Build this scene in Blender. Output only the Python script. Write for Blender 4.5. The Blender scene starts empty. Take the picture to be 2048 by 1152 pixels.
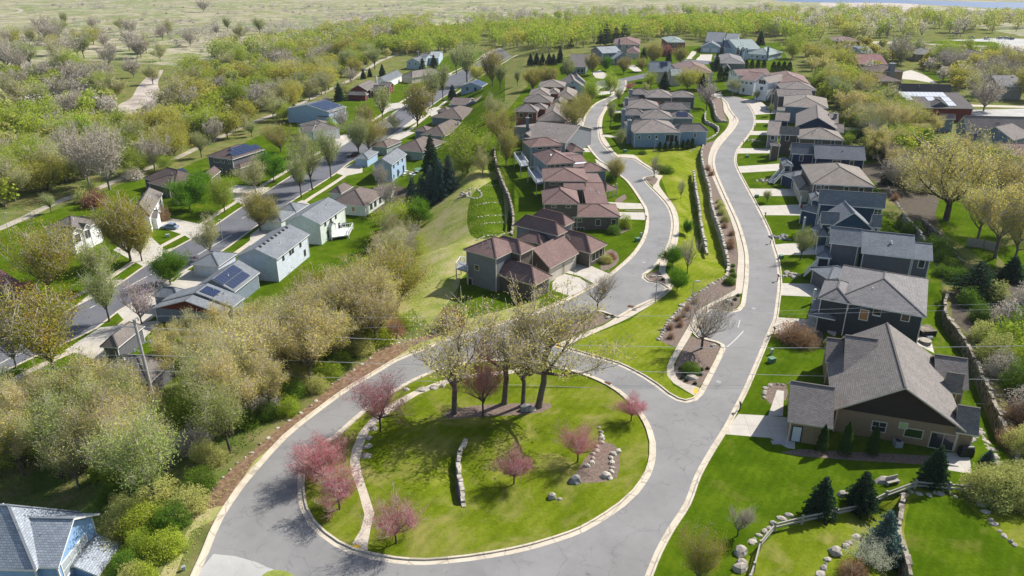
import bpy, math, random
import numpy as np
from mathutils import Vector
from mathutils.geometry import delaunay_2d_cdt
SC = bpy.context.scene
COL = SC.collection
# ---------------- camera, sky, sun, exposure ----------------
F_PX, PITCH, CAM_H = 1514.0, math.radians(23.9), 55.0
cam = bpy.data.cameras.new('camera'); camo = bpy.data.objects.new('camera', cam); COL.objects.link(camo)
cam.sensor_width = 36; cam.lens = 36*F_PX/2048; cam.clip_start = 1; cam.clip_end = 9000
camo.location = (0, 0, CAM_H); camo.rotation_euler = (math.pi/2-PITCH, 0, 0)
SC.camera = camo
SUN_EL, SUN_AZ = math.radians(41.5), math.radians(35)      # azimuth counted from +x towards +y
world = bpy.data.worlds.new('World'); SC.world = world; world.use_nodes = True
wn = world.node_tree; bg = wn.nodes['Background']
sky = wn.nodes.new('ShaderNodeTexSky'); sky.sky_type = 'NISHITA'; sky.sun_disc = False
sky.sun_elevation = SUN_EL; sky.sun_rotation = math.pi/2-SUN_AZ
sky.air_density = 1.0; sky.dust_density = 1.2
wn.links.new(sky.outputs[0], bg.inputs[0]); bg.inputs[1].default_value = 0.1
sl = bpy.data.lights.new('sun', 'SUN'); sl.energy = 5.0; sl.angle = math.radians(0.5); sl.color = (1, .955, .88)
so = bpy.data.objects.new('sun', sl); COL.objects.link(so)
sd = Vector((math.cos(SUN_EL)*math.cos(SUN_AZ), math.cos(SUN_EL)*math.sin(SUN_AZ), math.sin(SUN_EL)))
so.rotation_euler = sd.to_track_quat('Z', 'Y').to_euler(); so.location = (80, 60, 120)
SC.view_settings.view_transform = 'Standard'; SC.view_settings.look = 'None'
SC.view_settings.exposure = 0.46; SC.view_settings.gamma = 1
SC.cycles.max_bounces = 5; SC.cycles.diffuse_bounces = 2; SC.cycles.glossy_bounces = 2
SC.cycles.transmission_bounces = 2; SC.cycles.transparent_max_bounces = 4
rnd = random.Random(7); nrs = np.random.RandomState(7)

# ---------------- reading positions off the photograph ----------------
FR = {'P': (0, 0, 1)}
for i, r in enumerate('ABCD'):
    for k in range(4): FR[r+str(k+1)] = (512*k, (0, 280, 560, 852)[i], 3.84)
FR.update(R1=(900, 420, 5.689), R2=(1010, 220, 5.235), R3=(1010, 130, 8.861), R4=(1230, 160, 7.68), R5=(1440, 130, 7.2),
          R6=(1550, 330, 7.2), R7=(1540, 620, 3.716), R8=(0, 960, 6.0), R9=(1600, 440, 7.2), R10=(1540, 220, 7.2),
          L1=(300, 400, 4.431), L2=(640, 260, 6.06), L3=(560, 130, 6.777), L4=(120, 280, 4.876), L5=(790, 80, 5.235),
          L6=(980, 60, 6.4), L7=(1280, 50, 6.827), L8=(1620, 60, 4.785), Q3=(1740, 380, 4.8), Q4=(1780, 620, 3.388),
          Q5=(1440, 960, 6.0), Q8=(1480, 380, 5.236), Q1=(860, 560, 3.84), Q2=(780, 300, 5.76))
def px(fr, pts):
    x0, y0, s = FR[fr]; return [(x0+a/s, y0+b/s) for a, b in pts]
CP, SP = math.cos(PITCH), math.sin(PITCH)
def ray(u, v):
    a = (u-1024)/F_PX; b = (576-v)/F_PX
    return np.array([a, CP+b*SP, -SP+b*CP])
def PZ(u, v, z):
    d = ray(u, v); t = (z-CAM_H)/d[2]; return np.array([d[0]*t, d[1]*t, z])
def proj(w):
    z = w[2]-CAM_H; c = w[1]*CP-z*SP; up = w[1]*SP+z*CP
    return 1024+F_PX*w[0]/c, 576-F_PX*up/c

# ---------------- terrain ----------------
CREST = [(250, 1260), (330, 1130), (392, 1020), (430, 965), (505, 885), (560, 842), (640, 785), (730, 714), (800, 668), (860, 645),
         (895, 610), (905, 560), (935, 500), (990, 480), (1018, 455), (1018, 420), (1004, 380), (992, 340), (990, 305), (1005, 260), (1012, 220),
         (1035, 185), (1062, 160), (1085, 135), (1105, 105), (1140, 84), (1250, 70), (1560, 52), (2060, 44)]
crest = np.array([PZ(u, v, 0)[:2] for u, v in CREST])
hillpoly = np.vstack([crest, [[1500, crest[-1][1]], [1500, 0], [crest[0][0], 0]]])
def seg_dist(X, Y, pl):
    best = np.full(X.shape, 1e9); tt = np.zeros(X.shape); side = np.zeros(X.shape); acc = 0.0
    L = np.hypot(*(pl[1:]-pl[:-1]).T); tot = L.sum()
    for i in range(len(pl)-1):
        a, b = pl[i], pl[i+1]; d = b-a; l2 = d@d+1e-9
        t = np.clip(((X-a[0])*d[0]+(Y-a[1])*d[1])/l2, 0, 1)
        dx = X-a[0]-t*d[0]; dy = Y-a[1]-t*d[1]; q = np.hypot(dx, dy)
        m = q < best; best[m] = q[m]; tt[m] = (acc+t[m]*L[i])/tot
        side[m] = np.sign(d[0]*dy[m]-d[1]*dx[m]); acc += L[i]
    return best, tt, side
def inpoly(X, Y, pl):
    c = np.zeros(X.shape, bool); n = len(pl); j = n-1
    for i in range(n):
        xi, yi = pl[i]; xj, yj = pl[j]
        if yi != yj:
            m = ((yi > Y) != (yj > Y)) & (X < (xj-xi)*(Y-yi)/(yj-yi)+xi); c ^= m
        j = i
    return c
def sstep(x): x = np.clip(x, 0, 1); return x*x*(3-2*x)
VAL = -12.0
def T0(X, Y):
    X = np.atleast_1d(np.asarray(X, float)); Y = np.atleast_1d(np.asarray(Y, float))
    d, t, s = seg_dist(X, Y, crest)
    inside = inpoly(X, Y, hillpoly)
    w = 32+np.clip((Y-330)/4, 0, 60)
    return np.where(inside, 0.0, VAL*sstep(d/w))
def G(u, v):
    d = ray(u, v); t0 = (1.0-CAM_H)/d[2]; t1 = (VAL-2-CAM_H)/d[2]
    for _ in range(2):
        ts = np.linspace(t0, t1, 40); f = CAM_H+d[2]*ts-T0(d[0]*ts, d[1]*ts); k = int(np.argmax(f < 0)); k = max(k, 1)
        t0, t1 = ts[k-1], ts[k]
    t = (t0+t1)/2; return np.array([d[0]*t, d[1]*t])
def GP(fr, pts): return np.array([G(u, v) for u, v in px(fr, pts)])
def Q0(fr, pts, z=0.0): return np.array([PZ(u, v, z)[:2] for u, v in px(fr, pts)])
def smooth(pl, closed=False, step=1.6):
    pl = np.asarray(pl); n = len(pl); out = []
    rng = range(n if closed else n-1)
    for i in rng:
        if closed: p0, p1, p2, p3 = pl[i-1], pl[i], pl[(i+1) % n], pl[(i+2) % n]
        else: p0, p1, p2, p3 = pl[max(i-1, 0)], pl[i], pl[i+1], pl[min(i+2, n-1)]
        k = max(1, int(np.hypot(*(p2-p1))/step))
        for j in range(k):
            t = j/k; out.append(0.5*((2*p1)+(-p0+p2)*t+(2*p0-5*p1+4*p2-p3)*t*t+(-p0+3*p1-3*p2+p3)*t**3))
    if not closed: out.append(pl[-1])
    return np.array(out)
def offset(pl, w, closed=False):
    pl = np.asarray(pl)
    if closed: t = np.roll(pl, -1, 0)-np.roll(pl, 1, 0)
    else: t = np.gradient(pl, axis=0)
    t /= np.hypot(t[:, 0], t[:, 1])[:, None]+1e-9
    return pl+np.stack([-t[:, 1], t[:, 0]], 1)*w
# retaining walls: (points along the top, height, side of the low ground (+1 = left of travel), fade, name key)
WALLS = []
def wall(fr, pts, A, side, fade, key, z=0.0, shade=0):
    WALLS.append(dict(pl=smooth(Q0(fr, pts, z), step=1.5), A=A, side=side, fade=fade, key=key, shade=shade))
wall('P', [(1407, 291), (1404, 312), (1412, 347), (1420, 374), (1425, 410), (1435, 441), (1446, 475), (1454, 506), (1458, 531), (1454, 552)], 1.7, -1, 9, 'long')
wall('P', [(1388, 342), (1391, 362), (1394, 384), (1399, 410), (1402, 436), (1407, 467), (1412, 488), (1415, 509)], 1.0, -1, 6, 'short')
wall('P', [(1412, 224), (1412, 241), (1430, 250), (1438, 259), (1430, 272), (1409, 282)], 1.0, -1, 6, 'curl')
wall('P', [(1421, 198), (1428, 210), (1432, 228), (1441, 240), (1456, 245)], 1.6, -1, 7, 'bed')
wall('P', [(990, 296), (992, 318), (999, 345), (1012, 376), (1022, 402), (1028, 438), (1025, 470)], 2.2, -1, 9, 'condo')
wall('Q3', [(325, 225), (400, 320), (470, 390), (545, 500)], 2.0, -1, 6, 'garden')
wall('Q3', [(505, 290), (650, 400), (740, 520), (900, 700)], 1.8, -1, 6, 'oak')
wall('P', [(1896, 585), (1893, 626), (1922, 667), (1945, 708), (1981, 785), (2004, 838), (2040, 924)], 1.8, -1, 8, 'yard')
wall('P', [(1810, 992), (1803, 1030), (1800, 1065), (1812, 1100), (1822, 1152), (1830, 1230)], 2.0, -1, 7, 'patio')
wall('P', [(935, 884), (921, 905), (920, 940), (924, 975), (930, 1012)], 0.9, -1, 3.5, 'island')
def T(X, Y):
    X = np.atleast_1d(np.asarray(X, float)); Y = np.atleast_1d(np.asarray(Y, float))
    z = T0(X, Y)
    for w in WALLS:
        pl = w['pl']; m = (X > pl[:, 0].min()-12) & (X < pl[:, 0].max()+12) & (Y > pl[:, 1].min()-12) & (Y < pl[:, 1].max()+12)
        if not m.any(): continue
        d, t, s = seg_dist(X[m], Y[m], pl)
        tap = sstep(t/.12)*sstep((1-t)/.12)
        dip = w['A']*tap*(1-sstep(d/w['fade']))*(s*w["side"] > 0)*np.clip(d/.3, 0, 1)
        z[m] -= dip
    return z
def Tz(x, y): return float(T(x, y)[0])
# ---------------- materials ----------------
MATS = {}
def srgb(c):
    return tuple(((x/255)/12.92 if x/255 <= .04045 else ((x/255+.055)/1.055)**2.4) for x in c)
def newmat(name):
    m = bpy.data.materials.new(name); m.use_nodes = True; nt = m.node_tree
    for n in list(nt.nodes): nt.nodes.remove(n)
    o = nt.nodes.new('ShaderNodeOutputMaterial'); return m, nt, o
def N(nt, t, **k):
    n = nt.nodes.new(t)
    for a, b in k.items():
        if isinstance(b, tuple) and a in ('inp',): pass
        setattr(n, a, b)
    return n
def noise(nt, co, scale, detail=4, rough=.6, dist=0, vec_scale=None):
    if vec_scale:
        mp = N(nt, 'ShaderNodeMapping'); mp.inputs['Scale'].default_value = vec_scale; nt.links.new(co, mp.inputs[0]); co = mp.outputs[0]
    n = N(nt, 'ShaderNodeTexNoise'); n.inputs['Scale'].default_value = scale; n.inputs['Detail'].default_value = detail
    n.inputs['Roughness'].default_value = rough; n.inputs['Distortion'].default_value = dist
    nt.links.new(co, n.inputs['Vector']); return n.outputs['Fac']
def ramp(nt, fac, stops):
    r = N(nt, 'ShaderNodeValToRGB'); e = r.color_ramp.elements
    while len(e) > 1: e.remove(e[-1])
    e[0].position = stops[0][0]; e[0].color = (*stops[0][1], 1)
    for p, c in stops[1:]:
        k = e.new(p); k.color = (*c, 1)
    nt.links.new(fac, r.inputs[0]); return r.outputs[0]
def mix(nt, fac, a, b, mode='MIX'):
    m = N(nt, 'ShaderNodeMix'); m.data_type = 'RGBA'; m.blend_type = mode
    for v, i in ((fac, 0), (a, 6), (b, 7)):
        if hasattr(v, 'links') or hasattr(v, 'is_linked'): nt.links.new(v, m.inputs[i])
        elif i == 0: m.inputs[0].default_value = v
        else: m.inputs[i].default_value = (*v, 1)
    return m.outputs[2]
def obj_co(nt): return N(nt, 'ShaderNodeTexCoord').outputs['Object']
def pbsdf(nt, o, col, rough=.85, spec=.3, bump=None, bstr=.3, bdist=.02, metal=0):
    b = N(nt, 'ShaderNodeBsdfPrincipled')
    if isinstance(col, tuple): b.inputs['Base Color'].default_value = (*col, 1)
    else: nt.links.new(col, b.inputs['Base Color'])
    b.inputs['Roughness'].default_value = rough; b.inputs['Specular IOR Level'].default_value = spec; b.inputs['Metallic'].default_value = metal
    if bump is not None:
        bm = N(nt, 'ShaderNodeBump'); bm.inputs['Strength'].default_value = bstr; bm.inputs['Distance'].default_value = bdist
        nt.links.new(bump, bm.inputs['Height']); nt.links.new(bm.outputs[0], b.inputs['Normal'])
    nt.links.new(b.outputs[0], o.inputs[0]); return b
def sc(c, k): return tuple(min(1, x*k) for x in c)
def mottled(name, c1, c2, scale=1.0, rough=.9, c3=None, detail=6, bstr=.3, bdist=.02, spec=.25, big=None, vs=None):
    if name in MATS: return MATS[name]
    m, nt, o = newmat(name); co = obj_co(nt)
    f = noise(nt, co, scale, detail, .65, vec_scale=vs)
    st = [(.32, c1), (.68, c2)] if c3 is None else [(.28, c1), (.5, c2), (.72, c3)]
    col = ramp(nt, f, st)
    if big:
        f2 = noise(nt, co, big[0], 3, .6); col = mix(nt, ramp(nt, f2, [(.4, (0, 0, 0)), (.65, (1, 1, 1))]), col, big[1])
    fb = noise(nt, co, scale*6, 3, .7)
    pbsdf(nt, o, col, rough, spec, fb, bstr, bdist); MATS[name] = m; return m
def plain(name, c, rough=.6, spec=.4, metal=0):
    if name in MATS: return MATS[name]
    m, nt, o = newmat(name); co = obj_co(nt); f = noise(nt, co, 2.5, 4, .6)
    pbsdf(nt, o, ramp(nt, f, [(.3, sc(c, .88)), (.7, sc(c, 1.08))]), rough, spec, metal=metal); MATS[name] = m; return m
def siding(name, c, board=.18, c2=None):
    if name in MATS: return MATS[name]
    m, nt, o = newmat(name); co = obj_co(nt)
    sep = N(nt, 'ShaderNodeSeparateXYZ'); nt.links.new(co, sep.inputs[0])
    mu = N(nt, 'ShaderNodeMath', operation='MULTIPLY'); mu.inputs[1].default_value = 1/board; nt.links.new(sep.outputs[2], mu.inputs[0])
    fr = N(nt, 'ShaderNodeMath', operation='FRACT'); nt.links.new(mu.outputs[0], fr.inputs[0])
    f = noise(nt, co, 1.2, 5, .6)
    col = ramp(nt, f, [(.3, sc(c, .86)), (.7, sc(c, 1.1))])
    line = ramp(nt, fr.outputs[0], [(0, (.62, .62, .62)), (.14, (1, 1, 1)), (1, (1, 1, 1))])
    col = mix(nt, 1.0, col, line, 'MULTIPLY')
    pbsdf(nt, o, col, .75, .25, fr.outputs[0], .25, .02); MATS[name] = m; return m
def shingle(name, c, contrast=.15):
    if name in MATS: return MATS[name]
    m, nt, o = newmat(name); uv = N(nt, 'ShaderNodeUVMap').outputs[0]
    b = N(nt, 'ShaderNodeTexBrick'); b.inputs['Scale'].default_value = 1; b.inputs['Brick Width'].default_value = .42; b.inputs['Row Height'].default_value = .24
    b.inputs['Mortar Size'].default_value = .022; b.inputs['Bias'].default_value = 0
    b.inputs['Color1'].default_value = (*sc(c, 1-contrast), 1); b.inputs['Color2'].default_value = (*sc(c, 1+contrast), 1); b.inputs['Mortar'].default_value = (*sc(c, .5), 1)
    nt.links.new(uv, b.inputs[0])
    f = noise(nt, uv, .35, 5, .6); g = noise(nt, uv, 9, 3, .8)
    col = mix(nt, 1.0, b.outputs[0], ramp(nt, f, [(.3, (.86, .86, .87)), (.7, (1.12, 1.1, 1.08))]), 'MULTIPLY')
    col = mix(nt, 1.0, col, ramp(nt, g, [(.3, (.82, .82, .82)), (.7, (1.15, 1.15, 1.15))]), 'MULTIPLY')
    pbsdf(nt, o, col, .92, .2, b.outputs[1], -.4, .02); MATS[name] = m; return m
def stone(name, c1, c2, c3):
    if name in MATS: return MATS[name]
    m, nt, o = newmat(name); co = obj_co(nt)
    v = N(nt, 'ShaderNodeTexVoronoi'); v.inputs['Scale'].default_value = 1.7; nt.links.new(co, v.inputs[0])
    s = N(nt, 'ShaderNodeSeparateColor'); nt.links.new(v.outputs['Color'], s.inputs[0])
    col = ramp(nt, s.outputs[0], [(.1, c1), (.5, c2), (.9, c3)]); f = noise(nt, co, 5, 5, .7)
    col = mix(nt, 1.0, col, ramp(nt, f, [(.3, (.7, .7, .7)), (.7, (1.15, 1.15, 1.15))]), 'MULTIPLY')
    pbsdf(nt, o, col, .9, .2, f, .6, .06); MATS[name] = m; return m
def leafmat(name, cols, trans=.3, var=.12, scale=.55):
    if name in MATS: return MATS[name]
    m, nt, o = newmat(name); co = obj_co(nt)
    oi = N(nt, 'ShaderNodeObjectInfo')
    f = noise(nt, co, scale, 5, .75)
    n = len(cols); col = ramp(nt, f, [(.25+.5*i/(n-1), c) for i, c in enumerate(cols)])
    hs = N(nt, 'ShaderNodeHueSaturation'); nt.links.new(col, hs.inputs['Color'])
    mr = N(nt, 'ShaderNodeMapRange'); mr.inputs[3].default_value = 1-var*1.4; mr.inputs[4].default_value = 1+var*1.4; nt.links.new(oi.outputs['Random'], mr.inputs[0]); nt.links.new(mr.outputs[0], hs.inputs['Value'])
    mh = N(nt, 'ShaderNodeMapRange'); mh.inputs[3].default_value = .5-var*.07; mh.inputs[4].default_value = .5+var*.1
    mm = N(nt, 'ShaderNodeMath', operation='FRACT'); m2 = N(nt, 'ShaderNodeMath', operation='MULTIPLY'); m2.inputs[1].default_value = 7.3
    nt.links.new(oi.outputs['Random'], m2.inputs[0]); nt.links.new(m2.outputs[0], mm.inputs[0]); nt.links.new(mm.outputs[0], mh.inputs[0]); nt.links.new(mh.outputs[0], hs.inputs['Hue'])
    d = N(nt, 'ShaderNodeBsdfDiffuse'); t = N(nt, 'ShaderNodeBsdfTranslucent'); mx = N(nt, 'ShaderNodeMixShader'); mx.inputs[0].default_value = trans
    nt.links.new(hs.outputs[0], d.inputs[0]); nt.links.new(hs.outputs[0], t.inputs[0])
    nt.links.new(d.outputs[0], mx.inputs[1]); nt.links.new(t.outputs[0], mx.inputs[2]); nt.links.new(mx.outputs[0], o.inputs[0])
    MATS[name] = m; return m
def lawnmat(name, c1, c2, c3, dry, dryamt=.62, stripes=0):
    m, nt, o = newmat(name); co = obj_co(nt)
    f1 = noise(nt, co, .22, 6, .62); f2 = noise(nt, co, 2.6, 5, .75); f3 = noise(nt, co, .07, 3, .5)
    col = ramp(nt, f1, [(.3, c1), (.52, c2), (.72, c3)])
    col = mix(nt, 1.0, col, ramp(nt, f2, [(.3, (.72, .74, .7)), (.7, (1.2, 1.18, 1.2))]), 'MULTIPLY')
    fd = noise(nt, co, .16, 7, .7, .6)
    col = mix(nt, ramp(nt, fd, [(dryamt-.08, (0, 0, 0)), (dryamt+.1, (.75, .75, .75))]), col, dry)
    if stripes:
        wv = N(nt, 'ShaderNodeTexWave'); wv.inputs['Scale'].default_value = stripes; wv.inputs['Distortion'].default_value = 3.5; wv.inputs['Detail'].default_value = 2
        mp = N(nt, 'ShaderNodeMapping'); mp.inputs['Rotation'].default_value = (0, 0, math.radians(35)); nt.links.new(co, mp.inputs[0]); nt.links.new(mp.outputs[0], wv.inputs[0])
        col = mix(nt, 1.0, col, ramp(nt, wv.outputs[1], [(0, (.94, .945, .94)), (1, (1.05, 1.045, 1.05))]), 'MULTIPLY')
    fb = noise(nt, co, 9, 3, .8)
    pbsdf(nt, o, col, 1, 0, fb, .7, .08); MATS[name] = m; return m
lawnmat('m_lawn', (.045, .088, .003), (.072, .124, .005), (.112, .165, .009), (.17, .165, .035), .63, .3)
lawnmat('m_strip', (.125, .175, .010), (.18, .225, .016), (.23, .26, .035), (.31, .29, .08), .58, .3)
lawnmat('m_island', (.085, .125, .006), (.135, .18, .010), (.19, .225, .022), (.28, .25, .08), .56, .25)
lawnmat('m_meadow', (.19, .25, .04), (.31, .33, .09), (.42, .38, .16), (.46, .37, .24), .55)
lawnmat('m_wood', (.09, .12, .028), (.17, .165, .06), (.27, .22, .11), (.13, .20, .035), .54)
m, nt, o = newmat('m_marsh'); co = obj_co(nt)      # wet meadow: streaks of straw, green and grey brush
f1 = noise(nt, co, .009, 6, .55, 1.6, (1, .9, 1)); f2 = noise(nt, co, .04, 6, .65, .8, (.7, 1.0, 1)); f3 = noise(nt, co, .3, 4, .75)
c1 = ramp(nt, f1, [(.38, (.17, .22, .06)), (.46, (.24, .25, .10)), (.5, (.42, .37, .25)), (.55, (.24, .21, .15)), (.62, (.12, .20, .04))])
c2 = ramp(nt, f2, [(.38, (.17, .21, .07)), (.46, (.26, .25, .11)), (.52, (.54, .48, .36)), (.57, (.24, .21, .12)), (.63, (.20, .175, .14))])
c = mix(nt, .5, c1, c2)
c = mix(nt, 1.0, c, ramp(nt, f3, [(.3, (.6, .63, .6)), (.7, (1.25, 1.25, 1.25))]), 'MULTIPLY')
pbsdf(nt, o, c, .95, .1); MATS['m_marsh'] = m
def asphalt(name, c, cracks=.45):
    m, nt, o = newmat(name); co = obj_co(nt)
    f = noise(nt, co, .14, 6, .6); g = noise(nt, co, 14, 3, .9); st = noise(nt, co, .33, 8, .75, 1.5)
    col = ramp(nt, f, [(.3, sc(c, .84)), (.7, sc(c, 1.1))])
    col = mix(nt, 1.0, col, ramp(nt, g, [(.3, (.8, .8, .8)), (.7, (1.2, 1.2, 1.2))]), 'MULTIPLY')
    col = mix(nt, 1.0, col, ramp(nt, st, [(.3, (.66, .66, .68)), (.42, (.96, .96, .96)), (.6, (1, 1, 1)), (.72, (1.1, 1.1, 1.09))]), 'MULTIPLY')
    v = N(nt, 'ShaderNodeTexVoronoi'); v.feature = 'DISTANCE_TO_EDGE'; v.inputs['Scale'].default_value = .13
    nn = N(nt, 'ShaderNodeTexNoise'); nn.inputs['Scale'].default_value = .35; nn.inputs['Detail'].default_value = 5; nt.links.new(co, nn.inputs[0])
    ad = N(nt, 'ShaderNodeMix'); ad.data_type = 'VECTOR'; ad.inputs[0].default_value = .86; nt.links.new(nn.outputs[1], ad.inputs[5])
    vm = N(nt, 'ShaderNodeVectorMath', operation='MULTIPLY_ADD'); vm.inputs[1].default_value = (5, 5, 0); nt.links.new(nn.outputs[1], vm.inputs[0]); nt.links.new(co, vm.inputs[2])
    nt.links.new(vm.outputs[0], v.inputs['Vector'])
    col = mix(nt, ramp(nt, v.outputs[0], [(0, (cracks,)*3), (.004, (cracks*.4,)*3), (.009, (0, 0, 0))]), col, sc(c, .45))
    pbsdf(nt, o, col, .88, .3, g, .3, .01); MATS[name] = m
asphalt('m_asphalt', (.245, .24, .234), .5); asphalt('m_street', (.14, .142, .16), .35)
asphalt('m_apron', (.44, .43, .405), .8)
def concrete(name, c, joint=1.5, rot=0):
    m, nt, o = newmat(name); co = obj_co(nt)
    f = noise(nt, co, .5, 6, .7); g = noise(nt, co, 10, 3, .8)
    col = ramp(nt, f, [(.3, sc(c, .86)), (.7, sc(c, 1.07))])
    col = mix(nt, 1.0, col, ramp(nt, g, [(.3, (.9, .9, .9)), (.7, (1.08, 1.08, 1.08))]), 'MULTIPLY')
    mp = N(nt, 'ShaderNodeMapping'); mp.inputs['Rotation'].default_value = (0, 0, rot); nt.links.new(co, mp.inputs[0])
    b = N(nt, 'ShaderNodeTexBrick'); b.offset = 0; b.inputs['Scale'].default_value = 1; b.inputs['Brick Width'].default_value = joint; b.inputs['Row Height'].default_value = joint
    b.inputs['Mortar Size'].default_value = .025; b.inputs['Color1'].default_value = (1, 1, 1, 1); b.inputs['Color2'].default_value = (.95, .95, .94, 1); b.inputs['Mortar'].default_value = (.62, .6, .56, 1)
    nt.links.new(mp.outputs[0], b.inputs[0]); col = mix(nt, 1.0, col, b.outputs[0], 'MULTIPLY')
    pbsdf(nt, o, col, .85, .3, g, .2, .01); MATS[name] = m
concrete('m_drive', (.52, .48, .42), 2.6, .08); concrete('m_walk', (.56, .49, .40), 1.5, .3)
m, nt, o = newmat('m_kerb'); co = obj_co(nt)
v = N(nt, 'ShaderNodeTexVoronoi'); v.feature = 'DISTANCE_TO_EDGE'; v.inputs['Scale'].default_value = .3; nt.links.new(co, v.inputs['Vector'])
f = noise(nt, co, .5, 9, .7); col = ramp(nt, f, [(.3, (.42, .365, .285)), (.5, (.56, .495, .39)), (.7, (.63, .56, .45))])
col = mix(nt, ramp(nt, v.outputs[0], [(0, (.5, .5, .5)), (.014, (.3, .3, .3)), (.022, (0, 0, 0))]), col, (.16, .14, .11)); pbsdf(nt, o, col, .9, .2, noise(nt, co, 9, 3), .3, .02); MATS['m_kerb'] = m
mottled('m_kerbold', (.44, .385, .30), (.60, .53, .42), .5, c3=(.66, .59, .48), detail=10); mottled('m_trail', (.30, .27, .21), (.46, .41, .33), .3)
mottled('m_mulch', (.105, .072, .055), (.19, .14, .112), 3.0, c3=(.27, .205, .165), bstr=.8, bdist=.06)
mottled('m_brush', (.09, .05, .03), (.20, .125, .075), 1.6, c3=(.34, .25, .14), bstr=.8, bdist=.08)
mottled('m_shaded_litter', (.035, .026, .02), (.085, .062, .045), .9, c3=(.07, .085, .025), bstr=.8, bdist=.1)  # leaf litter and bark soil, with tree shade mixed into the dark tone
mottled('m_greyreed', (.18, .15, .12), (.42, .36, .31), .14, c3=(.60, .55, .48), detail=9)
m, nt, o = newmat('m_water'); pbsdf(nt, o, (.08, .14, .26), .5, .2, noise(nt, obj_co(nt), .3, 3), .1, .05); MATS['m_water'] = m

# ---------------- mesh helpers ----------------
def tag(o, label=None, cat=None, group=None, kind=None):
    if label: o['label'] = label
    if cat: o['category'] = cat
    if group: o['group'] = group
    if kind: o['kind'] = kind
    return o
def link(name, me, parent=None, loc=None):
    o = bpy.data.objects.new(name, me); COL.objects.link(o)
    if parent: o.parent = parent
    if loc is not None: o.location = loc
    return o
def empty(name, loc, label, cat, group=None, rz=0):
    o = bpy.data.objects.new(name, None); COL.objects.link(o); o.location = loc; o.rotation_euler = (0, 0, rz); o.empty_display_size = .5
    return tag(o, label, cat, group)
class MB:
    def __init__(s): s.v = []; s.f = []; s.uv = []; s.mi = []
    def face(s, pts, uvs=None, mi=0):
        k = len(s.v); s.v += [tuple(map(float, p)) for p in pts]; s.f.append(tuple(range(k, k+len(pts)))); s.uv.append(uvs or [(0, 0)]*len(pts)); s.mi.append(mi)
    def box(s, o, ex, ey, ez, mi=0):
        o, ex, ey, ez = (np.array(q, float) for q in (o, ex, ey, ez))
        c = [o, o+ex, o+ex+ey, o+ey]; t = [q+ez for q in c]
        if np.dot(np.cross(ex, ey), ez) < 0: c = c[::-1]; t = t[::-1]
        s.face([c[3], c[2], c[1], c[0]], mi=mi); s.face(t, mi=mi)
        for i in range(4): j = (i+1) % 4; s.face([c[i], c[j], t[j], t[i]], mi=mi)
    def bar(s, a, b, w, h=None, mi=0, n=4):
        a, b = np.array(a, float), np.array(b, float); d = b-a; l = np.linalg.norm(d)
        if l < 1e-6: return
        d /= l; u = np.cross(d, (0, 0, 1.)) if abs(d[2]) < .95 else np.cross(d, (1., 0, 0)); u /= np.linalg.norm(u); q = np.cross(u, d); h = h or w
        s.box(a-u*w/2-q*h/2, u*w, q*h, d*l, mi)
    def tube(s, a, b, r0, r1, n=6, mi=0, cap=True):
        a, b = np.array(a, float), np.array(b, float); d = b-a; l = np.linalg.norm(d); d /= l
        u = np.cross(d, (0, 0, 1.)) if abs(d[2]) < .95 else np.cross(d, (1., 0, 0)); u /= np.linalg.norm(u); q = np.cross(d, u)
        A = [a+r0*(u*math.cos(t)+q*math.sin(t)) for t in np.arange(n)*2*math.pi/n]; B = [b+r1*(u*math.cos(t)+q*math.sin(t)) for t in np.arange(n)*2*math.pi/n]
        for i in range(n): j = (i+1) % n; s.face([A[i], A[j], B[j], B[i]], mi=mi)
        if cap: s.face(B, mi=mi); s.face(A[::-1], mi=mi)
    def build(s, name, mats, parent=None, loc=None, smooth=False):
        me = bpy.data.meshes.new(name); me.from_pydata(s.v, [], s.f)
        if not isinstance(mats, (list, tuple)): mats = [mats]
        for m in mats: me.materials.append(MATS[m] if isinstance(m, str) else m)
        uvl = me.uv_layers.new(name='UVMap'); flat = [c for f in s.uv for p in f for c in p]; uvl.data.foreach_set('uv', flat)
        me.polygons.foreach_set('material_index', s.mi)
        if smooth: me.polygons.foreach_set('use_smooth', [True]*len(s.f))
        me.update(); return link(name, me, parent, loc)
def rock_mesh(mb, c, sx, sy, sz, r, rot=0, mi=0):
    """an irregular boulder: a jittered, flattened low sphere with flat facets"""
    rows, cols = 4, 7; P = []
    for i in range(1, rows):
        th = math.pi*i/rows
        P.append([(math.sin(th)*math.cos(2*math.pi*j/cols)*(1+r.uniform(-.22, .2)), math.sin(th)*math.sin(2*math.pi*j/cols)*(1+r.uniform(-.22, .2)), math.cos(th)*(1+r.uniform(-.2, .12))) for j in range(cols)])
    cr, sr = math.cos(rot), math.sin(rot)
    def W(p): x, y, z = p[0]*sx, p[1]*sy, max(-.6, p[2])*sz; return (c[0]+x*cr-y*sr, c[1]+x*sr+y*cr, c[2]+z)
    top, bot = W((0, 0, 1)), W((0, 0, -1))
    for j in range(cols):
        k = (j+1) % cols
        mb.face([top, W(P[0][j]), W(P[0][k])], mi=mi)
        for i in range(rows-2): mb.face([W(P[i][j]), W(P[i+1][j]), W(P[i+1][k]), W(P[i][k])], mi=mi)
        mb.face([bot, W(P[-1][k]), W(P[-1][j])], mi=mi)
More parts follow.
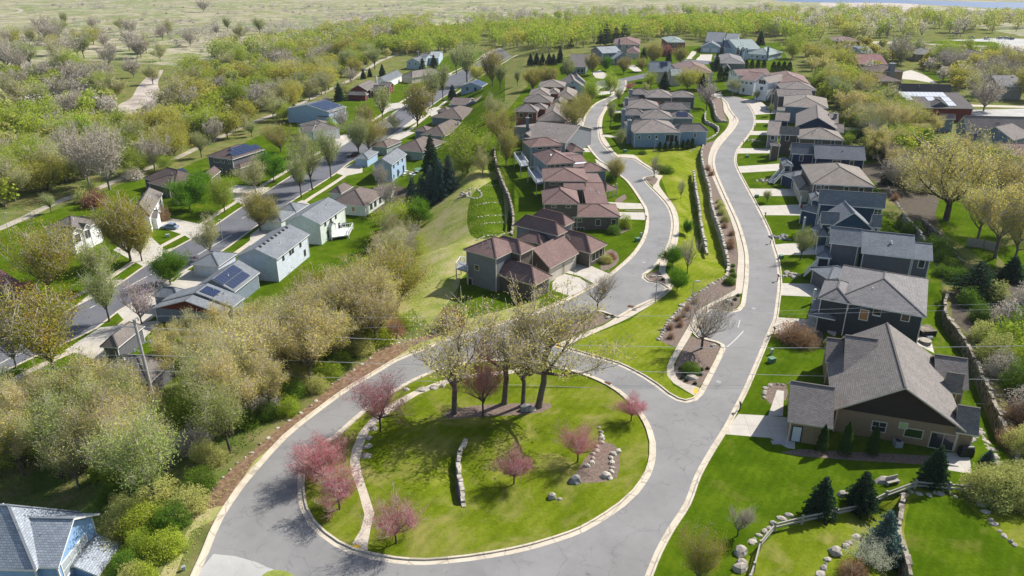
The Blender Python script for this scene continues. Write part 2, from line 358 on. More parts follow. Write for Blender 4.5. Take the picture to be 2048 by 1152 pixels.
# ---------------- ground: one partition of the land into surfaces ----------------
PAINT = []       # later entries lie on top of earlier ones
def paint(cls, pl): PAINT.append((cls, np.asarray(pl)))
def pp(cls, pts, fr='P', sm=False, closed=True):
    g = GP(fr, pts); paint(cls, smooth(g, True, 2.0) if sm else g)
KERBS = []
def kerb(pts, w=.75, side=1, fr='P', sm=True, lip=True, closed=False, z=None):
    g = GP(fr, pts) if not isinstance(pts, np.ndarray) else pts
    if sm: g = smooth(g, closed, 1.6)
    o = offset(g, w*side, closed)
    KERBS.append((g, o, lip, closed, side, w))
    return g, o
def ribbon(cls, g, w0, w1, closed=False):
    a, b = offset(g, w0), offset(g, w1); paint(cls, np.vstack([a, b[::-1]]))
# --- broad cover
FARX = 2600.0
paint('marsh', np.array([[-FARX, 20], [FARX, 20], [FARX, 5200], [-FARX, 5200]]))
pp('wood', [(-900, 1400), (-900, 250), (-100, 190), (150, 120), (330, 130), (430, 150), (560, 105), (720, 75), (860, 52), (1000, 42), (1200, 32), (1560, 30), (1800, 40), (2060, 76), (2600, 90), (2600, 1400)])
pp('greyreed', [(236, 212), (262, 196), (278, 170), (300, 150), (326, 140), (316, 165), (322, 190), (314, 205), (328, 228), (300, 236), (275, 232), (250, 240)], sm=True)
pp('greyreed', [(700, 35), (800, 30), (830, 44), (740, 52), (670, 45)], sm=True)
# --- valley: gardens along the lower street
pp('lawn', [(-200, 920), (-200, 560), (-60, 470), (60, 440), (130, 412), (200, 385), (260, 362), (330, 350), (400, 320), (480, 290), (560, 250), (640, 215), (700, 190), (800, 150), (900, 110), (985, 100), (1010, 130), (1010, 200), (985, 260), (880, 330), (820, 380), (818, 440), (760, 480), (712, 600), (640, 640), (500, 640), (330, 760), (180, 790), (60, 860)])
pp('meadow', [(800, 640), (790, 580), (800, 520), (840, 440), (900, 380), (960, 330), (985, 280), (1000, 250), (1030, 245), (1030, 480), (960, 500), (900, 600), (860, 650)])
pp('lawn', [(940, 400), (960, 372), (1000, 345), (1010, 440), (1000, 470), (955, 478), (935, 450)], sm=True)
pp('lawn', [(980, 270), (1000, 262), (998, 330), (968, 330)])
# --- hilltop lawns
hl = [(905, 640), (920, 560), (1010, 465), (1018, 400), (996, 330), (1012, 225), (1060, 165), (1080, 125), (1200, 100), (1560, 85), (1580, 130), (1640, 230), (1700, 300), (1745, 330),
      (1760, 420), (1850, 470), (1880, 560), (1892, 640), (1925, 680), (1960, 760), (2000, 860), (2040, 960), (2300, 1050), (2300, 1500), (1100, 1500), (390, 1250), (420, 1100), (520, 940), (620, 850), (760, 745), (870, 690), (900, 680)]
pp('lawn', hl)
pp('litter', [(1735, 325), (1715, 340), (1750, 365), (1785, 405), (1812, 425), (1850, 470), (1875, 440), (1885, 410), (1860, 375), (1800, 340)], sm=True)  # bark soil; the oak's shade is put into this darker ground colour
pp('lawn', [(1880, 395), (1930, 400), (1975, 450), (2000, 480), (1990, 540), (1940, 500), (1890, 470), (1870, 430)])
pp('lawn', [(1715, 305), (1745, 300), (1760, 320), (1735, 330)]); pp('lawn', [(1985, 500), (2100, 470), (2100, 560), (2030, 550)])
pp('strip', [(1290, 300), (1400, 285), (1412, 320), (1425, 400), (1450, 480), (1456, 552), (1400, 585), (1350, 630), (1322, 682), (1356, 700), (1334, 740), (1345, 770), (1392, 795), (1370, 812), (1280, 762), (1180, 722), (1110, 700), (1260, 640), (1350, 575), (1345, 500), (1358, 450), (1335, 390), (1318, 345), (1270, 312)])
# meadow at the foot of the ring and the bark strip beside the kerb
pp('brush', [(380, 1040), (427, 972), (512, 896), (564, 852), (637, 795), (673, 761), (731, 722), (762, 696), (824, 677), (880, 664), (885, 690), (798, 724), (754, 750), (697, 784), (587, 866), (520, 940), (470, 1000), (430, 1050)])
pp('meadow', [(340, 1180), (385, 1060), (440, 1035), (480, 985), (520, 930), (600, 860), (700, 788), (760, 752), (870, 700), (905, 688), (940, 672), (1000, 652), (1075, 624), (1080, 600), (930, 640), (880, 672), (830, 690), (754, 738), (690, 775), (585, 860), (510, 920), (450, 1010), (400, 1022), (300, 1180)])
# --- the lower street and its walks
SF = [(-320, 858), (-150, 770), (0, 690), (100, 642), (169, 604), (232, 573), (302, 525), (357, 493), (422, 457), (492, 410), (616, 332), (705, 280), (760, 245), (814, 208), (858, 180), (897, 154), (940, 132), (975, 112), (1000, 98)]
SN = [(-300, 930), (-120, 820), (0, 745), (100, 698), (190, 656), (234, 622), (336, 561), (385, 530), (443, 501), (482, 473), (585, 400), (624, 376), (668, 348), (699, 324), (738, 303), (800, 258), (853, 218), (893, 190), (940, 160), (985, 134), (1022, 112)]
gf, gn = smooth(GP('P', SF), step=4), smooth(GP('P', SN), step=4)
STREET = []
for base, s in ((gf, 1), (gn, -1)):
    STREET.append(('walk', np.vstack([offset(base, s*3.6), offset(base, s*5.1)[::-1]])))
for pts in ([(0, 652), (30, 600), (70, 606), (120, 640), (70, 662)], [(150, 612), (215, 560), (250, 560), (210, 590)],
            [(322, 437), (352, 438), (405, 449), (432, 452), (425, 462), (385, 480), (368, 470), (312, 452)], [(227, 500), (282, 455), (330, 500), (365, 490), (330, 512), (290, 535)],
            [(440, 385), (470, 370), (540, 375), (505, 405), (490, 412)], [(190, 722), (150, 700), (200, 660), (210, 690), (210, 720)],
            [(185, 715), (210, 690), (275, 690), (325, 640), (200, 655), (130, 700)],
            [(310, 600), (372, 540), (450, 545), (420, 580), (390, 592)], [(360, 590), (300, 640), (260, 655), (235, 625), (330, 565), (375, 560)],
            [(560, 455), (575, 412), (605, 400), (640, 420), (600, 440)], [(668, 345), (725, 318), (725, 345), (690, 352)], [(500, 470), (540, 440), (560, 470), (500, 500)],
            [(735, 300), (770, 285), (800, 260), (830, 265), (790, 285), (750, 300)], [(850, 222), (870, 214), (905, 220), (870, 240)],
            [(800, 240), (840, 222), (850, 235), (800, 262)], [(640, 285), (690, 268), (712, 276), (676, 302)], [(750, 210), (800, 205), (815, 212), (770, 225)],
            [(860, 150), (905, 145), (900, 155), (870, 168)], [(960, 112), (1000, 95), (1015, 112), (985, 122)]):
    STREET.append(('drive', GP('P', pts)))
for c, g in STREET: paint(c, g)
paint('street', np.vstack([gf, gn[::-1]]))
for base, s in ((gf, 1), (gn, -1)): KERBS.append((base, offset(base, s*.55), False, False, s, .55))
# bicycle and parking lines
def line(fr, pts, w=.14, cls='paint'):
    g = GP(fr, pts); a, b = offset(g, -w/2), offset(g, w/2); return (cls, np.vstack([a, b[::-1]]))
LINES = [line('P', [(463, 470), (430, 489), (396, 509)], .35), line('P', [(294, 553), (270, 566), (247, 578)], .3), line('P', [(310, 545), (300, 550)], .3), line('P', [(180, 616), (192, 610)], .3),
         line('P', [(47, 704), (20, 716), (0, 727)], .3), line('P', [(499, 428), (484, 437)], .25), line('P', [(1487, 662), (1470, 680), (1454, 694)], .16), line('P', [(1480, 640), (1476, 655)], .12)]
# gravel trail
tr = smooth(GP('P', [(-250, 540), (-120, 497), (0, 457), (52, 434), (104, 408), (156, 389), (203, 374), (250, 353), (300, 335), (346, 319), (417, 285), (437, 276), (500, 247), (574, 219), (642, 187), (700, 160), (762, 121), (800, 108)]), step=5)
ribbon('trail', tr, -1.5, 1.5)
t2 = smooth(GP('P', [(-200, 30), (-60, 18), (20, 17), (42, 20), (30, 26), (-20, 33), (-80, 46), (-60, 66), (0, 76), (50, 84), (200, 94), (330, 100), (400, 107), (500, 113)]), step=12); ribbon('trail', t2, -2.6, 2.6)
# right: road, car park, river, far lane
pp('trail', [(1700, 88), (1900, 90), (2060, 100), (2400, 110), (2400, 92), (2060, 90), (1900, 84), (1700, 82)])
pp('apron', [(1900, 80), (2000, 76), (2060, 78), (2060, 92), (1990, 90), (1990, 84), (1900, 83)])
pp('lawn', [(1830, 86), (1900, 81), (1985, 84), (2000, 88), (1990, 92), (1900, 89)])
pp('trail', [(1960, 98), (2060, 103), (2060, 112), (1960, 108)])
pp('drive', [(1800, 145), (1822, 140), (1850, 150), (1876, 168), (1830, 160), (1805, 158)]); pp('lawn', [(1840, 142), (1900, 146), (1890, 166), (1860, 156)])
pp('apron', [(1935, 220), (2100, 216), (2100, 236), (1950, 233)]); pp('walk', [(1940, 209), (2100, 213), (2100, 217), (1940, 213)])
pp('greyreed', [(1650, 5), (1800, 6), (1850, 14), (1760, 24), (1660, 14)], sm=True); pp('greyreed', [(1890, 14), (2060, 22), (2060, 30), (1960, 26)])
pp('water', [(1560, -2), (1700, -2), (1860, 1), (1990, 4), (2300, 8), (2300, 24), (2046, 20), (1979, 16), (1885, 11), (1780, 6), (1640, 5), (1560, 2)], sm=True)
pp('water', [(1950, -6), (2060, -3), (2300, 0), (2300, 2), (2060, 0), (1950, -4)])
# --- ring and the two upper roads
RL = [(330, 1320), (385, 1180), (404, 1136), (417, 1107), (432, 1068), (448, 1034), (482, 982), (510, 947), (552, 899), (575, 875), (603, 851), (645, 819), (697, 781), (754, 747), (798, 721), (840, 704), (874, 690), (897, 681), (955, 663), (1007, 648), (1040, 638), (1071, 628), (1110, 612),
      (1150, 594), (1190, 573), (1217, 556), (1240, 538), (1271, 509), (1290, 480), (1297, 457), (1298, 439), (1295, 418), (1287, 404), (1274, 384), (1258, 363), (1245, 352), (1217, 329), (1204, 322), (1185, 301), (1170, 276), (1167, 256), (1170, 240), (1180, 221), (1196, 206), (1219, 195), (1232, 185), (1236, 172), (1240, 160)]
RR = [(1250, 160), (1250, 172), (1243, 186), (1230, 196), (1214, 206), (1206, 221), (1197, 237), (1194.6, 255), (1197, 276), (1204, 289), (1217, 303), (1228, 312)]
BAY1 = [(1228, 312), (1234, 316.5), (1253, 317), (1267, 319), (1284, 330), (1312, 348.5), (1305, 351), (1287, 354), (1284, 358)]
R2c = [(1284, 358), (1295, 371), (1313, 389), (1331, 410), (1340, 431), (1342, 453), (1338, 478), (1331, 496), (1318, 517), (1303, 534), (1284, 548)]
BAY2 = [(1284, 548), (1283, 556), (1294, 564), (1318, 568.5), (1331, 576), (1310, 594), (1261, 616), (1235, 632), (1206, 621), (1185, 620.5), (1170, 628)]
R3c = [(1170, 628), (1123, 641), (1085, 658), (1055, 669), (1047, 677), (1053, 688), (1080, 690), (1108, 693), (1136, 701), (1180, 714), (1232, 729), (1284, 755), (1310, 772), (1331, 789), (1352, 801), (1373, 806), (1394, 801), (1406, 789), (1420, 763), (1441, 721), (1452, 697)]
BAY3 = [(1452, 697), (1449, 689), (1435, 682), (1399, 673), (1394, 668), (1420, 619)]
R4c = [(1420, 619), (1441, 622), (1467, 625.5), (1482, 621), (1490, 611), (1494, 586), (1497, 562), (1498, 527), (1496.6, 506), (1490, 478), (1480, 447), (1467, 418), (1451, 384), (1435.5, 348), (1430, 327), (1431.6, 311), (1438, 296), (1452, 278), (1466, 262), (1474, 250), (1477, 240), (1470, 230), (1461, 218), (1457, 207), (1449, 199)]
RT = [(1449, 199), (1447, 195), (1467, 194), (1482, 198), (1494, 208), (1504, 224), (1507.5, 240), (1504.5, 255), (1493, 273), (1484, 284), (1472, 301), (1468, 320), (1472, 337), (1487.5, 368), (1503, 397), (1519, 428), (1536, 465), (1544, 493), (1551.6, 520), (1555.5, 564), (1551.6, 602), (1546, 638), (1536, 661), (1513, 716), (1487, 776), (1467, 815), (1447, 853), (1415, 904), (1389, 951), (1368, 1006), (1336, 1055), (1310, 1102), (1290, 1151), (1262, 1220), (1230, 1330)]
gs = lambda q: smooth(GP('P', q), step=1.5)
rl, rr, b1, r2, b2, r3, b3, r4, rt = gs(RL), gs(RR), GP('P', BAY1), gs(R2c), GP('P', BAY2), gs(R3c), GP('P', BAY3), gs(R4c), gs(RT)
# pavements
def walkpoly(a, b): paint('walk', np.vstack([smooth(GP('P', a), step=2), smooth(GP('P', b), step=2)[::-1]]))
walkpoly([(1214, 212), (1206, 221), (1197, 237), (1194.6, 255), (1197, 276), (1206, 294), (1217, 303), (1232, 314)], [(1220, 214), (1212, 222), (1206, 236), (1204, 255), (1207, 271), (1216, 285), (1224, 298), (1236, 310)])
walkpoly([(1232, 314), (1266, 317), (1284, 328), (1312, 348)], [(1236, 309), (1267, 309.5), (1286, 324), (1322, 346)])
walkpoly([(1312, 349), (1306, 366), (1310, 384), (1331, 410), (1340, 431), (1342, 453), (1338, 478), (1331, 496)], [(1326, 351), (1318, 368), (1331, 389), (1347, 410), (1356, 431), (1358, 457), (1355, 486), (1346, 505)])
walkpoly([(1331, 492), (1322, 520), (1318, 545), (1331, 576), (1310, 594), (1261, 616), (1206, 651), (1170, 664), (1139, 677), (1106, 691)], [(1346, 500), (1336, 522), (1331, 543), (1348, 571), (1318, 599), (1258, 635.5), (1217, 654), (1170, 674.6), (1136, 690), (1118, 696)])
walkpoly([(1441, 194), (1446, 205), (1448, 222), (1458, 240), (1452, 258), (1430, 281), (1420, 302), (1416, 322), (1420, 342), (1435.5, 379), (1451, 415), (1464, 447), (1473, 483), (1476, 514), (1474.5, 540), (1471, 579)], [(1456, 202), (1462, 218), (1470, 230), (1477, 240), (1467, 262), (1440, 295), (1432, 311), (1430, 327), (1436, 348), (1451, 384), (1467, 418), (1480, 447), (1490, 478), (1497, 506), (1498, 540), (1494, 586)])
walkpoly([(1471, 579), (1441, 596), (1409, 612), (1394, 622), (1373, 659), (1355, 690), (1334, 732), (1334, 750), (1347, 766), (1388, 791)], [(1494, 583), (1452, 597), (1417, 616), (1404, 632), (1380, 673), (1373, 685), (1348, 728), (1349, 744), (1360, 760), (1400, 776)])
# planting beds
pp('mulch', [(1355, 758), (1348, 742), (1354, 722), (1373, 686), (1381, 672), (1399, 677), (1434, 686), (1443, 698), (1431, 722), (1410, 760), (1399, 773), (1373, 768)])
pp('mulch', [(1419, 614), (1441, 603), (1480, 588), (1480, 606), (1469, 618), (1441, 616)])
pp('mulch', [(1407, 289), (1404, 312), (1412, 347), (1420, 374), (1425, 410), (1435, 441), (1446, 475), (1454, 506), (1458, 531), (1454, 553), (1438, 560), (1399, 583), (1373, 604), (1350, 628), (1331, 651), (1318, 680), (1331, 687.6), (1352, 694), (1372, 659), (1393, 622), (1408, 611), (1440, 596), (1470, 579), (1474, 540), (1475, 514), (1472, 483), (1463, 447), (1450, 415), (1435, 379), (1419, 342), (1415, 322), (1419, 302), (1430, 281), (1416, 285)])
pp('mulch', [(1421, 198), (1428, 210), (1432, 228), (1441, 240), (1456, 245), (1452, 235), (1446, 222), (1445, 205), (1440, 195)])
pp('mulch', [(1287, 357), (1300, 353), (1310, 353), (1316, 358), (1312, 366), (1308, 370), (1298, 366)])
pp('mulch', [(1290, 553), (1300, 546), (1316, 540), (1330, 560), (1332, 574), (1318, 566), (1296, 561)])
pp('mulch', [(1058, 676), (1080, 664), (1123, 647), (1170, 634), (1188, 625), (1206, 626), (1230, 634), (1206, 648), (1170, 661), (1139, 674), (1108, 688), (1080, 685), (1060, 684)])
pp('mulch', [(1203, 590-48), (1232, 530), (1238, 520), (1234, 505), (1222, 498), (1205, 505)], sm=True)
pp('mulch', [(1230, 400), (1250, 388), (1254, 396), (1244, 404), (1232, 407)], sm=True); pp('mulch', [(1228, 468), (1240, 455), (1262, 448), (1262, 458), (1245, 466), (1232, 470)], sm=True)
pp('mulch', [(1545, 650), (1600, 640), (1640, 650), (1640, 690), (1575, 690), (1550, 672)], sm=True)
pp('mulch', [(1560, 905), (1600, 898), (1870, 912), (1862, 930), (1700, 920), (1600, 912)]); pp('mulch', [(1527, 790), (1540, 765), (1572, 768), (1572, 800), (1540, 808)], sm=True)
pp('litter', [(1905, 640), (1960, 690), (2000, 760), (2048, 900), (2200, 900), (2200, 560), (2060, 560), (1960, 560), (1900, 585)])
pp('mulch', [(1600, 1152), (1640, 1130), (1680, 1128), (1760, 1140), (1740, 1190), (1600, 1190)], sm=True)
# driveways of the upper houses
for fr, q in (('P', [(1467, 296), (1580, 298), (1580, 306), (1468, 307)]), ('P', [(1470, 333), (1575, 326), (1580, 340), (1474, 346)]), ('P', [(1488, 377), (1612, 378), (1620, 392), (1496, 392)]),
              ('P', [(1510, 412), (1625, 408), (1630, 431), (1519, 430)]), ('P', [(1541, 490), (1570, 487), (1640, 486), (1640, 509), (1549, 510)]), ('P', [(1553, 566), (1640, 568), (1640, 594), (1553, 590)]),
              ('P', [(1546, 634), (1640, 640), (1640, 664), (1535, 668), (1542, 650)]), ('P', [(1447, 868), (1477, 828), (1530, 831), (1590, 836), (1590, 898), (1575, 896), (1540, 876)]),
              ('P', [(1500, 262), (1570, 262), (1570, 270), (1496, 270)]), ('P', [(1503, 240), (1570, 240), (1570, 246), (1507, 246)]), ('P', [(1480, 197), (1515, 200), (1540, 215), (1506, 232), (1494, 208)]), ('P', [(1500, 222), (1560, 218), (1560, 226), (1505, 230)]),
              ('P', [(1215, 404), (1286, 407), (1293, 418), (1240, 418)]), ('P', [(1235, 424), (1296, 425), (1297, 440), (1240, 438)]), ('P', [(1190, 318), (1217, 329), (1246, 354), (1222, 346), (1195, 330)]),
              ('P', [(1160, 294), (1183, 298), (1186, 304), (1160, 304)]), ('P', [(1128, 234), (1150, 238), (1174, 232), (1166, 262), (1140, 262), (1130, 250)]), ('P', [(1120, 543), (1146, 530), (1165, 524), (1226, 551), (1195, 571), (1160, 552)]),
              ('P', [(1105, 565), (1122, 546), (1158, 555), (1190, 576), (1150, 595), (1105, 580)]), ('P', [(1195, 168), (1240, 160), (1240, 185), (1200, 190), (1180, 182)]), ('P', [(1206, 268), (1236, 273), (1236, 277), (1206, 273)]),
              ('P', [(1222, 221), (1250, 221), (1250, 225), (1222, 225)]), ('P', [(1183, 146), (1200, 140), (1216, 150), (1206, 158), (1192, 156)]), ('P', [(1248, 130), (1270, 130), (1284, 142), (1270, 144)]),
              ('P', [(1372, 118), (1384, 102), (1394, 104), (1384, 118)]), ('P', [(1398, 109), (1425, 109), (1422, 122), (1392, 120)]), ('P', [(1420, 190), (1440, 184), (1448, 194), (1436, 196)])):
    pp('drive', q, fr)
pp('street', [(1180, 170), (1195, 162), (1237, 158), (1284, 148), (1330, 138), (1345, 128), (1372, 119), (1425, 122), (1418, 128), (1380, 130), (1350, 138), (1290, 156), (1250, 164), (1240, 172), (1196, 172), (1180, 176)])
pp('lawn', [(1383, 116), (1400, 100), (1400, 112), (1392, 118)])
pp('mulch', [(1252, 419.5), (1294, 421.5), (1295, 423.5), (1252, 422)])
# patios
pp('drive', [(1808, 660), (1860, 650), (1870, 700), (1838, 690)]); pp('drive', [(1885, 905), (1938, 905), (1944, 948), (1896, 940)]); pp('drive', [(1536, 832), (1554, 780), (1568, 782), (1566, 832)])
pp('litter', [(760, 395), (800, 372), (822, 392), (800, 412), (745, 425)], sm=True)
# ring island
ISL = [(595, 985), (596, 950), (606, 915), (637, 887), (665, 872), (700, 840), (736, 811), (772, 788), (824, 758), (871, 739), (929, 724), (970, 719), (1012, 718), (1058, 721), (1100, 729), (1141, 737), (1180, 749), (1222, 768), (1256, 792), (1288, 828), (1305, 860), (1312, 886), (1312, 912), (1303, 948), (1277, 987),
       (1250, 1012), (1222, 1032), (1170, 1063), (1120, 1082), (1081, 1094), (1024, 1108), (940, 1122), (850, 1130), (785, 1126), (740, 1118), (700, 1107), (668, 1092), (640, 1072), (616, 1048), (601, 1020)]
isl = smooth(GP('P', ISL), True, 1.5)
APR = [(427, 1108), (470, 1112), (512, 1124), (540, 1136), (575, 1150), (640, 1190), (600, 1300), (330, 1320), (385, 1180), (404, 1136)]
paint('asphalt', np.vstack([rl, rr, b1[1:], r2[1:], b2[1:], r3[1:], b3[1:], r4[1:], rt[1:], GP('P', [(700, 1500)])]))
pp('apron', APR)
pp('meadow', [(520, 1154), (535, 1143), (551, 1139), (575, 1143), (600, 1158), (640, 1200), (560, 1260)], sm=True)
# kerbs (outer side of every asphalt edge)
def K(g, side, w=.75, lip=True, closed=False): KERBS.append((g, offset(g, w*side, closed), lip, closed, side, w))
K(rl, 1); K(rr, -1) if False else None
ring_area = .5*np.sum(isl[:, 0]*np.roll(isl[:, 1], -1)-np.roll(isl[:, 0], -1)*isl[:, 1]); IN = 1 if ring_area > 0 else -1
rd = np.vstack([rl, rr, b1[1:], r2[1:], b2[1:], r3[1:], b3[1:], r4[1:], rt[1:]])
ra = .5*np.sum(rd[:, 0]*np.roll(rd[:, 1], -1)-np.roll(rd[:, 0], -1)*rd[:, 1]); OUT = -1 if ra > 0 else 1
KERBS = [k for k in KERBS if k[0] is not rl]
for g in (rl, rr, b1, r2, b2, r3, b3, r4, rt): K(g, OUT)
isl_in = offset(isl, .8*IN, True)
for g, o, lip, closed, s, w in KERBS:
    if closed: continue
    paint('kerb', np.vstack([g, o[::-1]]))
paint('kerb', isl); paint('island', isl_in)
pathL = [(705, 1098), (705, 1086), (722, 1058), (729, 1030), (718, 987), (705, 951), (700, 925), (704, 899), (718, 865), (732, 848), (746, 833), (778, 810), (824, 784), (871, 765), (929, 750), (981, 744), (1024, 740), (1058, 727), (1062, 722)]
pathR = [(735, 1108), (736, 1086), (741, 1058), (749, 1026), (736, 987), (723, 946), (719, 922), (726, 891), (738, 862), (750, 850), (765, 836), (798, 812), (837, 789), (882, 771), (929, 757), (981, 751), (1024, 747), (1072, 727), (1078, 725)]
paint('walk', np.vstack([smooth(GP('P', pathL), step=2), smooth(GP('P', pathR), step=2)[::-1]]))
pp('mulch', [(885, 831), (900, 820), (950, 811), (1000, 808), (1060, 806), (1100, 806), (1104, 814), (1085, 824), (1040, 830), (985, 832), (930, 836), (895, 838)], sm=True)
pp('mulch', [(1170, 917), (1191, 894), (1206, 882), (1232, 892), (1240, 910), (1234, 956), (1204, 964), (1165, 966), (1152, 946)], sm=True)
pp('mulch', [(918, 900), (910, 930), (909, 960), (914, 990), (928, 1013), (924, 975), (920, 940), (921, 905)])
pp('pad', [(703, 1091), (713, 1088), (722, 1094), (714, 1099)]); pp('pad', [(1386, 779), (1396, 774), (1396, 785), (1388, 788)]); pp('pad', [(1108, 688), (1118, 686), (1127, 691), (1118, 697)]); pp('pad', [(1060, 730), (1068, 722), (1074, 724), (1066, 732)])
pp('mulch', [(1170, 846), (1150, 800)] + [(1150, 799)]) if False else None
for c, g in LINES: paint(c, g)
# dry patches and mown terraces in the right-hand garden
pp('island', [(1500, 1330), (1460, 1152), (1500, 1110), (1560, 1060), (1700, 1010), (1840, 975), (1935, 985), (2060, 1040), (2060, 1330)])
pp('mulch', [(1815, 995), (1806, 1030), (1803, 1065), (1815, 1100), (1826, 1152), (1812, 1152), (1800, 1100), (1795, 1050), (1800, 1010)])
pp('lawn', [(1822, 998), (1860, 990), (1915, 992), (1935, 1010), (1990, 1060), (2030, 1090), (2060, 1100), (2060, 1330), (1840, 1330), (1825, 1152), (1816, 1100), (1808, 1065), (1812, 1030)])

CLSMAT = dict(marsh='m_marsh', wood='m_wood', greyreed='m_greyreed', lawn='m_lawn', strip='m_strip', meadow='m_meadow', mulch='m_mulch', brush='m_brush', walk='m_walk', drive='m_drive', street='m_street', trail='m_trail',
              apron='m_apron', water='m_water', asphalt='m_asphalt', kerb='m_kerb', island='m_island', litter='m_shaded_litter', pad='m_pad', paint='m_paint')
plain('m_pad', (.62, .40, .02), .7); plain('m_paint', (.55, .54, .5), .7)
CLSNAME = dict(marsh='ground', wood='woodland_ground', greyreed='reed_bed', lawn='lawn', strip='green_strip', meadow='meadow', mulch='mulch_bed', brush='bark_verge', walk='pavement', drive='driveway', street='street', trail='gravel_path',
               apron='concrete_road', water='river', asphalt='road', kerb='kerb', island='ring_lawn', litter='garden_bed', pad='kerb_ramp', paint='road_marking')
def build_ground():
    V = []; E = []
    def add(pl, closed):
        k = len(V); pl = [tuple(p) for p in pl]; V.extend(pl); n = len(pl)
        E.extend([(k+i, k+(i+1) % n) for i in range(n if closed else n-1)])
    for c, pl in PAINT: add(pl, True)
    for w in WALLS:
        add(w['pl'], False); add(offset(w['pl'], -.35*w['side'] if False else .32*w['side']), False)
        for d in (1.0, 2.0, 3.5, 5.5, 8): V.extend([tuple(p) for p in offset(w['pl'], d*w['side'])])
    for x0, x1, y0, y1, st in ((-130, 150, 44, 330, 4.0), (-330, 330, 330, 700, 14.0), (-330, -130, 44, 330, 10.0), (150, 330, 44, 330, 10.0), (-2500, 2500, 20, 5200, 160.0)):
        xs = np.arange(x0, x1, st); ys = np.arange(y0, y1, st)
        for y in ys:
            for x in xs: V.append((x+rnd.uniform(-.1, .1)*st, y+rnd.uniform(-.1, .1)*st))
    vs = [Vector((float(a), float(b))) for a, b in V]
    out = delaunay_2d_cdt(vs, E, [], 0, 1e-4)
    P = np.array([tuple(p) for p in out[0]]); F = np.array([f for f in out[2] if len(f) == 3])
    cx = P[F].mean(1); cls = np.full(len(F), -1)
    names = [c for c, _ in PAINT]
    for i, (c, pl) in enumerate(PAINT):
        lo, hi = pl.min(0), pl.max(0); m = np.where((cx[:, 0] >= lo[0]) & (cx[:, 0] <= hi[0]) & (cx[:, 1] >= lo[1]) & (cx[:, 1] <= hi[1]))[0]
        if len(m): ins = inpoly(cx[m, 0], cx[m, 1], pl); cls[m[ins]] = i
    z = T(P[:, 0], P[:, 1])
    cn = np.array([names[i] if i >= 0 else 'marsh' for i in cls])
    for c in dict.fromkeys(names):
        idx = F[cn == c]
        if not len(idx): continue
        a, b, d = P[idx[:, 0]], P[idx[:, 1]], P[idx[:, 2]]
        ar = (b[:, 0]-a[:, 0])*(d[:, 1]-a[:, 1])-(d[:, 0]-a[:, 0])*(b[:, 1]-a[:, 1])
        idx = np.where((ar < 0)[:, None], idx[:, ::-1], idx)
        used, inv = np.unique(idx, return_inverse=True); me = bpy.data.meshes.new(CLSNAME[c])
        me.from_pydata(np.column_stack([P[used], z[used]]).tolist(), [], inv.reshape(-1, 3).tolist()); me.materials.append(MATS[CLSMAT[c]]); me.polygons.foreach_set('use_smooth', [True]*len(idx)); me.update()
        o = link(CLSNAME[c], me); o['kind'] = 'structure'
build_ground()
# raised kerb lip
mb = MB()
def lip(pl, side, w0, w1, h, closed=False):
    a, b = offset(pl, w0*side, closed), offset(pl, w1*side, closed); za = T(a[:, 0], a[:, 1]); zb = T(b[:, 0], b[:, 1])
    n = len(pl)
    for i in range(n if closed else n-1):
        j = (i+1) % n; A, B, C, D = (*a[i], za[i]+.01), (*a[j], za[j]+.01), (*b[j], zb[j]+.01), (*b[i], zb[i]+.01)
        up = lambda p: (p[0], p[1], p[2]+h)
        q = [up(A), up(B), up(C), up(D)]; mb.face(q if side < 0 else q[::-1]); mb.face([A, B, up(B), up(A)] if side > 0 else [B, A, up(A), up(B)]); mb.face([C, D, up(D), up(C)] if side > 0 else [D, C, up(C), up(D)])
for g, o, lp, closed, s, w in KERBS:
    if lp: lip(g, s, w*.72, w, .14)
lip(isl, IN, .58, .8, .14, True)
o = mb.build('kerb_edge', 'm_kerb'); o['kind'] = 'structure'
# ---------------- stone walls ----------------
stone('m_limestone', (.42, .38, .31), (.58, .54, .46), (.30, .27, .22)); stone('m_shadedstone', (.30, .26, .20), (.42, .37, .30), (.18, .15, .12)); stone('m_darkstone', (.20, .17, .13), (.33, .28, .22), (.12, .10, .08))
mottled('m_boulder', (.22, .20, .17), (.38, .34, .29), 1.6, c3=(.50, .46, .40), bstr=.6, bdist=.08); mottled('m_greyrock', (.16, .16, .165), (.30, .29, .28), 1.4, bstr=.6, bdist=.08)
WL = dict(long='long pale limestone retaining wall between the green strip and the right hand road', short='shorter pale stone terrace wall standing alone in the green strip', curl='curling low stone wall on the lawn behind the blue house',
          bed='stone wall round the planted bed at the far turn of the right hand road', condo='long shadowed retaining wall between the terraced meadow and the blue and brown townhouses', garden='shorter retaining wall with grey stones behind the grey blue roofed house', oak='long dark retaining wall curving below the big oak',
          yard='long dark retaining wall running down the right side behind the brown gabled house', patio='tall shadowed boulder wall at the foot of the picture, left of the bright mown lawn', island='small curved stone wall with dark face in the middle of the ring lawn')
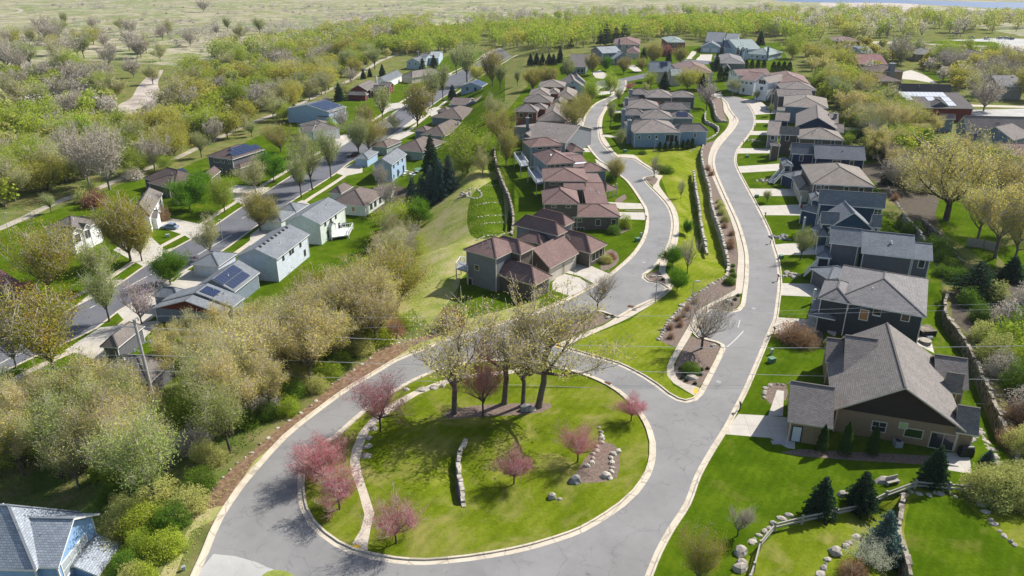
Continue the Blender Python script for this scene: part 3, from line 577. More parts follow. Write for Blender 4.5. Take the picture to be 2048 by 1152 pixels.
def wall_mesh(pl, depth_at, h0, r, thick=.45, ln=.75, course=.38):
    mb = MB(); seg = np.hypot(*(pl[1:]-pl[:-1]).T); cum = np.concatenate([[0], np.cumsum(seg)]); tot = cum[-1]
    at = lambda s: np.array([np.interp(s, cum, pl[:, 0]), np.interp(s, cum, pl[:, 1])])
    s = 0
    while s < tot:
        l = ln*r.uniform(.7, 1.5); c = at(min(s+l/2, tot)); t = at(min(s+l, tot))-at(s); t = t/(np.hypot(*t)+1e-9); nrm = np.array([-t[1], t[0]])
        A = depth_at(min((s+l/2)/tot, 1)); z = -A-.25; z0 = Tz(*c) if h0 is None else h0
        while z < .12:
            h = course*r.uniform(.8, 1.25); th = thick*r.uniform(.8, 1.25); off = nrm*r.uniform(-.07, .07)
            o = np.array([*(c-t*l/2-nrm*th/2+off), z0+z]); j = lambda: np.array([r.uniform(-.04, .04), r.uniform(-.04, .04), r.uniform(-.03, .03)])
            mb.box(o+j(), np.array([*(t*l*.97), 0])+j(), np.array([*(nrm*th), 0])+j(), (0, 0, h*.96), 1 if z+h >= .12 else 0)
            z += h
        s += l
    return mb
for w in WALLS:
    r = random.Random(hash(w['key']) % 999 if False else len(w['key'])*17)
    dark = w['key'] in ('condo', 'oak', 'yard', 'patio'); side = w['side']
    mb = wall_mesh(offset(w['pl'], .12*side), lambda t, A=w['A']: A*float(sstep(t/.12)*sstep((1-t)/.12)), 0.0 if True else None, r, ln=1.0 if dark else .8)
    o = mb.build('stone_wall', ['m_darkstone' if dark else 'm_limestone', 'm_limestone' if not dark else 'm_shadedstone']); tag(o, WL[w['key']], 'stone wall')  # cap stones of the dark walls have shade toned into their colour
def edging(fr, pts, label, s=.55, hgt=.35, mat='m_limestone', gap=1.15, name='stone_edging', z=None):
    g = smooth(GP(fr, pts), step=.5); seg = np.hypot(*(g[1:]-g[:-1]).T); cum = np.concatenate([[0], np.cumsum(seg)]); r = random.Random(int(abs(g[0, 0]*13)))
    mb = MB(); q = 0
    while q < cum[-1]:
        x, y = np.interp(q, cum, g[:, 0]), np.interp(q, cum, g[:, 1]); k = s*r.uniform(.5, 1.5)
        rock_mesh(mb, (x+r.uniform(-.12, .12), y+r.uniform(-.12, .12), Tz(x, y)-hgt*.28), k*.62, k*.45, hgt*r.uniform(.7, 1.2), r, r.uniform(0, 3)); q += k*gap
    o = mb.build(name, mat); tag(o, label, 'stone edging'); return o
edging('P', [(1454, 552), (1438, 560), (1399, 583), (1373, 604), (1350, 628), (1331, 651), (1318, 680)], 'row of white stones edging the mulch bed between the green strip and the pavement', .8, .4)
edging('P', [(1409, 283), (1398, 290), (1386, 297), (1376, 300)], 'line of white stepping stones on the slope below the blue house', .7, .2, gap=1.6)
for i, q in enumerate(([(955, 410), (975, 400), (1002, 391)], [(957, 434), (985, 423), (1014, 413)], [(961, 448), (985, 437), (1012, 429)], [(955, 480), (972, 472), (1000, 470), (1024, 462)], [(958, 368), (975, 362), (990, 357)])):
    edging('P', q, ['rubble terrace line nearest below the round rock bed in the meadow', 'second rubble terrace line down the meadow', 'third rubble terrace line, broken in the middle', 'lowest rubble terrace line beside the red brown roof', 'highest faint rubble line of the meadow terraces'][i], .5, .22, gap=1.3, name='terrace_edging')
edging('P', [(934, 392), (936, 380), (948, 376), (960, 380), (962, 390), (950, 397), (936, 393)], 'ring of pale rubble round a post in the terraced meadow', .6, .3)
edging('P', [(388, 1019), (427, 975), (460, 940), (512, 897), (560, 853), (600, 828), (637, 797), (660, 772), (731, 724), (762, 698), (824, 679)], 'broken line of fieldstones along the wood above the bark strip', .5, .25, gap=3.1)
edging('Q5', [(830, 430), (740, 470), (660, 520), (590, 560), (540, 620), (500, 650), (440, 685), (385, 740), (365, 790)], 'low curved line of boulders below the rail fence, running down to the two big boulders', .8, .35, 'm_boulder')
edging('Q5', [(1650, 620), (1610, 680), (1540, 740), (1450, 800)], 'short line of buff boulders left of the pale flowering shrub', .85, .35, 'm_boulder')
edging('Q5', [(1290, 950), (1270, 1000), (1240, 1050), (1210, 1120), (1190, 1180)], 'bottom line of boulders at the lower edge of the garden', .9, .4, 'm_boulder')
edging('P', [(1810, 990), (1822, 985), (1850, 989), (1880, 986), (1905, 990), (1918, 1000)], 'curved stone edging at the head of the bright mown lawn', .7, .3, 'm_boulder')
edging('P', [(1960, 1008), (1975, 1030), (1990, 1052), (2010, 1075), (2028, 1090), (2046, 1098)], 'stone edging running down the right edge of the bright mown lawn', .8, .35, 'm_boulder')
edging('P', [(1975, 998), (2010, 999), (2060, 1001)], 'straight stone edging under the olive bushes at the right edge', .6, .3, 'm_boulder')
edging('P', [(1936, 890), (1950, 865), (1968, 840), (1975, 870), (1985, 900), (1996, 930)], 'stepped flagstones climbing behind the brown house', .9, .25, 'm_boulder')
edging('P', [(1760, 345), (1776, 372), (1790, 400), (1806, 425)], 'thin rock edging below the bark slope by the taupe house', .6, .3, 'm_boulder')
edging('P', [(1528, 795), (1532, 775), (1550, 769), (1572, 770)], 'rock ring round the front planting of the brown house', .8, .35, 'm_boulder')
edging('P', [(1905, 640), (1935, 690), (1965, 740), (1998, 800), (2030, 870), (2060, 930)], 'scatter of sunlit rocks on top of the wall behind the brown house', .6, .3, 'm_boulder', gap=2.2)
# boulders, each one a thing
def boulder(fr, p, sx, sy, sz, label, mat='m_boulder', rot=0.3, seed=1):
    x, y = GP(fr, [p])[0]; mb = MB(); rock_mesh(mb, (0, 0, 0), sx, sy, sz, random.Random(seed), rot); o = mb.build('boulder', mat, loc=(x, y, Tz(x, y)+sz*.08)); return tag(o, label, 'boulder')
boulder('D3', (310, 548), .55, .5, .6, 'round pale boulder alone on the lower ring lawn', seed=3); boulder('D3', (365, 562), .35, .22, .2, 'small flat stone beside the round pale boulder', seed=4)
boulder('D3', (485, 425), .75, .6, .75, 'dark grey rounded boulder at the left corner of the island mulch bed', 'm_greyrock', seed=5)
for i, (x, y, s) in enumerate([(575, 308, .55), (612, 285, .6), (622, 250, .45), (622, 215, .45), (645, 195, .6), (655, 160, .5), (690, 130, .55), (690, 95, .7), (685, 70, .45), (683, 45, .4), (668, 15, .35)]):
    o = boulder('D3', (x, y), s*.8, s*.6, s*.55, 'white boulder in the left row of the island rock bed', 'm_limestone', i, 10+i); o['group'] = 'left row of white boulders in the island bed'
for i, (x, y, s) in enumerate([(725, 385, .95), (752, 402, .5), (762, 352, .55), (770, 325, .45), (765, 282, .6), (760, 248, .5), (778, 215, .6), (815, 197, .65)]):
    o = boulder('D3', (x, y), s*.8, s*.6, s*.5, 'white boulder in the right row of the island rock bed', 'm_limestone', i, 30+i); o['group'] = 'right row of white boulders in the island bed'
boulder('C3', (1380, 752), .95, .6, .5, 'large flat white boulder in front of the round shrub in the parking island', 'm_limestone', 0, 51)
boulder('C3', (1545, 508), .55, .35, .35, 'white boulder near the kerb of the parking island with the bare tree', 'm_limestone', .2, 52)
boulder('C3', (1665, 165), .65, .4, .4, 'white boulder in the small triangular bed by the road', 'm_limestone', .3, 53)
boulder('C3', (735, 292), .5, .35, .3, 'white rock at the right end of the bed below the left road', 'm_limestone', .3, 54); boulder('C3', (415, 345), .5, .35, .3, 'white rock in the middle of the bed below the left road', 'm_limestone', .6, 55)
boulder('C3', (165, 425), .5, .4, .35, 'white rock at the pointed left end of the bed below the left road', 'm_limestone', .6, 56)
boulder('B3', (1085, 1050), .9, .35, .25, 'tan flat rock in the small bed at the parking bay mouth', 'm_boulder', .1, 57)
boulder('Q1', (735, 995), .9, .7, .8, 'big dark boulder between two oak trunks on the ring', 'm_greyrock', .4, 58); boulder('Q1', (785, 1000), .6, .5, .45, 'pale rock beside the big dark boulder under the oaks', 'm_limestone', .4, 59)
boulder('Q5', (250, 870), 0.9, .7, .7, 'largest pale grey boulder at the lower end of the rail fence', 'm_boulder', .7, 60); boulder('Q5', (255, 1000), .6, .5, .5, 'middle grey boulder between the two largest ones', 'm_boulder', .1, 61)
boulder('Q5', (240, 1070), 0.9, .65, .6, 'lowest grey boulder by the rail fence, near the bottom edge', 'm_boulder', .2, 62); boulder('Q5', (1385, 865), .75, .65, .55, 'tan wedge shaped boulder standing out from the row by the flowering shrub', 'm_boulder', .9, 63)
boulder('Q5', (1480, 165), .8, .5, .4, 'pink tan rock behind the middle spruce', 'm_boulder', .2, 64)
boulder('P', (1768, 962), 1.1, .6, .5, 'tan rock pile at the bench behind the rail fence', 'm_boulder', .2, 65)
for i, (x, y, sx) in enumerate([(733, 912, .8), (735, 893, .75), (738, 876, .6), (748, 857, .7), (812, 779, .55), (846, 779, 1.0), (868, 775, .9), (886, 771, .6)]):
    o = boulder('P', (x, y), sx, sx*.7, .22, 'grey flagstone lying along the curved path on the ring', 'm_boulder', i*.7, 70+i); o['group'] = 'flagstones along the ring path'; o['category'] = 'flagstone'; o.name = 'flagstone'

# ---------------- houses ----------------
plain('m_trim', (.72, .72, .70), .5); plain('m_trimgrey', (.42, .45, .50), .5); plain('m_tantrim', (.60, .54, .43), .6)
def glassmat(name, c, rough=.08):
    m, nt, o = newmat(name); pbsdf(nt, o, c, rough, .8); MATS[name] = m
glassmat('m_glass', (.03, .035, .045)); glassmat('m_solar', (.02, .032, .075), .22); glassmat('m_solarpale', (.55, .58, .62), .2); glassmat('m_skylight', (.75, .76, .78), .3); glassmat('m_greenglass', (.03, .07, .01)); glassmat('m_paleglass', (.36, .40, .42))
plain('m_door', (.62, .66, .70), .5); plain('m_garage', (.55, .50, .42), .6); plain('m_whitewood', (.80, .80, .80), .5); plain('m_deck', (.30, .31, .34), .7); plain('m_metal', (.35, .35, .36), .4); plain('m_black', (.02, .02, .022), .5)
plain('m_limepanel', (.42, .55, .22), .6); plain('m_orange', (.42, .22, .10), .6); plain('m_red', (.45, .03, .03), .5)
RC = dict(tan=(.245, .215, .20), tan2=(.27, .238, .21), greytan=(.20, .18, .165), rose=(.225, .15, .137), warmgrey=(.235, .213, .20), rose2=(.26, .18, .165), brown=(.145, .108, .098), dkgrey=(.14, .125, .122), grey=(.235, .225, .225), bluegrey=(.215, .235, .26),
          slate=(.17, .185, .21), cornergrey=(.34, .38, .43), pale=(.33, .36, .38), palegreen=(.30, .36, .35), maroon=(.27, .14, .135), navyroof=(.13, .15, .19), charcoal=(.10, .10, .11), brownv=(.185, .15, .135))
for k, c in RC.items(): shingle('r_'+k, c)
WC = dict(navy=(.022, .042, .095), blue=(.03, .07, .13), ltblue=(.22, .33, .43), paleblue=(.42, .52, .60), bright=(.26, .42, .66), white=(.88, .88, .88), cream=(.55, .50, .40), taupe=(.135, .115, .098), brown=(.115, .092, .074), tanw=(.30, .215, .13), dkgrey=(.05, .062, .075),
          greyt=(.135, .135, .15), grey=(.20, .215, .235), sage=(.30, .36, .33), slateb=(.17, .22, .29), red=(.16, .03, .022), redwood=(.28, .09, .04), greyb=(.19, .24, .29), brick=(.20, .085, .06), bluew=(.15, .245, .37), bgrey=(.24, .23, .21), lilac=(.30, .33, .38), coolw=(.58, .63, .71), sagew=(.62, .68, .62), sky=(.36, .49, .66))
for k, c in WC.items(): siding('w_'+k, c)
siding('w_shake', (.045, .033, .026), .2); stone('m_stonebase', (.22, .20, .18), (.34, .31, .27), (.14, .13, .12))

class House:
    def __init__(s, name, label, cat, base, z0, walls, roof, trim='m_trim', group=None):
        s.z0 = z0; s.wm = walls; s.rm = roof; s.tr = trim
        s.root = empty(name, (base[0], base[1], z0), label, cat, group); s.o = np.array([base[0], base[1], z0])
        s.W = MB(); s.R = MB(); s.F = MB(); s.U = MB(); s.blocks = []; s.dir = None; s.mats = {}
    def pt(s, fr, p, h): u, v = px(fr, [p])[0]; return PZ(u, v, s.z0+h)[:2]
    def add(s, fr, kind, A, B, C, h, rise=2.0, k=None, ridge=None, ov=.45, low=0, wi=0, depth=None, wall=True, ri=0, upper=None, gi=None):
        """kind hip / gab (ridge along AB) / gbc (ridge away from AB). A,B: eave corners; C: far corner, or k: a point of the ridge"""
        a, b = s.pt(fr, A, h), s.pt(fr, B, h); v = b-a; L = np.hypot(*v); ang = math.atan2(v[1], v[0])
        if s.dir is None: s.dir = ang
        else:
            q = round((ang-s.dir)/(math.pi/2)); sn = s.dir+q*math.pi/2
            if abs(ang-sn) < math.radians(28): 
                mid = (a+b)/2; ang = sn; e = np.array([math.cos(ang), math.sin(ang)]); L = abs(v@e); a = mid-e*L/2; b = mid+e*L/2
        e = np.array([math.cos(ang), math.sin(ang)]); n = np.array([-e[1], e[0]])
        if depth: W = depth
        elif C is not None: W = (s.pt(fr, C, h)-b)@n
        elif ridge is not None:
            r1, r2 = s.pt(fr, ridge[0], h+rise), s.pt(fr, ridge[1], h+rise); W = (r2-r1)@n
        else: W = (1 if kind == 'shed' else 2)*((s.pt(fr, k, h+rise)-a)@n)
        W = max(W, 1.5); L = max(L, 1.5)
        B_ = dict(a=a, e=e, n=n, L=L, W=W, h=h, kind=kind, rise=rise, ov=ov, low=low, wi=wi); s.blocks.append(B_)
        X = lambda x, y, z: np.array([*(a+e*x+n*y), s.z0+z])-s.o
        # walls
        o2 = ov
        if wall:
            zb = low-4.0 if low <= 0 else low
            c = [(o2, o2), (L-o2, o2), (L-o2, W-o2), (o2, W-o2)]
            for i in range(4):
                j = (i+1) % 4; s.W.face([X(*c[i], zb), X(*c[j], zb), X(*c[j], h-.02), X(*c[i], h-.02)], mi=wi)
                cx = X(*c[i], 0); 
            if i is not None:
                for cc in c:
                    p = X(*cc, zb); s.F.box(X(cc[0]-.07, cc[1]-.07, max(zb, -1.2 if low <= 0 else low)), (*(e*.14), 0), (*(n*.14), 0), (0, 0, h-.05-max(zb, -1.2 if low <= 0 else low)))
            gw = gi if gi is not None else wi
            if kind == 'gab':
                sl = rise/(W/2); y = o2
                for xx in (o2, L-o2): s.W.face([X(xx, o2, h-.02), X(xx, W-o2, h-.02), X(xx, W/2, h+sl*(W/2-o2)-.05)], mi=gw)
            if kind == 'gbc':
                sl = rise/(L/2)
                for yy in (o2, W-o2): s.W.face([X(o2, yy, h-.02), X(L-o2, yy, h-.02), X(L/2, yy, h+sl*(L/2-o2)-.05)], mi=gw)
        # roof
        th = .2
        def slope(p, udir):   # p: list of local (x,y,z) top points
            q = [X(*c) for c in p]; u = np.array([*(e if udir == 'x' else n), 0]); 
            nrm = np.cross(q[1]-q[0], q[2]-q[0]); nrm /= np.linalg.norm(nrm); vv = np.cross(nrm, u)
            if nrm[2] < 0: q = q[::-1]
            s.R.face(q, [(float(c@u), float(c@vv)) for c in q], ri)
        def cap(p, q_, w=.24): s.R.bar(X(*p)+[0, 0, .03], X(*q_)+[0, 0, .03], w, .07, ri)
        def fas(p, q_): 
            a0, b0 = X(*p), X(*q_); dn = np.array([0, 0, th]); s.F.face([a0-dn, b0-dn, b0, a0]); s.F.face([b0-dn, a0-dn, a0, b0]) if False else None
        if kind == 'hip':
            al = L >= W; m = min(L, W)/2
            if k is not None and C is None: al = True; m = min(W/2, L/2*.98)
            r0, r1 = ((m, W/2, h+rise), (L-m, W/2, h+rise)) if al else ((L/2, m, h+rise), (L/2, W-m, h+rise))
            c = [(0, 0, h), (L, 0, h), (L, W, h), (0, W, h)]
            if al: slope([c[0], c[1], r1, r0], 'x'); slope([c[1], c[2], r1], 'y'); slope([c[2], c[3], r0, r1], 'x'); slope([c[3], c[0], r0], 'y'); E = [(c[0], r0), (c[3], r0), (c[1], r1), (c[2], r1)]
            else: slope([c[0], c[1], r0], 'x'); slope([c[1], c[2], r1, r0], 'y'); slope([c[2], c[3], r1], 'x'); slope([c[3], c[0], r0, r1], 'y'); E = [(c[0], r0), (c[1], r0), (c[2], r1), (c[3], r1)]
            for p, q_ in E: cap(p, q_)
            if np.hypot(r0[0]-r1[0], r0[1]-r1[1]) > .3: cap(r0, r1)
            s.U.face([X(0, 0, h-th), X(0, W, h-th), X(L, W, h-th), X(L, 0, h-th)])
            for i in range(4): fas(c[i], c[(i+1) % 4])
        elif kind in ('gab', 'gbc'):
            if kind == 'gab': pts = [((0, 0, h), (L, 0, h), (L, W/2, h+rise), (0, W/2, h+rise)), ((L, W, h), (0, W, h), (0, W/2, h+rise), (L, W/2, h+rise))]; ud = 'x'
            else: pts = [((L, 0, h), (L, W, h), (L/2, W, h+rise), (L/2, 0, h+rise)), ((0, W, h), (0, 0, h), (L/2, 0, h+rise), (L/2, W, h+rise))]; ud = 'y'
            for p in pts:
                slope(list(p), ud); lo = [np.array(c)-[0, 0, th] for c in p]; q = [X(*c) for c in lo]; s.U.face(q[::-1])
                fas(p[0], p[1]); fas(p[1], p[2]); fas(p[3], p[0])
            cap(pts[0][2], pts[0][3])
        elif kind == 'shed':
            slope([(0, 0, h), (L, 0, h), (L, W, h+rise), (0, W, h+rise)], 'x'); fas((0, 0, h), (L, 0, h)); fas((L, 0, h), (L, W, h+rise)); fas((0, W, h+rise), (0, 0, h))
            for xx in (o2, L-o2): s.W.face([X(xx, o2, h-.02), X(xx, W, h-.02), X(xx, W, h+rise-.1)], mi=wi)
            s.W.face([X(o2, W-.02, h-.1), X(L-o2, W-.02, h-.1), X(L-o2, W-.02, h+rise-.1), X(o2, W-.02, h+rise-.1)], mi=wi); s.U.face([X(0, 0, h-th), X(0, W, h+rise-th), X(L, W, h+rise-th), X(L, 0, h-th)])
        elif kind == 'flat':
            slope([(0, 0, h), (L, 0, h), (L, W, h), (0, W, h)], 'x')
            for i, (p, q_) in enumerate((((0, 0, h), (L, 0, h)), ((L, 0, h), (L, W, h)), ((L, W, h), (0, W, h)), ((0, W, h), (0, 0, h)))): fas(p, q_)
            s.U.face([X(0, 0, h-th), X(0, W, h-th), X(L, W, h-th), X(L, 0, h-th)])
        return len(s.blocks)-1
    def facepos(s, bi, face):
        B = s.blocks[bi]; a, e, n, L, W, o = B['a'], B['e'], B['n'], B['L'], B['W'], B['ov']
        return {0: (a+e*o+n*o, e, -n, L-2*o), 1: (a+e*(L-o)+n*o, n, e, W-2*o), 2: (a+e*(L-o)+n*(W-o), -e, n, L-2*o), 3: (a+e*o+n*(W-o), -n, -e, W-2*o)}[face]
    def opening(s, bi, face, t, z, w, h, kind='window', glass='m_glass', frame=None, mull=(1, 1)):
        p0, d, out, Lf = s.facepos(bi, face); c = p0+d*(Lf*t); frame = frame or s.tr
        M = lambda x, zz, o: np.array([*(c+d*x+out*o), s.z0+zz])-s.o
        f = MB(); D = np.array([*d, 0]); O = np.array([*out, 0]); t_ = .11
        f.box(M(-w/2-t_, z-h/2-t_, 0), D*(w+2*t_), O*.07, (0, 0, t_)); f.box(M(-w/2-t_, z+h/2, 0), D*(w+2*t_), O*.07, (0, 0, t_))
        f.box(M(-w/2-t_, z-h/2, 0), D*t_, O*.07, (0, 0, h)); f.box(M(w/2, z-h/2, 0), D*t_, O*.07, (0, 0, h))
        for i in range(1, mull[0]): f.box(M(-w/2+w*i/mull[0]-.03, z-h/2, 0), D*.06, O*.06, (0, 0, h))
        for i in range(1, mull[1]): f.box(M(-w/2, z-h/2+h*i/mull[1]-.03, 0), D*w, O*.055, (0, 0, .06))
        fo = f.build(kind, frame, s.root); g = MB(); g.box(M(-w/2, z-h/2, .003), D*w, O*.03, (0, 0, h))
        g.build('pane' if kind in ('window', 'sliding_door') else 'panel', glass, fo)
    def win(s, bi, face, ts, z, w=1.1, h=1.3, **k):
        for t in ts: s.opening(bi, face, t, z, w, h, **k)
    def garage(s, bi, face, t, w=4.8, h=2.2, mat='m_garage'): s.opening(bi, face, t, h/2+.05, w, h, 'garage_door', mat, mull=(1, 4))
    def panel(s, bi, side, u0, u1, v0, v1, nx=4, ny=2, mat='m_solar', name='solar_panel'):
        """solar field on a roof slope; side 0 = slope above AB, 1 = right slope, 3 = left; u along eave, v up the slope (fractions)"""
        B = s.blocks[bi]; a, e, n, L, W, h, r = (B[q] for q in ('a', 'e', 'n', 'L', 'W', 'h', 'rise'))
        if side == 0: f = lambda u, v: np.array([*(a+e*(L*u)+n*(W/2*v)), s.z0+h+r*v])
        elif side == 1: m = L/2; f = lambda u, v: np.array([*(a+e*(L-m*v)+n*(W*u)), s.z0+h+r*v])
        elif side == 3: m = L/2; f = lambda u, v: np.array([*(a+e*(m*v)+n*(W*(1-u))), s.z0+h+r*v])
        elif side == 2: f = lambda u, v: np.array([*(a+e*(L*(1-u))+n*(W-W/2*v)), s.z0+h+r*v])
        mb = MB()
        for i in range(nx):
            for j in range(ny):
                uu = [u0+(u1-u0)*(i+q)/nx for q in (.03, .97)]; vv = [v0+(v1-v0)*(j+q)/ny for q in (.03, .97)]
                o = f(uu[0], vv[0]); ex = f(uu[1], vv[0])-o; ey = f(uu[0], vv[1])-o; nn = np.cross(ex, ey); nn /= np.linalg.norm(nn)
                if nn[2] < 0: nn = -nn
                mb.box(o+nn*.06-s.o, ex, ey, nn*.06)
        mb.build(name, mat, s.root)
    def chimney(s, fr, p, h, w=.9, top=None, mat='w_greyb', z=0):
        c = s.pt(fr, p, h); mb = MB(); mb.box(np.array([c[0]-w/2, c[1]-w/2, s.z0+z])-s.o, (w, 0, 0), (0, w, 0), (0, 0, h-z))
        o = mb.build('chimney', mat, s.root); m2 = MB(); m2.box(np.array([c[0]-w/2-.1, c[1]-w/2-.1, s.z0+h])-s.o, (w+.2, 0, 0), (0, w+.2, 0), (0, 0, .15)); m2.tube(np.array([c[0], c[1], s.z0+h+.15])-s.o, np.array([c[0], c[1], s.z0+h+.7])-s.o, .16, .16, 8); m2.build('chimney_cap', 'm_metal', o)
    def vents(s, bi, side, pts, name='roof_vent', mat='m_metal', w=.5, h=.18):
        B = s.blocks[bi]; a, e, n, L, W, hh, r = (B[q] for q in ('a', 'e', 'n', 'L', 'W', 'h', 'rise'))
        for u, v in pts:
            c = np.array([*(a+e*(L*u)+n*(W/2*v)), s.z0+hh+r*v])-s.o; mb = MB(); sl = np.array([*(n*W/2), r]); sl /= np.linalg.norm(sl); E3 = np.array([*e, 0])
            mb.box(c-E3*w/2-sl*w/2, E3*w, sl*w, (0, 0, h+.08)); mb.build(name, mat, s.root)
    def deck(s, fr, A, B, C, h, rail=True, mat='m_deck', posts=True, name='deck'):
        a, b, c = s.pt(fr, A, h), s.pt(fr, B, h), s.pt(fr, C, h); d = a+(c-b); mb = MB(); z = s.z0+h
        P = lambda q, zz: np.array([q[0], q[1], zz])-s.o
        mb.box(P(a, z-.25), P(b, z)-P(a, z), P(d, z)-P(a, z), (0, 0, .25)); dk = mb.build(name, mat, s.root)
        r = MB(); m = 6
        for p, q in ((a, b), (b, c), (c, d), (d, a)):
            if rail:
                r.bar(P(p, z+1), P(q, z+1), .1, .08); nb = max(2, int(np.hypot(*(q-p))/.45))
                for i in range(nb+1): t = p+(q-p)*i/nb; r.bar(P(t, z), P(t, z+1), .05 if i % 4 else .12)
        if rail: r.build('railing', 'm_whitewood', dk)
        if posts:
            for t in (a, b, c, d): r2 = MB(); r2.bar(P(t, s.z0-3), P(t, z-.25), .2); r2.build('deck_post', s.tr, s.root)
    def post(s, fr, p, h0, h1, w=.25, mat=None):
        c = s.pt(fr, p, h0); mb = MB(); mb.bar(np.array([c[0], c[1], s.z0+h0])-s.o, np.array([c[0], c[1], s.z0+h1])-s.o, w); mb.build('porch_post', mat or s.tr, s.root)
    def stair(s, fr, A, B, h0, h1, w=1.3, n=9):
        a, b = s.pt(fr, A, h0), s.pt(fr, B, h1); d = (b-a); L = np.hypot(*d); d = d/L; q = np.array([-d[1], d[0]]); mb = MB()
        for i in range(n):
            o = a+d*(L*i/n)-q*w/2; mb.box(np.array([*o, s.z0+h0+(h1-h0)*(i+.6)/n])-s.o, (*(d*L/n*1.1), 0), (*(q*w), 0), (0, 0, .08))
        st = mb.build('stair', 'm_deck', s.root); r = MB()
        for sg in (-1, 1):
            p0, p1 = a+q*sg*w/2, b+q*sg*w/2; P = lambda t, z: np.array([*(p0+(p1-p0)*t), s.z0+h0+(h1-h0)*t+z])-s.o
            r.bar(P(0, .1), P(1, .1), .12, .25); r.bar(P(0, 1), P(1, 1), .08)
            for i in range(11): r.bar(P(i/10, .1), P(i/10, 1), .05)
        r.build('stair_railing', 'm_whitewood', st)
    def mass(s, fr, A, B, C, h0, h1, name, mat):
        a, b, c = s.pt(fr, A, h1), s.pt(fr, B, h1), s.pt(fr, C, h1); d = a+(c-b); P = lambda q: np.array([q[0], q[1], s.z0+h0])-s.o
        mb = MB(); mb.box(P(a), P(b)-P(a), P(d)-P(a), (0, 0, h1-h0)); return mb.build(name, mat, s.root)
    def done(s):
        r_ = random.Random(len(s.blocks)*7+int(abs(s.o[0]*10)))
        for B in sorted(s.blocks, key=lambda q: -q['L']*q['W'])[:2]:
            if B['L']*B['W'] < 60 or B['kind'] not in ('hip', 'gab'): continue
            for _ in range(r_.choice((1, 2, 3))):
                u, v = r_.uniform(.3, .7), r_.uniform(.45, .8); c = np.array([*(B['a']+B['e']*(B['L']*u)+B['n']*(B['W']/2*v)), s.z0+B['h']+B['rise']*v])-s.o; m = MB(); m.tube(c, c+[0, 0, .42], .09, .09, 6); m.tube(c, c+[0, 0, .1], .2, .14, 6); m.build('roof_vent', 'm_metal' if r_.random() < .6 else 'm_whitewood', s.root)
        w = s.W.build('wall', ['w_'+q if 'w_'+q in MATS else q for q in (s.wm if isinstance(s.wm, (list, tuple)) else [s.wm])], s.root)
        r = s.R.build('roof', ['r_'+q for q in (s.rm if isinstance(s.rm, (list, tuple)) else [s.rm])], s.root)
        s.F.build('trim', s.tr, s.root); s.U.build('soffit', s.tr, r); return s.root
def H(name, fr, base, z0, walls, roof, label, trim='m_trim', cat='house', group=None):
    u, v = px(fr, [base])[0]; q = PZ(u, v, z0); h = House(name, label, cat, (q[0], q[1]), z0, walls, roof, trim, group); h.fr = fr; return h
def wins(h, b, face, n, z, w=1.0, hh=1.3, m=.12, **k):
    for i in range(n): h.opening(b, face, m+(1-2*m)*(i+.5)/n, z, w, hh, **k)
# ---- brown gabled house in the lower right corner
h = H('brown_house', 'R7', (700, 950), 0, ['tanw', 'w_shake'], 'warmgrey', 'large tan and brown house with a big shingled gable in the lower right corner', 'm_tantrim')
m = h.add('R7', 'gbc', (462, 745), (1462, 905), None, 3.4, 4.6, ridge=((1030, 560), (925, 85)), ov=.7, gi=1)
g2 = h.add('R7', 'gbc', (462, 748), (1298, 905), None, 3.35, 3.7, depth=2.2, ov=.5, gi=1) if False else None
w1 = h.add('R7', 'gab', (130, 822), (470, 884), None, 3.0, 3.0, k=(175, 530))
h.add('R7', 'gab', (548, 470), (800, 500), None, 4.4, 3.2, k=(575, 188), wall=True)
h.add('R7', 'gab', (412, 388), (540, 400), None, 3.6, 2.2, k=(430, 205))
h.add('R7', 'gab', (1230, 560), (1478, 587), None, 3.0, 2.6, k=(1482, 365)); h.add('R7', 'gab', (1290, 602), (1424, 622), None, 3.0, 2.4, k=(1425, 490))
w4 = h.add('R7', 'gab', (1380, 905), (1553, 937), None, 3.0, 2.6, k=(1558, 730))
h.opening(m, 0, .37, 1.75, 1.5, 1.3, mull=(2, 2)); h.opening(m, 0, .66, 1.6, 1.9, 1.1, glass='m_greenglass'); h.opening(m, 0, .905, 1.15, 2.7, 2.1, 'sliding_door', mull=(2, 1)); h.opening(m, 0, .565, 2.45, .8, .7, 'wall_panel', 'm_limepanel')
h.opening(w1, 0, .2, 1.1, 1.0, 2.1, 'door', 'm_door', 'm_black')
h.done()
# ---- row along the right hand road, near to far
h = H('grey_house', 'C4', (700, 400), 0, 'dkgrey', 'grey', 'charcoal two storey house with pale grey hip roof, next above the brown gabled house')
m = h.add('C4', 'hip', (490, 152), (1217, 285), (1203, -13), 5.8, 2.4); h.add('C4', 'hip', (382, 140), (640, 180), (690, 40), 5.75, 1.3); p = h.add('C4', 'hip', (305, 272), (520, 298), (545, 170), 2.9, .7, wall=False)
wins(h, m, 0, 1, 5.0, 1.0, 1.0, .07); h.win(m, 0, (.12,), 4.9, 1, 1); h.win(m, 0, (.5, .82), 4.9, 1, 1); h.opening(m, 0, .36, 4.1, 1.1, 1.6, glass='m_orange'); h.win(m, 0, (.05,), 2.1, 1, 1.5)
for q in ((330, 285), (500, 300), (345, 180)): h.post('C4', q, 0, 2.7, .35)
h.mass('C4', (300, 300), (520, 420), (560, 250), -.5, .4, 'porch_floor', 'm_drive'); h.done()
h = H('taupe_house', 'R9', (1100, 800), 0, ['greyt', 'm_stonebase'], 'bluegrey', 'grey taupe two storey house with blue grey shingles, stone entry tower and white stair')
h.wm = ['greyt', 'm_stonebase']
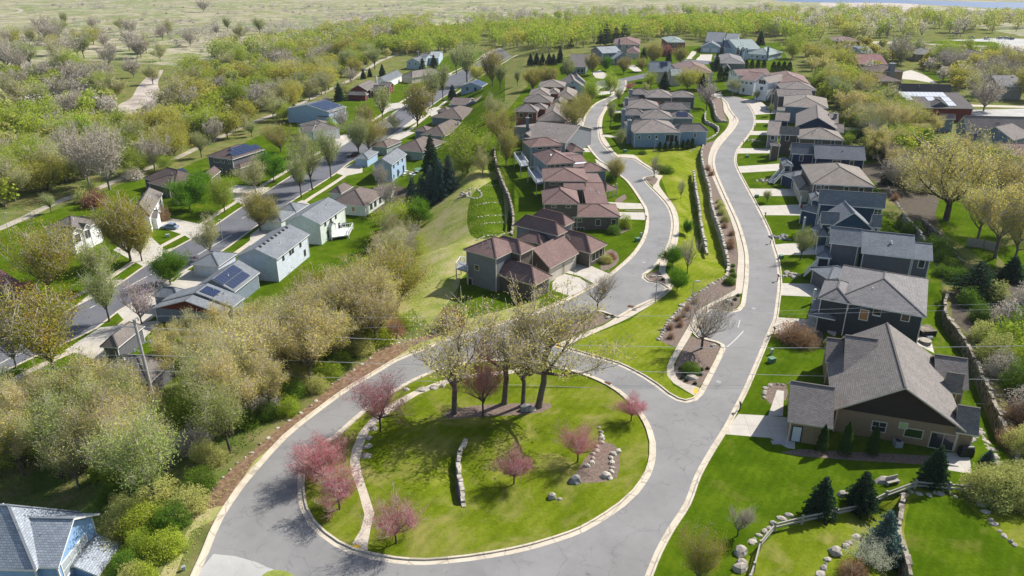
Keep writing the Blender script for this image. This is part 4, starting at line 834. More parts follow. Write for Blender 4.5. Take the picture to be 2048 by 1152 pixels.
m = h.add('R9', 'gab', (880, 468), (1660, 556), None, 6.2, 2.6, k=(870, 140)); b2 = h.add('R9', 'gab', (1600, 549), (1920, 585), None, 6.15, 1.7, k=(1890, 345)); b3 = h.add('R9', 'gab', (420, 325), (880, 378), None, 6.9, 2.2, k=(505, 92))
e = h.add('R9', 'hip', (235, 522), (460, 552), (440, 400), 4.6, .8, wi=1, ov=.35); g = h.add('R9', 'hip', (412, 850), (860, 800), None, 2.9, 1.0, depth=5.5)
h.win(b2, 0, (.55,), 5.2, .9, 1.5); h.win(e, 0, (.5,), 3.4, 1.6, 1.6); h.opening(e, 0, .5, 1.3, .01, .01) if False else None
h.stair('R9', (60, 800), (240, 640), .3, 2.9); 
bm = h.add('R9', 'flat', (900, 590), (1800, 690), None, 3.9, 0, depth=.5, wall=False) if False else None
h.done()
h = H('blue_house', 'R6', (1000, 700), 0, ['blue', 'cream'], 'bluegrey', 'deep blue house with long blue grey roof, turret bay and a front cross gable')
m = h.add('R6', 'gab', (625, 560), (1585, 625), None, 6.5, 2.8, k=(615, 350)); b = h.add('R6', 'hip', (445, 400), (560, 500), None, 5.6, .9, depth=2.6, ov=.25); p = h.add('R6', 'hip', (355, 640), (620, 700), (600, 480), 3.2, 1.6, ov=.3)
h.win(m, 0, (.94,), 5.4, 1.3, 1.1, mull=(2, 2)); h.win(b, 0, (.5,), 4.7, 1.1, 1.4, mull=(2, 2)); h.win(m, 3, (.3, .7), 4.9, .9, 1.4)
for q in ((350, 620), (430, 760), (520, 745)): h.post('R6', q, 0, 3.0, .3)
h.done()
h = H('blue_house', 'R6', (1100, 950), 0, ['blue'], 'bluegrey', 'deep blue house with steep front gable, between the turret house and the grey taupe one')
m = h.add('R6', 'gbc', (770, 905), (1432, 937), None, 5.0, 3.4, ridge=((1110, 780), (1030, 605))); a = h.add('R6', 'gab', (650, 838), (930, 868), None, 5.6, 2.2, k=(650, 670)); c = h.add('R6', 'gab', (1380, 893), (1535, 907), None, 5.4, 2.4, k=(1530, 722))
h.add('R6', 'hip', (590, 1010), (800, 1035), None, 3.4, 1.3, depth=5); h.win(a, 3, (.5,), 4.6, 1.5, 1.4, mull=(2, 1)); h.win(c, 0, (.8,), 4.6, .9, 1)
for q in ((590, 1030), (660, 1040), (400, 960)): h.post('R6', q, 0, 3.3, .35)
h.done()
h = H('taupe_house', 'R6', (1000, 420), 0, ['taupe', 'cream'], 'tan2', 'dark taupe house with a broad tan hip roof and four small white framed windows')
m = h.add('R6', 'hip', (535, 270), (1455, 318), (1240, 30), 6.0, 2.6); h.add('R6', 'hip', (345, 368), (560, 372), (500, 190), 3.0, 1.2, wi=1)
for t in (.09, .22, .56, .81): h.win(m, 0, (t,), 5.1, .95, .95)
h.done()
h = H('navy_house', 'R10', (1000, 800), 0, ['navy', 'm_stonebase'], 'slate', 'navy blue two storey house with slate grey gable roof, stone entry pier and white stair')
m = h.add('R10', 'gab', (645, 687), (1385, 722), None, 6.3, 2.6, k=(628, 490)); b = h.add('R10', 'gab', (305, 625), (655, 642), None, 6.3, 2.3, k=(335, 475)); e = h.add('R10', 'hip', (180, 790), (340, 805), (325, 700), 4.3, .6, wi=1, ov=.3)
h.add('R10', 'hip', (325, 985), (740, 940), None, 2.9, 1.0, depth=5.0)
h.opening(m, 0, .44, 5.2, 1.9, 1.2, mull=(2, 2)); h.win(m, 0, (.76,), 5.2, .9, 1.2); h.win(b, 0, (.45,), 5.1, .8, 1.5); h.win(e, 0, (.5,), 3.4, 1.2, 1.5); h.stair('R10', (20, 1060), (170, 890), .3, 2.6); h.done()
h = H('brown_house', 'R10', (700, 480), 0, ['brown'], 'tan2', 'dark brown two storey house with light tan hip roof, behind the navy blue house')
m = h.add('R10', 'hip', (410, 405), (1075, 438), None, 6.0, 2.2, k=(430, 235)); b = h.add('R10', 'gab', (138, 352), (420, 368), None, 6.0, 2.1, k=(120, 235)); h.add('R10', 'hip', (10, 505), (155, 515), None, 4.4, .6, depth=2.6, ov=.3)
h.opening(m, 0, .44, 5.1, 1.9, 1.2, mull=(2, 2)); h.win(m, 0, (.78,), 5.1, .9, 1.2); h.win(b, 0, (.42,), 5.0, .9, 1.6); h.done()
h = H('gabled_house', 'R5', (1100, 900), 0, ['navy', 'grey'], 'tan', 'tan shingled house with a big dark blue gable and a chimney at its right')
m = h.add('R5', 'gbc', (1085, 885), (1690, 925), None, 4.8, 3.3, ridge=((1385, 768), (1257, 580))); a = h.add('R5', 'gab', (668, 1000), (860, 1010), None, 4.2, 2.4, k=(680, 800), wi=1); h.add('R5', 'gab', (790, 795), (1000, 800), None, 5.3, 1.8, k=(805, 672))
h.add('R5', 'gab', (1560, 840), (1705, 850), None, 4.6, 2.2, k=(1700, 695)); h.add('R5', 'gab', (1640, 965), (1782, 975), None, 3.6, 1.8, k=(1775, 850)); h.chimney('R5', (1665, 700), 7.2, .9, mat='w_grey'); h.win(a, 0, (.5,), 3.2, 1, 1.2); h.done()
h = H('blue_grey_house', 'R5', (1200, 640), 0, ['greyb'], 'tan2', 'blue grey house with pale tan hip roof and small white bay, behind the navy gable')
m = h.add('R5', 'hip', (908, 590), (1562, 628), (1545, 478), 5.9, 2.2); b = h.add('R5', 'gab', (820, 650), (935, 655), None, 5.2, .8, k=(828, 600), ov=.2); h.win(m, 0, (.82,), 5.0, 1.1, 1.1); h.win(b, 0, (.5,), 4.2, .9, 1.3); h.done()
h = H('taupe_house', 'R5', (1000, 480), 0, ['taupe'], 'tan', 'taupe townhouse with long tan ridged roof in front of the rose roofed one')
h.add('R5', 'gab', (832, 448), (1340, 462), None, 5.6, 1.9, k=(832, 342)); h.add('R5', 'hip', (880, 345), (1415, 378), None, 6.4, 2.2, k=(1180, 235)); h.add('R5', 'hip', (740, 412), (825, 420), None, 4.8, .6, depth=2.5); h.done()
h = H('rose_roof_house', 'R5', (850, 330), 0, ['bgrey'], 'rose2', 'large townhouse with rose pink hip roof and three skylights, ending the right hand row')
m = h.add('R5', 'hip', (700, 264), (1310, 285), (1240, 148), 6.2, 2.8); h.panel(m, 0, .48, .64, .62, .74, 3, 1, 'm_skylight', 'skylight'); h.win(m, 3, (.3, .7), 4.8, 1, 1.5); h.done()
for i, (A, B, r1, r2) in enumerate([((110, 108), (258, 152), (182, 75), (590, 40)), ((505, 238), (700, 262), (602, 170), (760, 105))]):
    h = H('white_townhouse', 'R5', A, 0, ['white'], 'rose2' if i == 0 else 'tan2', ['white townhouse with rose roof and arched gable window, leftmost at the far road bend', 'white townhouse with tan roof and dark arched window, right of its rose roofed twin'][i])
    m = h.add('R5', 'gbc', A, B, None, 7.2, 2.0, ridge=(r1, r2)); h.win(m, 0, (.3, .5, .7), 7.3, .9, 1.5); h.win(m, 0, (.5,), 4.8, 1.2, 1.2, mull=(2, 1)); b = h.add('R5', 'gab', (B[0]+20, B[1]+55), (B[0]+240, B[1]+80), None, 6.0, 2.4, k=(B[0]+130, B[1]-60)) if i == 0 else None
    if b: h.win(b, 0, (.15, .45, .8), 4.9, 1.0, .7); h.win(b, 0, (.3,), 1.8, .9, 1.5)
    h.done()
# ---- red brown townhouses along the left hand road
h = H('townhouse', 'R1', (600, 800), 0, ['taupe', 'grey', 'cream'], 'rose', 'nearest townhouse with spreading red brown hip roofs, two towers and tan garage doors', 'm_tantrim')
d = h.add('R1', 'shed', (1140, 665), (1468, 487), None, 3.0, 2.9, k=(700, 560), ov=.5)
t1 = h.add('R1', 'hip', (165, 440), (510, 562), (850, 402), 6.6, 1.9, wi=1); t2 = h.add('R1', 'hip', (420, 388), (790, 512), (962, 415), 6.5, 1.6); t3 = h.add('R1', 'hip', (742, 162), (1210, 300), (1352, 238), 6.4, 2.0, wi=1)
t4 = h.add('R1', 'hip', (930, 80), (1290, 192), (1420, 128), 6.35, 1.8, wi=1); t5 = h.add('R1', 'hip', (772, 310), (1015, 402), (1160, 322), 5.0, 1.2); l1 = h.add('R1', 'hip', (458, 706), (960, 864), (1160, 748), 3.1, 2.2)
l2 = h.add('R1', 'hip', (1150, 345), (1560, 516), (1842, 398), 3.1, 2.3); h.add('R1', 'gab', (1200, 560), (1500, 400), None, 2.95, 2.9, k=(1130, 330), wall=True) if False else None
h.garage(d, 0, .3, 4.6); h.garage(d, 0, .75, 4.6); h.win(t1, 0, (.35,), 3.6, .9, .9); h.win(t1, 0, (.1,), .3, .9, 1.6); h.win(l2, 1, (.25, .5, .75), 1.7, 1.2, 1.6)
h.deck('R1', (70, 660), (200, 700), (250, 620), 2.6); h.done()
h = H('townhouse', 'R2', (600, 1080), 0, ['taupe', 'cream'], 'rose', 'second red brown roofed townhouse with cream banded taupe wall facing the camera', 'm_tantrim')
l = h.add('R2', 'hip', (700, 1118), (1212, 1120), (1190, 985), 3.1, 1.5); m = h.add('R2', 'gab', (850, 1000), (1085, 1000), None, 3.6, 1.4, k=(850, 760)); u = h.add('R2', 'hip', (392, 978), (786, 988), (870, 840), 6.0, 2.0)
u2 = h.add('R2', 'hip', (396, 740), (868, 748), (775, 612), 6.2, 1.7); s3 = h.add('R2', 'gab', (615, 828), (840, 834), None, 5.0, .9, k=(615, 755)); p = h.add('R2', 'hip', (1060, 852), (1182, 822), (1185, 745), 3.3, 1.2, wall=False)
for q in ((1075, 930), (1130, 915), (1165, 895)): h.post('R2', q, 0, 3.1, .3)
h.win(u, 0, (.28, .72), 5.3, .9, .5); h.win(l, 0, (.1,), 2.2, 1.5, .7, mull=(3, 1)); h.win(l, 0, (.55, .9), 1.7, .9, 1.3); h.win(u2, 0, (.2, .4, .6), 5.4, 1.3, .5); h.opening(l, 0, .12, -.1, 2.2, 1.2, mull=(3, 1)); h.done()
h = H('townhouse', 'R2', (700, 680), 0, ['greyb', 'grey'], 'rose', 'blue grey townhouse with red brown roof, white skylights and stacked white railed decks', 'm_tantrim')
u = h.add('R2', 'hip', (428, 570), (738, 548), (625, 430), 6.2, 2.0); l = h.add('R2', 'hip', (785, 655), (1078, 633), (1062, 560), 3.1, 1.5); l2 = h.add('R2', 'gab', (690, 600), (900, 585), None, 4.0, 1.2, k=(700, 470)); b = h.add('R2', 'hip', (258, 386), (612, 368), (480, 305), 6.2, 1.6)
r = h.add('R2', 'hip', (700, 440), (832, 425), (800, 362), 3.2, 1.2); h.panel(u, 0, .3, .5, .5, .7, 3, 1, 'm_skylight', 'skylight'); h.panel(u, 0, .45, .6, .3, .45, 2, 1, 'm_skylight', 'skylight'); h.win(u, 0, (.2, .4, .6, .85), 5.5, 1.1, .5); h.win(l, 0, (.42,), 1.7, 1.0, 1.4)
h.win(b, 0, (.3, .6, .85), 5.5, 1.4, .5); h.deck('R2', (240, 640), (330, 775), (430, 760), 3.0); h.deck('R2', (95, 480), (165, 590), (245, 580), 3.0); h.panel(l2, 0, .3, .9, .2, .32, 5, 1, 'm_skylight', 'skylight'); h.done()
h = H('townhouse', 'R2', (400, 330), 0, ['grey', 'bgrey'], 'tan', 'tan roofed townhouse with small dormer and chimney, directly above the red brown roofs', 'm_tantrim')
a = h.add('R2', 'gab', (180, 295), (640, 345), None, 5.0, 3.0, k=(130, 95)); h.add('R2', 'gab', (430, 300), (712, 262), None, 3.6, 1.6, k=(440, 155)); h.add('R2', 'gbc', (165, 270), (265, 280), None, 5.4, 1.0, depth=5); h.chimney('R2', (235, 85), 8.5); h.done()
h = H('townhouse', 'R3', (700, 950), 0, ['maroonw' if False else 'brick', 'grey'], 'tan', 'tan roofed townhouse with dark brick band and a round vine on its low roof', 'm_tantrim')
u = h.add('R3', 'hip', (168, 822), (580, 832), (600, 760), 6.1, 2.2); h.add('R3', 'hip', (470, 770), (735, 785), (770, 715), 6.0, 1.3); l = h.add('R3', 'hip', (560, 965), (1085, 1010), (1035, 740), 3.2, 2.4); h.win(u, 0, (.25, .7), 4.8, 1.2, 1.4); h.done()
h = H('townhouse', 'R3', (600, 660), 0, ['brick', 'grey'], 'greytan', 'grey tan roofed townhouse, third from the top of the left hand row', 'm_tantrim')
h.add('R3', 'hip', (310, 652), (825, 665), (790, 570), 6.1, 2.0); h.add('R3', 'hip', (800, 740), (1060, 760), (1035, 625), 3.3, 2.0); h.done()
h = H('townhouse', 'R3', (600, 540), 0, ['brick', 'grey'], 'tan2', 'pale tan roofed townhouse, second from the top of the left hand row', 'm_tantrim')
h.add('R3', 'hip', (420, 540), (800, 546), (740, 440), 6.1, 1.8); h.add('R3', 'hip', (760, 500), (960, 515), (985, 440), 6.0, 1.3); h.add('R3', 'hip', (890, 600), (1270, 610), (1250, 450), 3.3, 2.2); h.done()
h = H('townhouse', 'R3', (800, 390), 0, ['brick'], 'tan2', 'topmost pale tan roofed townhouse beside the white gable', 'm_tantrim')
h.add('R3', 'hip', (590, 385), (1065, 392), (985, 305), 5.9, 2.0); h.done()
h = H('white_gable_house', 'R3', (1200, 420), 0, ['paleblue'], 'tan', 'white gabled house with three small square windows, topping the left hand row')
m = h.add('R3', 'gbc', (1000, 405), (1425, 405), None, 3.2, 3.4, ridge=((1188, 268), (1215, 160))); h.win(m, 0, (.36, .45, .54), 3.1, .8, .9, frame='m_black'); h.win(m, 0, (.46,), 5.2, .6, .7); h.add('R3', 'gbc', (1120, 330), (1450, 330), None, 3.4, 3.2, depth=9); h.done()
# ---- blue cottages in the middle
def cottage(z, label, walls, blocks, pan=None, front=None, ch=None, gd=True):
    h = H('cottage', 'R4', blocks[0][1], 0, walls, 'greytan' if False else 'tan', label)
    ids = [h.add('R4', *b[:4], b[4], b[5], k=b[6]) for b in blocks]
    if ch: h.chimney('R4', ch, 7.3, 1.1)
    if pan: h.panel(ids[2], 0, .25, .75, .2, .75, 5, 3)
    if front: front(h, ids)
    elif gd: h.garage(ids[2], 0, .55, 5, 2.1); h.win(ids[1], 0, (.85,), 2.4, 2.4, .8, mull=(3, 1)); h.win(ids[0], 0, (.35,), 3.2, 1.6, 1.1, mull=(2, 1))
    h.done()
def front1(h, ids):
    a, b = ids[0], ids[1]; h.win(a, 0, (.1, .32, .48), 3.1, .6, 1.0); h.opening(a, 0, .78, 2.7, 2.6, 2.2, 'sliding_door', mull=(2, 1)); h.win(a, 0, (.92,), 2.6, 1.0, 2.0); h.win(a, 0, (.09,), -.9, .9, .9); h.win(b, 0, (.6,), 3.0, .8, 1.2)
    h.win(b, 0, (.07,), 2.8, .6, 1.0); h.deck('R4', (755, 945), (990, 945), (975, 905), 1.2)
cottage(0, 'light blue cottage with tan hip roof, deck and a row of small evergreens below', ['ltblue'], [('hip', (290, 812), (1028, 804), None, 4.6, 2.4, (560, 600)), ('hip', (940, 790), (1445, 786), None, 4.4, 2.0, (1250, 665)), ('hip', (222, 706), (520, 706), None, 4.7, 1.9, (420, 592))], front=front1, ch=(225, 620))
cottage(0, 'grey cottage with dark solar panels on its tan roof, just behind the light blue cottage', ['grey', 'bgrey'], [('hip', (102, 536), (482, 542), None, 4.5, 1.8, (310, 432)), ('hip', (400, 592), (900, 594), None, 4.5, 2.2, (640, 442)), ('hip', (860, 585), (1215, 588), None, 4.3, 2.1, (1000, 458))], pan=True, ch=(135, 450))
cottage(0, 'tan roofed cottage between the solar cottage and the farthest one of the middle row', ['grey', 'bgrey'], [('hip', (142, 348), (440, 350), None, 4.5, 1.8, (300, 256)), ('hip', (165, 432), (720, 440), None, 4.5, 2.3, (520, 285)), ('hip', (660, 440), (1185, 458), None, 4.3, 2.0, (1000, 338))], ch=(180, 280), gd=False)
cottage(0, 'farthest cottage of the middle row, with a wide cream garage door', ['taupe', 'grey'], [('hip', (215, 218), (540, 222), None, 4.5, 1.8, (400, 126)), ('hip', (470, 264), (892, 270), None, 4.5, 2.2, (600, 130)), ('hip', (860, 262), (1240, 264), None, 4.3, 1.8, (1040, 158))], ch=(245, 150))
# ---- hilltop houses at the top of the picture
def simple(name, fr, base, z0, walls, roof, label, blocks, after=None, trim='m_trim'):
    h = H(name, fr, base, z0, walls, roof, label, trim); ids = []
    for b in blocks: ids.append(h.add(fr, b[0], b[1], b[2], b[3] if len(b) > 3 else None, b[4], b[5], **(b[6] if len(b) > 6 else {})))
    if after: after(h, ids)
    h.done()
simple('grey_roof_house', 'L6', (1150, 520), 0, ['slateb'], 'dkgrey', 'low grey roofed house half hidden by two street trees, left of the pale blue roof', [('gab', (985, 470), (1235, 475), None, 3.4, 3.2, dict(k=(1060, 305)))], lambda h, i: h.win(i[0], 0, (.6, .8), 1.6, 1.2, 1.8))
simple('pale_roof_house', 'L6', (1500, 400), 0, ['slateb', 'bgrey'], 'pale', 'big house with pale blue grey roof and arched entry by the cul de sac', [('gab', (1440, 298), (1690, 286), None, 5.8, 2.6, dict(k=(1350, 214), wi=0, gi=1)), ('gbc', (1545, 362), (1858, 366), None, 3.2, 3.2, dict(ridge=((1712, 278), (1690, 220))))], lambda h, i: (h.win(i[0], 0, (.4, .6, .8), 4.6, 1.3, 1.3), h.opening(i[1], 0, .12, 1.6, 1.6, 2.8)))
simple('cream_house', 'L6', (1750, 250), 0, ['cream'], 'rose', 'cream house with a red brown hip roof standing behind the pale blue grey roof', [('hip', (1575, 182), (1925, 188), (1860, 118), 5.8, 2.4), ('hip', (1745, 290), (1920, 302), (1920, 240), 3.2, 2.0)], lambda h, i: (h.win(i[0], 0, (.25, .5, .75), 4.6, 1, 1.5), h.chimney('L6', (1655, 115), 9)))
simple('brick_house', 'L7', (500, 300), 0, ['brick', 'grey'], 'palegreen', 'two storey brick house with a pale green grey hip roof near the far wood', [('hip', (378, 235), (632, 236), (600, 172), 6.2, 1.6)], lambda h, i: h.win(i[0], 0, (.2, .45), 4.8, 1.4, 1.2))
simple('grey_gable_house', 'L7', (1000, 390), 0, ['paleblue', 'white'], 'bluegrey', 'large grey roofed house with tall white gable end and a pale blue double garage', [('gab', (1140, 312), (1312, 318), None, 3.6, 6.2, dict(k=(1188, 112), gi=1)), ('gab', (890, 225), (1142, 228), None, 5.4, 4.6, dict(k=(940, 92))), ('gbc', (822, 300), (1105, 302), None, 3.2, 2.8, dict(ridge=((985, 200), (1010, 150))))], lambda h, i: (h.garage(i[2], 0, .27, 3.6, 2.3, 'm_whitewood'), h.garage(i[2], 0, .72, 3.6, 2.3, 'm_whitewood')))
simple('dormer_house', 'L7', (1450, 400), 0, ['paleblue', 'brick'], 'palegreen', 'pale blue house with two dormers and brick entry, right of the tall white gable', [('gab', (1335, 330), (1660, 330), None, 4.6, 3.4, dict(k=(1470, 192))), ('hip', (1445, 385), (1760, 412), (1850, 360), 3.0, 3.0), ('gbc', (1300, 340), (1372, 345), None, 5.4, 1.8, dict(depth=9)), ('gbc', (1400, 325), (1440, 325), None, 6.2, .7, dict(depth=3, ov=.2)), ('gbc', (1450, 340), (1490, 340), None, 6.0, .7, dict(depth=3, ov=.2))], lambda h, i: (h.win(i[3], 0, (.5,), 5.3, .9, 1.1, frame='m_trim'), h.win(i[4], 0, (.5,), 5.2, .9, 1.1), h.opening(i[2], 0, .5, 4.3, 1.5, 2.6), h.win(i[1], 0, (.25, .5, .75), 1.6, 1.3, 1.2), h.chimney('L7', (1755, 300), 7.5)))
simple('grey_hip_house', 'L7', (1250, 520), 0, ['grey'], 'grey', 'low grey roofed house in front of the dormered house', [('hip', (1045, 520), (1440, 530), (1510, 430), 3.2, 2.4), ('gbc', (1130, 600), (1240, 600), None, 3.0, 2.0, dict(depth=8))])
simple('solar_house', 'L7', (350, 690), 0, ['cream', 'grey'], 'pale', 'cream house with pale grey roof carrying an L shaped dark solar array', [('gab', (135, 640), (430, 640), None, 5.0, 4.2, dict(k=(330, 495))), ('gab', (430, 690), (580, 690), None, 4.6, 2.6, dict(k=(470, 590)))], lambda h, i: (h.panel(i[0], 0, .5, .85, .55, .92, 4, 2), h.panel(i[0], 0, .5, .65, .4, .54, 1, 1), h.win(i[1], 0, (.5,), 3.4, 1.4, 1.4, mull=(2, 1))))
simple('pink_roof_house', 'L7', (700, 700), 0, ['cream'], 'rose2', 'dusty pink roof behind olive trees, right of the L shaped solar array', [('hip', (540, 650), (1010, 655), (960, 535), 4.2, 2.6)])
simple('brown_roof_house', 'L5', (1000, 600), -12, ['white'], 'brownv', 'low brown roofed house with bright white end wall just right of the blue solar gable', [('hip', (930, 560), (1075, 580), (1120, 510), 3.4, 1.8)])
simple('grey_roof_house', 'L6', (250, 600), -12, ['greyb'], 'dkgrey', 'low grey roofed house at the upper end of the lower street, under olive trees', [('hip', (175, 575), (400, 582), (430, 505), 3.2, 2.4)])
simple('rose_roof_house', 'L6', (350, 500), -12, ['bgrey'], 'rose', 'rose brown roofed house left of the row of small dark spruces', [('hip', (250, 455), (440, 475), (520, 395), 3.2, 2.6), ('gbc', (300, 400), (390, 400), None, 4.2, 1.2, dict(depth=8))])
simple('grey_roof_house', 'L6', (420, 340), -8, ['grey'], 'greytan', 'small grey roof peeping out behind the rose brown one at the wood edge', [('hip', (372, 318), (520, 325), (530, 292), 3.6, 1.6)])
# ---- houses on the near side of the lower street
V = -12
def solar1(h, i):
    h.panel(i[0], 0, .0, .75, .5, .96, 8, 1); h.panel(i[0], 0, .06, .72, .12, .5, 6, 1) ; h.panel(i[1], 0, .15, .75, .55, .95, 4, 1)
    h.vents(i[0], 0, [(.5, .9)]) if False else None
simple('grey_house', 'L1', (400, 1000), V, ['greyb', 'w_red' if False else 'red'], 'bluegrey', 'grey roofed house with dark solar arrays and a barn red gable end', [('gab', (752, 815), (975, 640), None, 3.6, 2.6, dict(k=(555, 690))), ('gab', (735, 945), (845, 862), None, 3.3, 2.5, dict(k=(447, 782))), ('gab', (625, 1015), (728, 965), None, 3.0, 2.4, dict(k=(345, 862), wi=0, gi=1)), ('hip', (250, 868), (345, 800), None, 3.0, 1.4, dict(depth=6))], solar1)
simple('white_house', 'L1', (1200, 560), V, ['coolw'], 'bluegrey', 'white house with slate blue gable end and dark vents along its grey ridge', [('gab', (1125, 527), (1415, 302), None, 5.6, 2.2, dict(k=(930, 427))), ('hip', (640, 590), (745, 470), None, 3.0, 1.6, dict(depth=7)), ('gbc', (1235, 500), (1320, 470), None, 3.0, .9, dict(depth=3))], lambda h, i: (h.vents(i[0], 0, [(u, .9) for u in (.1, .21, .32, .43, .54, .65, .76, .87)], mat='m_black'), h.win(i[0], 0, (.2, .42, .5, .75), 4.6, .7, 1.2, frame='m_black'), h.win(i[0], 0, (.86,), 1.8, .7, 1.4, frame='m_black')))
simple('white_house', 'L1', (1600, 300), V, ['sagew'], 'bluegrey', 'white house with sage green gable end and a white railed rear deck with dark grill', [('gab', (1510, 217), (1742, 55), None, 5.6, 2.2, dict(k=(1345, 122))), ('hip', (1180, 190), (1290, 100), None, 3.0, 1.4, dict(depth=7)), ('hip', (1300, 110), (1400, 40), None, 3.0, 1.4, dict(depth=6)), ('gbc', (1600, 235), (1660, 205), None, 3.6, .8, dict(depth=2, ov=.2))], lambda h, i: (h.win(i[0], 0, (.2, .42, .62), 4.7, .7, 1.2, frame='m_black'), h.win(i[0], 0, (.3,), 1.5, 1.4, 1.6, frame='m_black'), h.win(i[0], 0, (.72,), 1.6, .7, 1.4, frame='m_black'), h.deck('L1', (1610, 330), (1760, 310), (1800, 235), .9, mat='m_whitewood')))
simple('ranch_house', 'L2', (500, 980), V, ['sagew'], 'brownv', 'single storey ranch house with a broad brown hip roof, white wall and sunroom', [('hip', (100, 885), (550, 925), (780, 748), 3.1, 2.8), ('gbc', (755, 760), (965, 690), None, 3.0, .8, dict(depth=5)), ('hip', (100, 760), (260, 770), None, 3.0, 1.6, dict(depth=8))], lambda h, i: (h.win(i[0], 0, (.66,), 1.8, .8, 1.2, glass='m_orange'), h.win(i[0], 1, (.3, .5, .75), 1.6, 1.2, 1.4, frame='m_black')))
simple('blue_gable_house', 'L2', (700, 560), V, ['sky'], 'bluegrey', 'two storey house with plain blue gable wall, midway along the lower street', [('gab', (875, 425), (1055, 290), None, 5.6, 2.0, dict(k=(740, 350))), ('hip', (592, 350), (700, 260), None, 3.0, 1.2, dict(depth=5))], lambda h, i: (h.panel(i[0], 2, .3, .85, .25, .8, 5, 2), h.win(i[0], 0, (.15, .45, .75), 4.6, .8, 1.2, frame='m_black'), h.win(i[0], 0, (.4, .8), 1.4, 1.2, 2.0, frame='m_black'), h.win(i[0], 0, (.12,), 1.4, .6, .8, frame='m_black')))
simple('brown_roof_house', 'L2', (1100, 330), V, ['sage'], 'brownv', 'low brown hip roofed house with grey green wall behind the big dark spruce', [('hip', (880, 235), (1250, 272), (1400, 125), 3.2, 2.8), ('hip', (850, 215), (960, 130), None, 3.0, 1.4, dict(depth=7))])
simple('brown_roof_house', 'L5', (400, 1010), V, ['greyb'], 'brownv', 'brown hip roofed house with a white chimney, third from the blue gabled one', [('hip', (262, 987), (520, 1008), (655, 875), 3.2, 2.8), ('hip', (200, 945), (330, 960), None, 3.0, 1.4, dict(depth=7))], lambda h, i: h.chimney('L5', (662, 860), 5.2, .8, mat='w_white'))
simple('brown_roof_house', 'L5', (500, 850), V, ['slateb'], 'brownv', 'brown hip roofed house with slate blue side wall and open driveway at its left', [('hip', (373, 806), (702, 830), (872, 730), 3.4, 2.9), ('hip', (430, 745), (560, 750), None, 3.0, 1.4, dict(depth=7))])
simple('grey_gable_house', 'L5', (820, 700), V, ['slateb'], 'brownv', 'brown roofed house with a wide dark slate gable facing the camera', [('gbc', (728, 682), (912, 690), None, 3.2, 2.2, dict(ridge=((820, 632), (850, 575)))), ('gab', (560, 675), (760, 680), None, 3.0, 2.0, dict(k=(640, 600)))])
simple('blue_gable_house', 'L5', (800, 570), V, ['sky'], 'bluegrey', 'pale blue gabled house with a full slope of blue solar panels and two dark windows', [('gab', (912, 492), (972, 455), None, 5.6, 2.0, dict(k=(818, 432), wi=0))], lambda h, i: (h.panel(i[0], 0, .03, .97, .08, .95, 5, 3), h.win(i[0], 3, (.3, .7), 4.4, 1.0, 1.4, frame='m_black')))
# ---- far side of the lower street
simple('maroon_roof_house', 'B1', (60, 1200), V, ['bgrey'], 'maroon', 'house with a broad maroon roof cut by the left edge of the picture', [('gab', (-60, 1190), (185, 1105), None, 3.2, 3.0, dict(k=(-100, 905)))])
simple('white_gables_house', 'L4', (250, 950), V, ['white'], 'greytan', 'white house with three small white gables and tall windows facing the street', [('hip', (118, 905), (410, 790), (330, 680), 5.4, 2.4), ('gbc', (112, 925), (232, 878), None, 5.2, 1.2, dict(depth=5)), ('gbc', (225, 880), (312, 845), None, 5.2, 1.2, dict(depth=5)), ('gbc', (318, 822), (412, 790), None, 5.2, 1.2, dict(depth=5))], lambda h, i: [h.win(b, 0, (.5,), 3.7, 1.6, 2.0, mull=(2, 1)) for b in i[1:]])
simple('white_gables_house', 'L4', (950, 700), V, ['white'], 'greytan', 'grey tan roofed white house with a garage, the blue grey hatchback parked in front', [('hip', (880, 742), (1005, 515), (865, 430), 4.6, 2.6), ('gbc', (895, 765), (1038, 695), None, 3.2, 1.4, dict(depth=6))], lambda h, i: (h.garage(i[1], 0, .5, 4.6, 2.2, 'm_whitewood'), h.win(i[0], 0, (.5, .85), 3.3, 1.2, 1.2)))
simple('brown_roof_house', 'L4', (1000, 460), V, ['taupe'], 'brown', 'long low dark brown roofed house with solar panels behind the two round green maples', [('hip', (850, 412), (1060, 470), (1160, 350), 3.2, 2.0), ('hip', (1060, 440), (1480, 385), (1350, 240), 3.3, 3.0), ('gab', (1480, 370), (1570, 300), None, 3.4, 1.6, dict(k=(1440, 300)))], lambda h, i: h.panel(i[1], 0, .45, .75, .6, .9, 4, 1))
simple('brown_roof_house', 'L4', (1550, 260), V, ['greyt'], 'brown', 'two storey grey house with a brown hip roof and a big blue black solar array', [('hip', (1425, 156), (1682, 190), (1900, 78), 5.6, 2.4), ('hip', (1670, 265), (1760, 275), (1800, 200), 2.8, .8)], lambda h, i: (h.panel(i[0], 1, .12, .98, .15, .62, 6, 2), h.panel(i[0], 1, .25, .8, .62, .88, 4, 1), h.win(i[0], 0, (.35,), 4.5, 2.4, 1.3, mull=(3, 1)), h.win(i[0], 0, (.6, .85), 4.5, .8, 1.2), h.win(i[0], 0, (.4,), 1.3, 2.0, 1.2, mull=(2, 1))))
simple('white_gables_house', 'L3', (350, 900), V, ['white'], 'greytan', 'small white house with an arched window gable, in front of the solar roofed blue house', [('hip', (250, 800), (432, 905), (600, 745), 3.8, 2.2), ('gbc', (255, 880), (330, 905), None, 3.6, 1.6, dict(depth=3)), ('gbc', (435, 905), (530, 850), None, 3.8, 1.8, dict(depth=4))], lambda h, i: (h.win(i[1], 0, (.5,), 2.4, 1.4, 2.0), h.garage(i[2], 0, .5, 3, 2, 'm_whitewood')))
